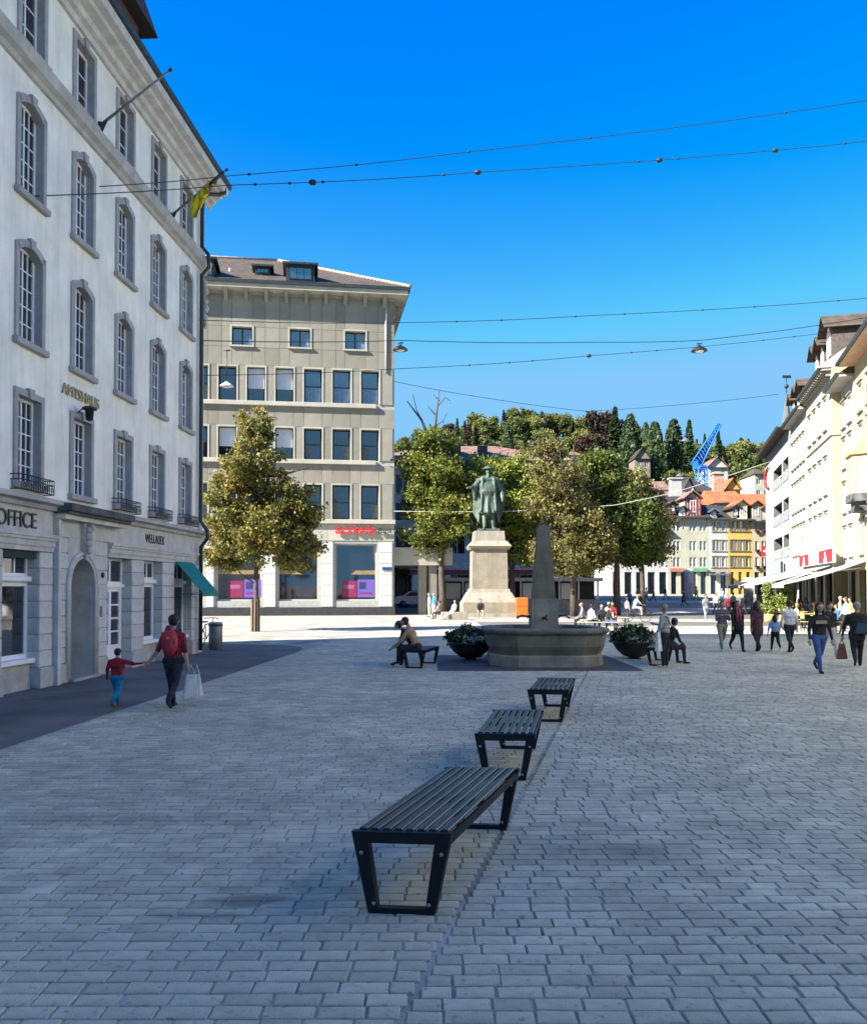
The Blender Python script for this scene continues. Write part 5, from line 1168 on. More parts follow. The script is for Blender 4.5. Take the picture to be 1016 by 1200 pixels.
bench('third black slatted bench, nearest to the fountain', (1.72, 13.1, 0), (2.1, 14.85, 0), .63, .48, R(6))
bench('black slatted bench left of the fountain where two people sit', (P(485, 600, 21.9).x, 21.9, 0), (P(502, 600, 23.3).x, 23.4, 0), .62, .46, 0, 'black slatted benches by the fountain')
bench('black slatted bench beside the right planter with a woman standing before it', (P(769, 600, 22.6).x, 22.6, 0), (P(770, 600, 24.4).x + .1, 24.3, 0), .6, .46, 0, 'black slatted benches by the fountain')

# ================================================================== STATUE PEDESTAL
ped = M('pedestal_stone', (.25, .215, .155), .8, .12, 1.5, .3, 20, streak=.3, rand=.05); ped_l = M('pedestal_stone_light', (.30, .265, .20), .8, .12, 1.5, .3, 20, streak=.35)
SY = 62.0; sx_ = P(574, 600, SY).x; k_ = SY / F
PD = thing('statue_pedestal', 'tall sandstone pedestal with flared base under the bronze statue', 'pedestal', (sx_, SY + 1.9, 0), R(2))
zp = lambda py: P(574, py, SY).z
def sq(b, a, z0, z1, c=None): frus(b, z0, z1, a, a if c is None else c)
hw = lambda wpx: wpx * k_ / 2
for nm, w0, w1, y0, y1, m in (('step', 84, 84, 724, 719, ped_l), ('base_block', 65, 65, 719, 706, ped), ('flared_base', 63, 50, 706, 694, ped_l), ('base_moulding', 48, 46, 694, 690, ped_l), ('die', 42.5, 41, 690, 643, ped), ('cap_moulding', 46, 51, 643, 639.5, ped_l), ('cap', 51, 40, 639.5, 633, ped_l), ('upper_block', 37, 35, 633, 621, ped_l)):
    b = MB(); z0, z1 = zp(y0), zp(y1); z0 = max(z0, 0.0) if nm == 'step' else z0
    if nm == 'step': z0, z1 = 0, max(zp(719), .25)
    b.hexa([(-hw(w0), -hw(w0), z0), (hw(w0), -hw(w0), z0), (hw(w0), hw(w0), z0), (-hw(w0), hw(w0), z0)], [(-hw(w1), -hw(w1), z1 - .004), (hw(w1), -hw(w1), z1 - .004), (hw(w1), hw(w1), z1 - .004), (-hw(w1), hw(w1), z1 - .004)]); b.obj(nm, m, PD)
b = MB(); b.box(-.8, .8, -hw(42) - .02, -hw(42) + .02, zp(684), zp(664)); b.obj('inscription_panel', ped_l, PD) if False else None

# ================================================================== WIRES AND LAMPS
wire_m = M('wire_dark', (.015, .018, .03), .6, 0, 1, 0); wire_p = M('wire_pale', (.35, .35, .33), .6, 0, 1, 0)
def wire(label, pts, beads=(), r=.012, m=None, big=()):
    ps = [P(*p) for p in pts]; o = thing('overhead_wire', label, 'wire', ps[0], 0, 'wires strung over the square'); q = [p - ps[0] for p in ps]
    path = []
    for i in range(len(q) - 1):
        n = 8
        for k in range(n): 
            t = k / n; path.append(q[i].lerp(q[i + 1], t) - Vector((0, 0, (q[i + 1] - q[i]).length * .006 * math.sin(math.pi * t))))
    path.append(q[-1]); b = MB(); b.tube(path, r, 5); b.obj('cable', m or wire_m, o)
    ks_ = np.cumsum([0] + [(path[i + 1] - path[i]).length for i in range(len(path) - 1)])
    for px in list(beads) + list(big):
        # nearest path point in x by projected column
        best = min(range(len(path) - 1), key=lambda i: abs(((path[i] + ps[0]).x + (path[i + 1] + ps[0]).x) / 2 / max(((path[i] + ps[0]).y + (path[i + 1] + ps[0]).y) / 2, 1) * F + 508 - px))
        a, c = path[best] + ps[0], path[best + 1] + ps[0]; fa_, fc = a.x / a.y * F + 508, c.x / c.y * F + 508
        t = min(max((px - fa_) / (fc - fa_ + 1e-6), 0), 1); p = path[best].lerp(path[best + 1], t); s_ = 2.2 if px in big else 1.0
        bb = MB(); bb.lathe([(.012, -.05 * s_), (.035 * s_, -.03 * s_), (.035 * s_, .03 * s_), (.012, .05 * s_)], 8); bb.obj('insulator', m or wire_m, o, p, (0, R(90), 0))
    return o
wire('uppermost thin dark wire crossing the sky up to the right edge', [(71, 221, 19.0), (270, 206, 24), (550, 178, 29), (1085, 107, 34.5)], (290, 417, 550, 693, 925))
wire('second dark wire across the sky with several small clamps', [(0, 231, 16.6), (270, 217, 22), (560, 202, 27), (1085, 158, 34)], (297, 338, 377, 520, 750, 797, 995), .012, None, (365, 562, 775, 912))
wire('dark wire level with the eave of the beige bank', [(230, 375, 27), (475, 378, 34), (690, 370, 36), (1070, 345, 37)], (535, 588, 675, 733, 825, 886, 985), .013)
wire('nearly level dark wire that carries the two hanging street lamps', [(228, 399, 27), (470, 399, 34), (700, 401, 38), (820, 399, 40), (1016, 372, 44)], (), .016)
wire('dark wire running just below the lamp wire to the dormers at the right', [(66, 441, 18.9), (228, 440, 27), (470, 432, 33), (690, 417, 38), (975, 389, 44)], (550, 597, 624, 741, 771, 896, 932), .012, None, (691,))
wire('thin grey wire sagging low over the hill between bank and right row', [(462, 447, 66), (560, 465, 70), (686, 482, 74), (800, 474, 72), (912, 462, 70)], (553, 686, 865), .02)
wire('pale cable stretched across the tree crowns behind the statue', [(460, 599, 66), (600, 599, 64), (720, 592, 62), (790, 577, 61), (905, 540, 60)], (), .025, wire_p)
def lamp(label, px, py, Y, m, wpx, up=.4):
    p = P(px, py, Y); o = thing('hanging_lamp', label, 'lamp', p, 0, 'street lamps hung from wires over the square'); r = wpx / 2 * Y / F
    b = MB(); b.lathe([(r, 0), (r * .93, r * .16), (r * .6, r * .42), (r * .28, r * .55), (r * .25, r * .7), (.03, r * .75)], 20, cap=False); b.lathe([(r * .95, .01), (0, .012)], 20, cap=False); b.obj('shade', m, o)
    b = MB(); b.ell((0, 0, -.01), (r * .55, r * .55, r * .16)); b.obj('glass_bowl', white, o)
    b = MB(); b.tube([(0, 0, r * .7), (0, 0, r * .7 + up)], .02, 5); b.tube([(-.12, 0, r * .7 + up), (.12, 0, r * .7 + up)], .03, 5); b.obj('hanger', iron, o)
lamp('black bowl lamp hanging before the open sky toward the right row', 819, 411.5, 40, iron, 19, .08)
lamp('black bowl lamp hanging at the corner of the bank eave', 469, 410.5, 34, iron, 18, .08)
lamp('pale metal bowl lamp hanging in front of the bank windows', 266, 453, 33, white, 16, 1.2)
lamp('small pale lamp hanging before the hill left of the crane', 803, 517, 90, zinc, 11, .4)
lamp('small pale lamp hanging low above the black roof', 796, 558, 90, zinc, 9, .4)

# ================================================================== STREET BITS
def bollard(label, x, y):
    o = thing('waste_bin', label, 'bin', (x, y, 0)); b = MB(); b.lathe([(.2, 0), (.22, .03), (.22, .86), (.2, .9), (.17, .9), (.17, .8)], 18); b.obj('drum', zinc, o); b = MB(); b.lathe([(.21, .0), (.235, .0), (.235, .06), (.21, .06)], 18); b.obj('band', iron, o, (0, 0, .78))
bollard('grey metal litter bin by the corner of the white office building', P(251, 600, 28.3).x, 28.6)
def bicycle(label, loc, rz, sc=1.0, group=None):
    o = thing('bicycle', label, 'bicycle', loc, rz, group)
    def wheel():
        b = MB(); b.tube([(.33 * math.cos(t), 0, .33 * math.sin(t)) for t in np.linspace(0, 2 * math.pi, 25)], .018, 6); return b.mesh('tyre', iron)
    def spk():
        b = MB(); 
        for t in np.linspace(0, math.pi, 9): b.tube([(-.32 * math.cos(t), 0, -.32 * math.sin(t)), (.32 * math.cos(t), 0, .32 * math.sin(t))], .003, 3)
        b.tube([(0, -.05, 0), (0, .05, 0)], .025, 6); return b.mesh('spokes', zinc)
    for x in (-.52, .52):
        w_ = link('wheel', cached('tyre', wheel), o, (x, 0, .34)); link('spokes', cached('spk', spk), w_)
    b = MB(); 
    for a, c in (((-.52, 0, .34), (-.1, 0, .3)), ((-.1, 0, .3), (-.2, 0, .82)), ((-.52, 0, .34), (-.18, 0, .78)), ((-.1, 0, .3), (.36, 0, .78)), ((-.18, 0, .78), (.34, 0, .86)), ((.34, 0, .9), (.52, 0, .34))): b.tube([a, c], .016, 6)
    b.obj('frame', M('bike_frame', (.05, .05, .055), .4), o); b = MB(); b.box(-.33, -.07, -.06, .06, .86, .91, ch=.02); b.obj('saddle', iron, o)
    b = MB(); b.tube([(.2, -.28, .98), (.34, -.1, 1.0), (.34, .1, 1.0), (.2, .28, .98)], .014, 6); b.tube([(.34, 0, .86), (.34, 0, 1.0)], .014, 6); b.obj('handlebar', iron, o); o.scale = (sc,) * 3
    return o
bicycle('dark bicycle leaning behind the grey litter bin', (P(243, 600, 29.4).x, 29.6, 0), R(75))
# car behind the arcade
def car(label, loc, rz, m):
    o = thing('parked_car', label, 'car', loc, rz); b = MB()
    side = [(-2.1, .35), (-2.12, .75), (-1.95, 1.0), (-1.35, 1.08), (-.75, 1.5), (.7, 1.52), (1.5, 1.1), (2.0, 1.02), (2.15, .7), (2.12, .3)]
    b.prism([(x, -.86, z) for x, z in side], (0, 1.72, 0)); b.obj('body', m, o)
    g = MB(); g.prism([(-.68, -.875, 1.42), (.62, -.875, 1.44), (1.25, -.875, 1.1), (-1.1, -.875, 1.08)], (0, 1.75, 0)); g.obj('side_window', glass, o)
    g = MB(); g.prism([(-1.36, -.75, 1.12), (-1.36, .75, 1.12), (-.82, .68, 1.47), (-.82, -.68, 1.47)], (-.03, 0, .03)); g.obj('windscreen', glass, o)
    for x in (-1.35, 1.35):
        for y in (-.88, .7): w_ = MB().lathe([(.32, 0), (.33, .04), (.33, .15), (.32, .19)], 18).obj('wheel', iron, o, (x, y + .19, .33), (R(90), 0, 0)); MB().lathe([(.2, -.005), (.19, .2)], 14).obj('rim', zinc, w_)
    for y in (-.6, .6): MB().box(-2.14, -2.1, y - .2, y + .2, .65, .85).obj('headlight', white, o)
    return o
car('silver white car parked beyond the arcade right of the bank', (P(487, 600, 82).x, 82, gz(82)), R(12), M('car_silver', (.55, .57, .6), .3, .02, 1, 0, metal=.2))
car('dark car parked behind the yellow green tree and the statue', (P(536, 600, 84).x, 84.5, gz(84)), R(2), M('car_dark', (.03, .03, .035), .3, .02, 1, 0))
# kiosk / bus shelter beyond the trees
kk = thing('market_kiosk', 'long low white kiosk with dark openings behind the statue and obelisk', 'kiosk', (P(520, 600, 76).x, 76, gz(76)))
Lk = P(700, 600, 76).x - P(520, 600, 76).x
for nm, x0, x1, z0, z1, m, y0 in (('roof_slab', -.3, Lk + .3, 2.55, 2.85, M('canopy_white', (.6, .6, .58), .7), -.8), ('counter_wall', 0, Lk, 0, .95, M('kiosk_grey', (.35, .37, .38), .6), 0), ('back_wall', 0, Lk, .95, 2.55, shop_dark, 1.6)):
    MB().box(x0, x1, y0, 2.4, z0, z1).obj(nm, m, kk)
for k in range(9): MB().box(Lk * k / 8 - .07, Lk * k / 8 + .07, -.05, .1, .95, 2.55).obj('post', white, kk)
for k in (0, 1, 4, 6): MB().box(Lk * k / 8 + .2, Lk * (k + 1) / 8 - .2, .3, .4, 1.0, 2.4).obj('white_panel', white, kk)
orb = thing('orange_post_box', 'bright orange box standing at the right of the statue pedestal', 'box', (P(612, 600, 61).x, 61.5, 0))
om = M('orange_paint', (.60, .11, .01), .5, .05, 2, 0)
MB().box(-.42, .42, -.3, .3, .1, .72, ch=.03).obj('lower_box', om, orb); MB().box(-.42, .42, -.3, .3, .74, 1.38, ch=.03).obj('upper_box', om, orb); MB().box(-.36, .36, -.25, .25, 0, .1).obj('foot', iron, orb)
adv = M('pillar_white', (.7, .7, .68), .6); 
for px, Y, w_, h_, lab in ((806, 100, 1.6, 4.0, 'white round advertising column before the cream far house'), (876, 74, .8, 2.9, 'tall white notice board among the walkers at the right'), (889, 80, .6, 2.8, 'narrow white and blue notice board left of the grey blue awning')):
    o = thing('notice_board', lab, 'notice board', (P(px, 600, Y).x, Y, gz(Y)))
    if px == 806: w_ = 1.0; h_ = 3.2; MB().lathe([(w_ / 2, 0), (w_ / 2, h_), (w_ / 2 + .1, h_), (w_ / 2 + .1, h_ + .15), (.1, h_ + .4)], 18).obj('column', adv, o); MB().lathe([(w_ / 2 + .01, .8), (w_ / 2 + .01, 1.9)], 18, cap=False).obj('poster', M('poster_pinkish', (.5, .25, .35), .6), o)
    else:
        MB().box(-w_ / 2, w_ / 2, -.08, .08, .5, h_, ch=.02).obj('board', adv, o); MB().box(-w_ / 2 + .1, -w_ / 2 + .2, -.06, .06, 0, .5).obj('leg', zinc, o); MB().box(w_ / 2 - .2, w_ / 2 - .1, -.06, .06, 0, .5).obj('leg', zinc, o)
        if px == 889: MB().box(-w_ / 2 + .15, w_ / 2 - .15, -.09, -.08, 1.2, 2.4).obj('poster', M('poster_blue', (.08, .25, .55), .6), o)
# conical shrubs
def shrub(label, px, pb, pt, Y, sd):
    o = thing('columnar_shrub', label, 'shrub', (P(px, 600, Y).x, Y, 0), 0, 'columnar shrubs by the restaurant tables'); h = P(px, pt, Y).z
    V = leaves(80, 45, [((0, 0, .6 + (h - .6) * t), (.42 * (1.15 - t * .5), .42 * (1.15 - t * .5), .4), 1) for t in np.linspace(.1, .9, 6)], .11, .1); link('foliage', quads_mesh('foliage', V, M('shrub_leaves', (.18, .22, .04), .6, .3, 3, 0, rand=.5, island=True)), o)
    MB().tube([(0, 0, 0), (0, 0, h * .7)], .04, 6).obj('stem', bark, o); MB().lathe([(.3, 0), (.36, .5), (.33, .5), (.3, .42), (0, .42)], 14).obj('pot', M('pot_yellow', (.45, .36, .12), .7), o)
shrub('left one of the two columnar shrubs in pots by the awnings', 900, 715, 686, 52, 1); shrub('right one of the two columnar shrubs in pots by the awnings', 919, 715, 685, 50, 2)
# ================================================================== PEOPLE
def V3(*a): return Vector(a)
SK = {}
def skin(c=(.42, .26, .19)): return M('skin_%d' % int(c[0] * 100), c, .6, .08, 8, 0)
hair_d = M('hair_dark', (.012, .01, .009), .6, .3, 30, .3, 80); hair_b = M('hair_brown', (.06, .035, .02), .6, .3, 30, .3, 80); hair_l = M('hair_blond', (.30, .20, .10), .6, .3, 30, .3, 80); hair_g = M('hair_grey', (.28, .27, .26), .6, .3, 30, .3, 80)
def cloth(n, c): return M(n, c, .85, .2, 5, .9, 9, bdist=.06)
def person(label, loc, face, H, pose='stand', top=None, legs=None, shoe=None, sk=None, hair=hair_d, long_hair=False, sleeves=True, coat=0.0, vox=.02, arms=None, lean=0.0, bulk=1.0, ph=0.0, seat=.45, group=None, hands=False, leg_dirs=None, fem=False, stripes=None, seatpose=None, face_detail=False, hat=None, headtilt=0.0, grime=None):
    """one continuous body; local frame: +y is forwards, x right"""
    sk = sk or skin(); caps = []                       # (p0, p1, r0, r1, mat) mats: 0 skin 1 top 2 legs 3 shoe
    h = H
    hipz = .515 * h; 
    thigh, shin = .235 * h, .225 * h
    if pose == 'sit': hipz = seat + .05 * h
    hip = V3(0, 0, hipz); up = V3(0, math.sin(lean), math.cos(lean)); chest = hip + up * .19 * h; sh = hip + up * .295 * h; neck = hip + up * .325 * h
    hd = neck + (up + V3(0, .25 + headtilt, 0)).normalized() * .085 * h
    sw = (.092 if fem else .104) * h * bulk; b_ = bulk
    caps += [(hip + V3(-.05 * h, 0, .0), hip + V3(.05 * h, 0, .0), .062 * h * b_, .062 * h * b_, 2), (hip + up * .06 * h + V3(-.035 * h, 0, 0), hip + up * .06 * h + V3(.035 * h, 0, 0), .058 * h * b_, .058 * h * b_, 1),
             (chest + V3(-.05 * h, 0, 0), chest + V3(.05 * h, 0, 0), .064 * h * b_, .064 * h * b_, 1), (hip + up * .12 * h + V3(-.04 * h, 0, 0), hip + up * .12 * h + V3(.04 * h, 0, 0), .056 * h * b_, .056 * h * b_, 1), (hip + up * .25 * h + V3(-.07 * h, 0, 0), hip + up * .25 * h + V3(.07 * h, 0, 0), .052 * h * b_, .052 * h * b_, 1), (neck - up * .02 * h, sh + V3(-sw * .8, 0, -.028 * h), .032 * h, .036 * h, 1), (neck - up * .02 * h, sh + V3(sw * .8, 0, -.028 * h), .032 * h, .036 * h, 1),
             (neck - up * .02 * h, neck + up * .04 * h, .03 * h, .028 * h, 0)]
    # head
    caps += [(hd + V3(0, .004 * h, .012 * h), hd + V3(0, -.008 * h, .014 * h), .052 * h, .052 * h, 0), (hd + V3(0, .012 * h, -.02 * h), hd + V3(0, .018 * h, -.034 * h), .037 * h, .026 * h, 0), (hd + V3(0, .052 * h, -.004 * h), hd + V3(0, .058 * h, -.012 * h), .007 * h, .009 * h, 0)]
    for sx in (-1, 1): caps.append((hd + V3(sx * .05 * h, -.003 * h, .0), hd + V3(sx * .052 * h, -.006 * h, -.012 * h), .009 * h, .008 * h, 0))
    if coat: caps += [(hip + up * .08 * h, hip - V3(0, 0, coat * .5 * h) if pose != 'sit' else hip, .085 * h * b_, (.095 + coat * .06) * h * b_, 1), (hip + V3(-.04 * h, 0, 0), hip + V3(-.05 * h, 0, -coat * .5 * h), .07 * h, .07 * h, 1), (hip + V3(.04 * h, 0, 0), hip + V3(.05 * h, 0, -coat * .5 * h), .07 * h, .07 * h, 1)] if pose != 'sit' else []
    # legs
    for sx in (-1, 1):
        if leg_dirs: td, sd_ = leg_dirs[0 if sx < 0 else 1]; td, sd_ = V3(*td).normalized(), V3(*sd_).normalized()
        elif pose == 'walk':
            s_ = sx * (1 if ph >= 0 else -1) * (abs(ph) or 1); a_ = .38 * s_ ; td = V3(0, math.sin(a_), -math.cos(a_)); kb = .12 if s_ > 0 else .55; sd_ = V3(0, math.sin(a_ - kb), -math.cos(a_ - kb))
        elif pose == 'sit': td = V3(sx * .18, .97, -.05).normalized(); sd_ = V3(0, .08, -1).normalized()
        else: td = V3(sx * .03, 0.02, -1).normalized(); sd_ = V3(0, -.03, -1).normalized()
        hp_ = hip + V3(sx * .052 * h, 0, -.01 * h); kn = hp_ + td * thigh; an = kn + sd_ * shin
        if pose != 'sit' and not leg_dirs and an.z < .04 * h: pass
        caps += [(hp_, kn, .054 * h * b_, .038 * h * b_, 2), (kn, an, .037 * h * b_, .026 * h * b_, 2)]
        fd = V3(sx * .08, 1, 0).normalized(); 
        if pose == 'walk' and not leg_dirs and (sx * (1 if ph >= 0 else -1)) < 0: fd = V3(0, .8, -.6).normalized()
        heel = an + V3(0, -.012 * h, -.022 * h); caps += [(heel, heel + fd * .105 * h, .022 * h, .019 * h, 3)]
    # arms
    dflt = {'stand': (((-.16, .02, -1), (-.06, .25, -1)), ((.16, .02, -1), (.06, .25, -1))), 'walk': (((-.14, -.3, -1), (-.06, .05, -1)), ((.14, .3, -1), (.06, .5, -1))), 'sit': (((-.12, .3, -1), (.2, .75, -.5)), ((.12, .3, -1), (-.2, .75, -.5)))}[pose]
    arms = arms or dflt; wrists = []
    for k, sx in enumerate((-1, 1)):
        ud, fd = [V3(*q).normalized() for q in arms[k]]; s0 = sh + V3(sx * sw, 0, -.032 * h); el = s0 + ud * .165 * h; wr = el + fd * .14 * h
        caps += [(s0, el, .032 * h * b_, .026 * h * b_, 1), (el, wr, .024 * h, .018 * h, 1 if sleeves else 0)]
        pl_ = wr + fd * .045 * h; caps.append((wr, pl_, .0165 * h, .019 * h, 0)); side = fd.cross(V3(0, 1, 0)); side = side.normalized() if side.length > .1 else V3(1, 0, 0); cu = fd.cross(side).normalized() * (.012 * h)
        wrists.append(pl_ + fd * .02 * h)
        if hands:
            for j, ln_ in enumerate((.036, .042, .039, .03)):
                o_ = side * (j - 1.5) * .0125 * h; m1 = pl_ + o_ + fd * ln_ * .6 * h; caps += [(pl_ + o_ * .8, m1, .0072 * h, .0068 * h, 0), (m1, m1 + fd * ln_ * .5 * h + cu, .0068 * h, .0058 * h, 0)]
            tb = wr + fd * .015 * h + side * .014 * h; caps += [(tb, tb + (fd + side * .9).normalized() * .036 * h, .0085 * h, .0065 * h, 0)]
        else: caps.append((pl_, pl_ + fd * .03 * h + cu, .0165 * h, .010 * h, 0))
    mb = MB()
    for p0, p1, r0, r1, m in caps:
        n = 10; d = p1 - p0; L_ = d.length
        if L_ < 1e-6: d = V3(0, 0, 1); L_ = 1e-6
        d = d.normalized(); pts = []; rs = []
        for t in np.linspace(-1, 0, 4): pts.append(p0 + d * r0 * math.sin(t * math.pi / 2)); rs.append(max(r0 * math.cos(t * math.pi / 2), r0 * .05))
        for t in np.linspace(0, 1, 4): pts.append(p1 + d * r1 * math.sin(t * math.pi / 2)); rs.append(max(r1 * math.cos(t * math.pi / 2), r1 * .05))
        mb.tube(pts, rs, n)
    mats = [sk, top or cloth('cloth_grey', (.2, .2, .2)), legs or cloth('cloth_black', (.02, .02, .022)), shoe or cloth('shoe_dark', (.02, .02, .02))]
    tmp = link('tmp', mb.mesh('tmp', mats)); md = tmp.modifiers.new('r', 'REMESH'); md.mode = 'VOXEL'; md.voxel_size = vox; sm_ = tmp.modifiers.new('s', 'SMOOTH'); sm_.factor = .5; sm_.iterations = 3
    me = bpy.data.meshes.new_from_object(tmp.evaluated_get(bpy.context.evaluated_depsgraph_get())); bpy.data.objects.remove(tmp)
    n = len(me.polygons); ce = np.zeros(n * 3); me.polygons.foreach_get('center', ce); ce = ce.reshape(-1, 3); best = np.full(n, 9e9); mi = np.zeros(n, np.int32)
    for p0, p1, r0, r1, m in caps:
        a = np.array(p0); d = np.array(p1) - a; L2 = max((d * d).sum(), 1e-9); t = np.clip(((ce - a) @ d) / L2, 0, 1); ds_ = np.linalg.norm(ce - a - t[:, None] * d, axis=1) - (r0 + (r1 - r0) * t); w_ = ds_ < best; best[w_] = ds_[w_]; mi[w_] = m
    me.materials.clear()
    for m in mats: me.materials.append(m)
    me.polygons.foreach_set('material_index', mi); me.polygons.foreach_set('use_smooth', np.ones(n, bool)); me.update()
    vs = np.zeros(len(me.vertices) * 3); me.vertices.foreach_get('co', vs); zmin = vs[2::3].min()
    o = thing('person', label, 'person', (loc[0], loc[1], (loc[2] if len(loc) > 2 else 0) - (zmin if pose != 'lie' else 0)), face, group)
    link('body', me, o)
    # hair
    hb = MB(); hc = hd + V3(0, -.014 * h, .024 * h)
    hb.ell(hc, (.057 * h, .056 * h, .053 * h), 14, 9)
    hb.ell(hd + V3(0, -.026 * h, -.006 * h), (.05 * h, .038 * h, .045 * h), 12, 8)
    if long_hair: hb.tube([hd + V3(0, -.03 * h, .01 * h), hd + V3(0, -.045 * h, -.06 * h), hd + V3(0, -.058 * h, -.13 * h)], [.05 * h, .05 * h, .03 * h], 10); [hb.tube([hd + V3(s_ * .045 * h, 0, .02 * h), hd + V3(s_ * .05 * h, -.008 * h, -.04 * h), hd + V3(s_ * .052 * h, 0, -.11 * h)], [.02 * h, .022 * h, .012 * h], 7) for s_ in (-1, 1)]
    hb.obj('hair', hair, o)
    if face_detail:
        fb = MB()
        for s_ in (-1, 1): fb.ell(hd + V3(s_ * .02 * h, .05 * h, .008 * h), (.007 * h, .004 * h, .0035 * h), 8, 5); fb.box(hd.x + s_ * .02 * h - .011 * h, hd.x + s_ * .02 * h + .011 * h, hd.y + .048 * h, hd.y + .054 * h, hd.z + .017 * h, hd.z + .0205 * h)
        fb.obj('eyes', hair_d, o); MB().ell(hd + V3(0, .05 * h, -.028 * h), (.013 * h, .005 * h, .0035 * h), 8, 5).obj('mouth', M('lips', (.28, .1, .08), .6), o)
    if hat: MB().lathe([(.075 * h, -.004 * h), (.055 * h, .0), (.055 * h, .05 * h), (.03 * h, .062 * h), (.002, .064 * h)], 14, c=tuple(hd + V3(0, 0, .035 * h))).obj('hat', hat, o)
    o_w = [o.matrix_basis @ w_ for w_ in wrists]; o['_'] = 0; del o['_']
    M_ = Matrix.Translation(o.location) @ Matrix.Rotation(face, 4, 'Z')
    return o, [M_ @ w_ for w_ in wrists], M_, dict(hip=hip, chest=chest, sh=sh, neck=neck, hd=hd, up=up)
def gp(px, py): q = G(px, py); return (q.x, q.y, 0)
def at(px, Y): return (P(px, 600, Y).x, Y, gz(Y))
AWAY, TOWARD = 0.0, math.pi
redt = cloth('cloth_dark_red', (.22, .008, .02)); navy = cloth('cloth_navy', (.012, .014, .03)); blk = cloth('cloth_black', (.015, .015, .017)); whc = cloth('cloth_white', (.68, .68, .68)); jean = cloth('jeans_blue', (.05, .11, .30)); grn = cloth('trousers_olive', (.20, .22, .17))
# woman with backpack and child
pw = gp(203, 830); rzw = R(-4)
w_o, w_wr, w_M, w_k = person('adult with a red backpack walking away, holding the hand of a child', pw, rzw, 1.62, 'walk', redt, navy, None, None, hair_d, sleeves=False, vox=.0125, hands=True, ph=-1, arms=(((-.40, .05, -.92), (-.62, .02, -.78)), ((.2, -.05, -1), (.14, .12, -1))), fem=True, bulk=1.06)
pc_ = gp(148, 834); c_o, c_wr, c_M, c_k = person('child in a red sweater and blue trousers walking hand in hand with an adult', pc_, R(-8), 1.03, 'walk', cloth('cloth_red', (.33, .01, .02)), cloth('trousers_turquoise', (.0, .20, .36)), cloth('shoe_orange', (.45, .06, .02)), None, hair_d, vox=.0105, hands=True, ph=-1, arms=(((-.3, -.05, -1), (-.08, .2, -1)), ((.95, .05, -.22), (.97, .05, .10))), bulk=1.22)
tgt = (w_wr[0] + c_wr[1]) / 2
d_ = w_wr[0] - c_wr[1]; c_o.location.x += d_.x; c_o.location.y += d_.y     # bring the two hands together
sc_ = (w_wr[0].z) / c_wr[1].z
# rucksack
bpk = thing('backpack', 'red backpack worn by the adult holding the hand of the child', 'backpack', w_M @ (w_k['chest'] + V3(0, -.13, .0)), rzw)
rp = M('backpack_red', (.50, .015, .03), .55, .1, 6, .3, 20); gpk = M('backpack_grey', (.06, .06, .08), .6)
b = MB(); b.ell((0, -.04, .02), (.145, .10, .23), 14, 10); b.obj('sack', rp, bpk); b = MB(); b.ell((0, -.11, -.05), (.10, .07, .13), 12, 8); b.obj('front_pocket', M('backpack_red_dark', (.32, .01, .03), .55), bpk)
b = MB(); [b.tube([(s_ * .13, -.02, .18), (s_ * .10, -.12, .0), (s_ * .05, -.13, -.18)], .012, 6) for s_ in (-1, 1)]; b.obj('side_strap', gpk, bpk)
b = MB(); b.box(-.035, .035, -.1, -.05, .22, .3, ch=.01); [b.tube([(s_ * .09, .02, .2), (s_ * .11, .12, .26), (s_ * .11, .22, .12), (s_ * .12, .2, -.05), (s_ * .11, .04, -.16)], .02, 6) for s_ in (-1, 1)]; b.obj('shoulder_strap', gpk, bpk)
b = MB(); b.ell((.02, -.175, .09), (.03, .008, .03)); b.obj('badge', M('badge_orange', (.6, .2, .08), .6), bpk)
def tote(label, p, m, w=.3, h=.38, d=.1, rz=0, strap=.22, name='tote_bag'):
    o = thing(name, label, 'bag', (p.x, p.y, p.z - strap - h), rz); b = MB()
    b.hexa([(-w * .5, -d, 0), (w * .5, -d, 0), (w * .5, d, .02), (-w * .5, d, 0)], [(-w * .32, -d * .3, h), (w * .32, -d * .3, h), (w * .32, d * .3, h), (-w * .32, d * .3, h)]); ob = b.obj('sack', m, o); ob.modifiers.new('bevel', 'BEVEL').width = .03
    b = MB(); b.tube([(-w * .25, 0, h - .01), (0, 0, h + strap), (w * .25, 0, h - .01)], .012, 6); b.obj('handle', m, o); return o
cvs = M('canvas', (.62, .60, .53), .85, .15, 5, .4, 20)
tote('off white cloth bag in the right hand of the adult with the backpack', w_wr[1] + V3(.04, 0, .1), cvs, .27, .42, .07, R(15), .16); 
tote('second off white cloth bag hanging outermost beside the first', w_wr[1] + V3(.12, .06, .1), cvs, .2, .38, .06, R(-20), .16)
# seated pair at the left bench
bx = P(490, 600, 22.2).x
tan = cloth('cloth_tan', (.42, .27, .16))
person('man in a tan top bent forward on the left bench by the fountain', (bx - .02, 22.2, 0), R(80), 1.75, 'sit', tan, blk, whc, None, hair_d, lean=.42, seat=.43, vox=.018, arms=(((-.1, .55, -.85), (.15, .75, -.6)), ((.1, .5, -.85), (-.2, .75, -.6))), headtilt=.3, face_detail=True, leg_dirs=(((-.16, .98, -.1), (0, -.05, -1)), ((.16, .98, -.12), (0, .1, -1))))
person('dark haired person in black sitting behind the man in the tan top', (bx - .1, 22.85, 0), R(85), 1.72, 'sit', blk, blk, None, None, hair_d, lean=.62, seat=.43, vox=.025, headtilt=.3)
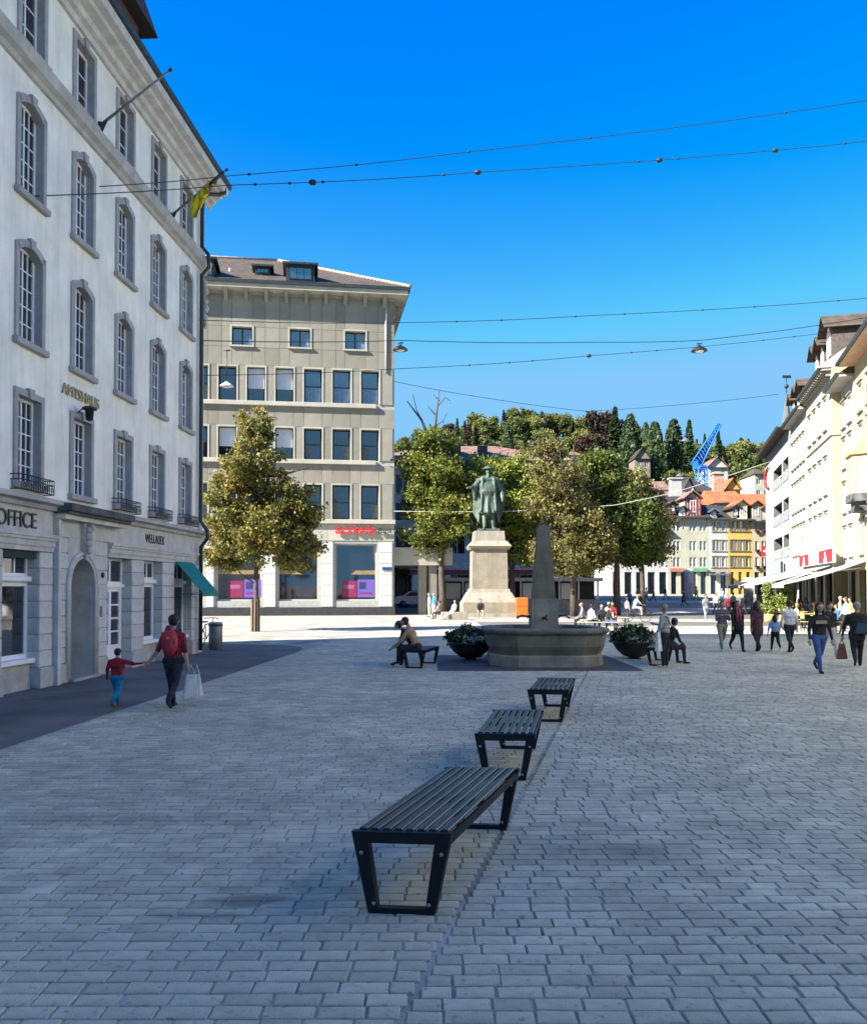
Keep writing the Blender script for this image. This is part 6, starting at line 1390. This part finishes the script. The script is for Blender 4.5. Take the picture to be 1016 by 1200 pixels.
# woman standing at right bench
stw = M('striped_cloth', (.45, .46, .48), .85, .1, 4, .2)
def add_stripes(m, c, sc_):
    nt = m.node_tree; L = nt.links.new; b = nt.nodes['Principled BSDF']; old = b.inputs['Base Color'].links[0].from_socket
    tc = _n(nt, 'ShaderNodeTexCoord'); wv = _n(nt, 'ShaderNodeTexWave'); wv.bands_direction = 'Z'; wv.inputs['Scale'].default_value = sc_; L(tc.outputs['Object'], wv.inputs['Vector'])
    mr = _n(nt, 'ShaderNodeMapRange'); mr.inputs[1].default_value = .55; mr.inputs[2].default_value = .6; L(wv.outputs['Fac'], mr.inputs[0]); mx = _n(nt, 'ShaderNodeMix'); mx.data_type = 'RGBA'; L(mr.outputs[0], mx.inputs[0]); L(old, mx.inputs[6]); mx.inputs[7].default_value = (*c, 1); L(mx.outputs[2], b.inputs['Base Color'])
add_stripes(stw, (.05, .05, .07), 9)
sw_o, sw_w, sw_M, sw_k = person('blond woman in a striped top and black trousers standing by the right planter', gp(779, 782), R(50), 1.63, 'stand', stw, blk, whc, None, hair_l, vox=.018, bulk=1.12, fem=True, arms=(((-.45, -.1, -.9), (-.2, .5, -.7)), ((.3, .5, -.9), (-.3, .8, .2))), sleeves=True, hands=True)
sbag = thing('shoulder_bag', 'small black shoulder bag on the hip of the blond woman', 'bag', sw_M @ (sw_k['hip'] + V3(.17, -.06, .0)), R(50)); b = MB(); b.box(-.05, .05, -.14, .14, -.12, .1, ch=.03); b.obj('pouch', blk, sbag); b = MB(); b.tube([(0, .1, .08), (-.12, .12, .32), (-.28, .02, .48), (-.3, -.05, .46), (-.12, -.1, .2), (0, -.12, .08)], .012, 6); b.obj('strap', blk, sbag)
tote('long white cloth bag hanging at the left side of the blond woman', sw_M @ (sw_k['hip'] + V3(-.26, .05, .25)), whc, .24, .55, .06, R(50), .12)
person('person in black sitting low behind the blond woman', (P(786, 600, 23.2).x - .1, 23.2, 0), R(-70), 1.65, 'sit', blk, blk, None, None, hair_d, lean=.3, seat=.42, vox=.025)
# walking group on the right
stripe2 = cloth('striped_sweater', (.03, .03, .05)); add_stripes(stripe2, (.18, .16, .2), 6)
person('person in a striped sweater and pale olive trousers looking at a phone', gp(846, 763), TOWARD, 1.68, 'walk', stripe2, grn, whc, None, hair_d, vox=.02, ph=1, arms=(((-.1, .3, -.9), (.3, .7, .5)), ((.1, .3, -.9), (-.3, .7, .5))), headtilt=.25, face_detail=True)
s_o, s_w, s_M, s_k = person('woman in black with a dusky pink scarf walking toward the viewer', gp(864, 763), TOWARD, 1.68, 'walk', blk, blk, blk, None, hair_b, long_hair=True, vox=.02, ph=-1, bulk=1.05, face_detail=True, coat=.12, fem=True)
b = MB(); nk = s_k['neck']; b.tube([nk + V3(.065 * math.cos(t), .065 * math.sin(t) + .01, .01) for t in np.linspace(0, 6.28, 14)], .035, 8); b.tube([nk + V3(.04, .08, 0), nk + V3(.05, .13, -.2), nk + V3(.04, .13, -.42)], [.035, .04, .03], 7); b.tube([nk + V3(-.03, .09, 0), nk + V3(-.04, .13, -.2), nk + V3(-.03, .12, -.36)], [.035, .04, .03], 7); b.obj('scarf', cloth('scarf_pink', (.35, .08, .12)), s_o)
maroon = cloth('coat_maroon', (.09, .03, .04))
person('woman in a maroon coat and black leggings walking away', gp(887, 764), AWAY, 1.68, 'walk', maroon, blk, blk, None, hair_b, long_hair=True, vox=.02, ph=1, coat=.22, bulk=1.05, fem=True)
g_o, g_w, _, _ = person('little girl in a light blue jacket holding the hand of the man in white', gp(908, 763), R(-5), 1.2, 'walk', cloth('jacket_light_blue', (.25, .42, .68)), blk, whc, None, hair_d, long_hair=True, vox=.018, ph=-1, bulk=1.15, arms=(((-.3, 0, -1), (-.1, .2, -1)), ((.5, 0, -.8), (.4, .1, -.5))))
m_o, m_w, _, _ = person('man in a white t-shirt and dark jeans walking away', gp(925, 765), AWAY, 1.70, 'walk', whc, navy, blk, None, hair_d, vox=.02, ph=1, sleeves=False, arms=(((-.25, 0, -1), (-.2, .1, -1)), ((.14, -.1, -1), (.06, .1, -1))))
j_o, j_w, j_M, j_k = person('person in a black sweater and bright blue jeans walking toward the viewer', gp(960, 788), TOWARD, 1.72, 'walk', blk, jean, blk, None, hair_d, vox=.016, ph=1, hands=True, bulk=1.05, face_detail=True, arms=(((-.25, -.05, -1), (-.1, .3, -1)), ((.25, .1, -1), (.1, .4, -1))), long_hair=True)
b = MB(); b.box(-.13, .13, .118, .135, -.03, .05, ch=.004); b.obj('chest_print', cloth('print_tan', (.42, .33, .22)), j_o, j_k['chest'] + V3(0, -.0, .03))
person('person in black with pale trousers half hidden behind the person in blue jeans', gp(972, 770), TOWARD, 1.66, 'walk', blk, cloth('trousers_pale', (.45, .45, .43)), whc, None, hair_d, vox=.025, ph=-1)
e_o, e_w, e_M, e_k = person('grey haired person in a black coat walking off at the right edge with bags', gp(1004, 781), R(-20), 1.72, 'walk', blk, blk, blk, None, hair_g, vox=.018, ph=1, bulk=1.15, hands=True, coat=.1, arms=(((-.35, .1, -1), (-.15, .1, -1)), ((.2, .1, -1), (.1, .3, -1))))
tote('reddish brown leather bag carried by the grey haired person at the right edge', e_w[0], M('leather_brown', (.22, .075, .045), .5, .2, 4, .2), .28, .4, .07, R(10), .1, 'leather_bag')
tote('dark blue bag at the hip of the grey haired person at the right edge', e_M @ (e_k['hip'] + V3(.12, -.16, .35)), M('bag_navy', (.02, .045, .08), .6), .42, .3, .09, R(-20), .05, 'shopping_bag')
# people by the monument
person('person in white leaning back on the edge of the planting by the pedestal', (P(530, 600, 57).x, 57, .0), R(120), 1.8, 'sit', cloth('cloth_offwhite', (.72, .72, .70)), whc, whc, None, hair_d, lean=-.35, seat=.5, vox=.03, leg_dirs=(((-.1, .95, -.3), (0, .85, -.5)), ((.1, .95, -.2), (0, .7, -.7))), face_detail=False)
person('person in a black shirt sitting at the foot of the statue pedestal', (P(563, 600, 59).x, 59.0, 0), TOWARD, 1.75, 'sit', blk, M('khaki', (.30, .27, .2)), blk, None, hair_d, lean=.15, seat=.45, vox=.03)
person('person in light clothes standing left of the yellow green tree', at(503, 62.6), R(100), 1.72, 'stand', whc, whc, None, None, hair_g, vox=.03)
person('person in a bright blue jacket standing beside the person in light clothes', at(508.5, 63.2), R(-60), 1.7, 'stand', cloth('jacket_blue', (.03, .20, .55)), whc, None, None, hair_g, vox=.03)
person('person in beige squatting at the foot of the yellow green tree', at(515, 58), R(60), 1.6, 'sit', cloth('cloth_beige', (.40, .33, .24)), blk, None, None, hair_b, seat=.4, vox=.03)
blk_s = thing('low_stone_block', 'low stone block that the person in white leans back on', 'seat', (P(531, 600, 57).x, 57.1, 0)); MB().box(-.8, .9, -.35, .45, 0, .48, ch=.03).obj('block', ped_l, blk_s)
# scattered far walkers
grey = cloth('cloth_grey', (.2, .2, .2)); ltb = cloth('jeans_light', (.35, .45, .58)); pink = cloth('cloth_pink', (.55, .22, .28)); mint = cloth('cloth_mint', (.45, .58, .55)); teal2 = cloth('cloth_blue', (.04, .12, .4)); yel = cloth('cloth_yellow', (.5, .38, .08))
for px, Y, H, lab, top, legs, face, ph, kw in (
    (800, 84, 1.72, 'person in a long black coat walking across the sunny street', blk, blk, R(60), 1, dict(coat=.3)), (827, 70, 1.5, 'small person in a red jacket left of the walker in pale jeans', cloth('cloth_red', (.33, .01, .02)), ltb, TOWARD, 1, {}),
    (826, 56, 1.72, 'walker in pale jeans and a light top crossing the sunlit strip', grey, ltb, TOWARD, 1, {}), (838, 66, 1.75, 'walker in white behind the person with the striped sweater', whc, blk, TOWARD, -1, {}),
    (852, 58, 1.7, 'walker in dark red seen between the phone user and the scarf woman', redt, blk, TOWARD, 1, {}), (858, 72, 1.78, 'pale dressed walker far behind the scarf woman', mint, blk, AWAY, 1, {}), (870, 64, 1.7, 'dark dressed walker far behind the scarf woman', blk, blk, AWAY, -1, {}),
    (757, 92, 1.7, 'far walker in white right of the pale autumn tree', whc, grey, R(90), 1, {}), (765, 94, 1.65, 'far walker in grey before the arcades of the cream house', grey, blk, R(-90), 1, {}), (746, 96, 1.7, 'far walker in beige close to the trunk of the pale autumn tree', cloth('cloth_beige', (.4, .33, .24)), blk, R(90), -1, {}),
    (737, 80, 1.72, 'person in a strong blue top standing beyond the right planter', teal2, blk, TOWARD, 1, {}), (815, 97, 1.7, 'far walker in a yellow top before the red wooden door', yel, blk, R(-80), 1, {}), (779, 99, 1.7, 'far walker in black under the shop blinds', blk, blk, R(80), 1, {}),
    (845, 88, 1.7, 'far walker in grey and white close to the balcony house', whc, ltb, AWAY, 1, {}), (990, 38.5, 1.72, 'person in black standing in the sun by the restaurant at the right', mint, blk, R(90), 1, {}), (983, 44, 1.7, 'person in a pale green top beside the restaurant tables', cloth('cloth_pale_green', (.45, .55, .4)), blk, R(-120), 1, {}), (995, 41, 1.68, 'person with an orange brown top near the right edge', cloth('cloth_orange', (.5, .25, .08)), blk, R(100), 1, {})):
    person(lab, at(px, Y), face, H, 'walk', top, legs, None, None, random.choice((hair_d, hair_b, hair_g)), vox=.04, ph=ph, **kw)
# cyclist pair
cy = P(745, 600, 52); bicycle('bicycle ridden by the person in white behind the right planter', (cy.x, 52, 0), R(8), 1.1)
person('rider in a pale mint jacket on a bicycle behind the right planter', (cy.x - .15, 52, .42), R(-82), 1.7, 'sit', mint, whc, None, None, hair_l, lean=.35, seat=.52, vox=.035, arms=(((-.1, .6, -.7), (0, .9, -.3)), ((.1, .6, -.7), (0, .9, -.3))))
person('person in pink standing at the left of the cyclist', at(734, 53.5), R(-60), 1.5, 'stand', pink, blk, None, None, hair_b, vox=.035)
# wooden benches with people right of the fountain
bwood = M('pale_bench_wood', (.40, .36, .28), .7, .15, 5, .2)
def plain_bench(label, x, y, rz, L_=1.9):
    o = thing('park_bench', label, 'bench', (x, y, 0), rz, 'pale benches under the trees')
    for k in range(4): MB().box(-L_ / 2, L_ / 2, -.22 + k * .115, -.12 + k * .115, .42, .46, ch=.008).obj('slat', bwood, o)
    for x_ in (-L_ / 2 + .15, L_ / 2 - .15):
        for y_ in (-.18, .18): MB().box(x_ - .03, x_ + .03, y_ - .03, y_ + .03, 0, .42).obj('leg', zinc, o)
    return o
for px, Y, rz, lab in ((700, 40.5, 0, 'pale slatted bench under the dark tree, nearest to the fountain'), (683, 44, R(90), 'pale slatted bench behind the obelisk'), (715, 47, 0, 'pale slatted bench farther back under the dark tree')): plain_bench(lab, P(px, 600, Y).x, Y, rz)
for px, Y, lab, top, legs, face in ((691, 41, 'person in white sitting at the left end of the pale bench', whc, blk, R(-60)), (704, 41, 'person in black sitting in the middle of the pale bench', blk, blk, R(180)), (711, 40.7, 'person with blue jeans sitting at the right end of the pale bench', blk, jean, R(-100)), (683, 44, 'person in grey sitting behind the obelisk', grey, blk, R(90)), (717, 47.2, 'person in dark red sitting on the farther pale bench', redt, blk, R(170)), (712, 47.2, 'person in pale green sitting on the farther pale bench', cloth('cloth_pale_green', (.45, .55, .4)), blk, R(190))):
    person(lab, (P(px, 600, Y).x, Y, 0), face, 1.7, 'sit', top, legs, None, None, random.choice((hair_d, hair_b, hair_l)), lean=.12, seat=.44, vox=.035)
# restaurant tables, chairs, guests
ylw = M('chair_yellow_wood', (.55, .40, .12), .6, .1, 4, .1)
def chair(label, loc, rz):
    o = thing('cafe_chair', label, 'chair', loc, rz, 'cafe chairs under the awnings')
    MB().box(-.21, .21, -.21, .21, .43, .46, ch=.01).obj('seat', ylw, o); MB().box(-.2, .2, .18, .21, .6, .88, ch=.01).obj('backrest', ylw, o)
    for x in (-.18, .18):
        for y in (-.18, .18): MB().tube([(x, y, 0), (x, y, .43 if y < 0 else .88)], .014, 5).obj('leg', iron, o)
    return o
def table(label, loc):
    o = thing('cafe_table', label, 'table', loc, 0, 'cafe tables under the awnings'); MB().box(-.4, .4, -.4, .4, .72, .75, ch=.008).obj('tabletop', ylw, o); MB().tube([(0, 0, 0), (0, 0, .72)], .035, 8).obj('column', iron, o); MB().lathe([(.25, 0), (.25, .02), (.04, .05)], 12).obj('foot', iron, o)
wheres = ['cut by no one, farthest in the row', 'second farthest in the row', 'between the shrubs and the white board', 'before the shop sign', 'near the white awning post', 'closest to the right edge']
sp = [(925, 52), (938, 48), (948, 44), (962, 41), (958, 51), (974, 47)]
desc = [('in white', whc), ('in black', blk), ('in grey', grey), ('in dark red', redt), ('in blue', teal2), ('in beige', cloth('cloth_beige', (.4, .33, .24)))]
wt = ['nearest the columnar shrubs', 'behind the man in white', 'right of the man in white', 'behind the person in blue jeans', 'below the red shop sign', 'below the rightmost awning']
for i, (px, Y) in enumerate(sp):
    x = P(px, 600, Y).x; table('pale yellow cafe table ' + wt[i], (x, Y, 0))
    for k, (dx, rz) in enumerate(((-.75, R(90)), (.75, R(-90)))):
        side = ('left', 'right')[k]; chair('yellow cafe chair at the %s of the table %s' % (side, wt[i].replace('just ', '')), (x + dx, Y, 0), rz)
        dn, dm_c = desc[(i * 2 + k * 3 + i // 2) % 6]
        if (i + k) % 4 != 3: person('guest %s at the %s of the table %s' % (dn, side, wt[i].replace('just ', '')), (x + dx, Y, 0), -math.pi / 2 if k == 0 else math.pi / 2, 1.7, 'sit', dm_c, blk, None, None, (hair_d, hair_b, hair_l)[(i + k) % 3], lean=.1, seat=.46, vox=.04)

# ================================================================== STATUE (bronze man in a robe and flat hat)
def statue():
    brz = M('bronze_green', (.095, .14, .105), .55, .3, 1.6, .5, 8, col2=(.025, .04, .032), streak=.5)
    zb = zp(621); H = zp(541) - zb; h = H / 1.04; caps = []
    hip = V3(0, 0, .5 * h); sh = V3(0, 0, .815 * h)
    c = caps.append
    c((V3(-.07, 0, .79) * h, V3(.07, 0, .79) * h, .07 * h, .07 * h)); c((V3(-.05, 0.01, .68) * h, V3(.05, .01, .68) * h, .095 * h, .095 * h)); c((V3(-.04, .03, .6) * h, V3(.04, .03, .6) * h, .105 * h, .105 * h)); c((V3(0, .0, .55) * h, V3(0, .0, .34) * h, .12 * h, .14 * h))
    rd = random.Random(3)
    for k in range(22):                                # robe folds
        a_ = 2 * math.pi * k / 22; r0, r1 = .105, .15 + .012 * (k % 3); x0, y0 = r0 * math.cos(a_), r0 * .8 * math.sin(a_); x1, y1 = r1 * math.cos(a_ + .05), r1 * .85 * math.sin(a_ + .05); back = .14 if math.sin(a_) < .3 else .27
        c((V3(x0, y0, .6) * h, V3(x1, y1, back) * h, .016 * h, (.026 if k % 2 else .018) * h))
    for sx in (-1, 1):                                 # cloak edges, hanging from shoulders
        for k in range(4): c((V3(sx * (.13 + .012 * k), -.02 - .02 * k, .8) * h, V3(sx * (.17 + .015 * k), -.03 * k, .2 + .03 * k) * h, .03 * h, .03 * h))
        c((V3(sx * .09, .07, .8) * h, V3(sx * .115, .13, .3) * h, .022 * h, .022 * h))
    # legs: local +y is forward (towards the camera)
    c((V3(-.06, 0, .4) * h, V3(-.075, .03, .04) * h, .05 * h, .035 * h)); c((V3(.06, 0, .4) * h, V3(.06, .09, .05) * h, .05 * h, .033 * h)); c((V3(-.075, .02, .02) * h, V3(-.1, .13, .015) * h, .026 * h, .02 * h)); c((V3(.06, .09, .02) * h, V3(.08, .2, .015) * h, .026 * h, .02 * h))
    # arms (statue's right arm on picture left is stretched out)
    c((V3(.13, 0, .78) * h, V3(.215, .03, .68) * h, .05 * h, .045 * h)); c((V3(.215, .03, .68) * h, V3(.28, .1, .655) * h, .036 * h, .024 * h)); c((V3(.28, .1, .655) * h, V3(.33, .12, .66) * h, .02 * h, .012 * h)); c((V3(.215, .03, .67) * h, V3(.21, 0, .5) * h, .045 * h, .03 * h))
    for j in range(3): c((V3(.3, .1 + .012 * j, .66 - .008 * j) * h, V3(.345, .12 + .018 * j, .655 - .01 * j) * h, .009 * h, .007 * h))
    c((V3(-.13, 0, .78) * h, V3(-.2, .0, .62) * h, .055 * h, .05 * h)); c((V3(-.2, 0, .62) * h, V3(-.22, .08, .5) * h, .045 * h, .035 * h)); c((V3(-.22, .08, .5) * h, V3(-.215, .12, .44) * h, .026 * h, .016 * h)); c((V3(-.2, -.02, .7) * h, V3(-.23, -.03, .4) * h, .05 * h, .035 * h))
    c((V3(0, 0, .85) * h, V3(0, .01, .89) * h, .035 * h, .032 * h)); c((V3(0, .01, .93) * h, V3(0, .02, .915) * h, .047 * h, .042 * h)); c((V3(0, .03, .885) * h, V3(0, .055, .84) * h, .03 * h, .018 * h)); c((V3(0, .065, .92) * h, V3(0, .07, .91) * h, .009 * h, .01 * h))
    mb = MB()
    for p0, p1, r0, r1 in caps:
        d = (p1 - p0).normalized(); pts = [p0 + d * r0 * math.sin(t * math.pi / 2) for t in np.linspace(-1, 0, 4)] + [p1 + d * r1 * math.sin(t * math.pi / 2) for t in np.linspace(0, 1, 4)]
        rs = [max(r0 * math.cos(t * math.pi / 2), r0 * .05) for t in np.linspace(-1, 0, 4)] + [max(r1 * math.cos(t * math.pi / 2), r1 * .05) for t in np.linspace(0, 1, 4)]; mb.tube(pts, rs, 10)
    tmp = link('tmp', mb.mesh('tmp', brz)); md = tmp.modifiers.new('r', 'REMESH'); md.mode = 'VOXEL'; md.voxel_size = .045; s_ = tmp.modifiers.new('s', 'SMOOTH'); s_.factor = .5; s_.iterations = 2
    me = bpy.data.meshes.new_from_object(tmp.evaluated_get(bpy.context.evaluated_depsgraph_get())); bpy.data.objects.remove(tmp)
    me.polygons.foreach_set('use_smooth', np.ones(len(me.polygons), bool)); me.materials.clear(); me.materials.append(brz)
    o = thing('bronze_statue', 'green bronze statue of a bearded man in a long robe and flat hat', 'statue', (sx_, SY + 1.9, zb + .1), TOWARD)
    link('body', me, o)
    MB().lathe([(.085 * h, 0), (.098 * h, .01 * h), (.085 * h, .022 * h), (.052 * h, .024 * h), (.05 * h, .045 * h), (.03 * h, .052 * h), (.002, .054 * h)], 20, c=(0, .005 * h, .955 * h)).obj('hat', brz, o)
    MB().box(-.17 * h, .17 * h, -.15 * h, .2 * h, -.11, .015 * h, ch=.03).obj('bronze_plinth', brz, o)
statue()
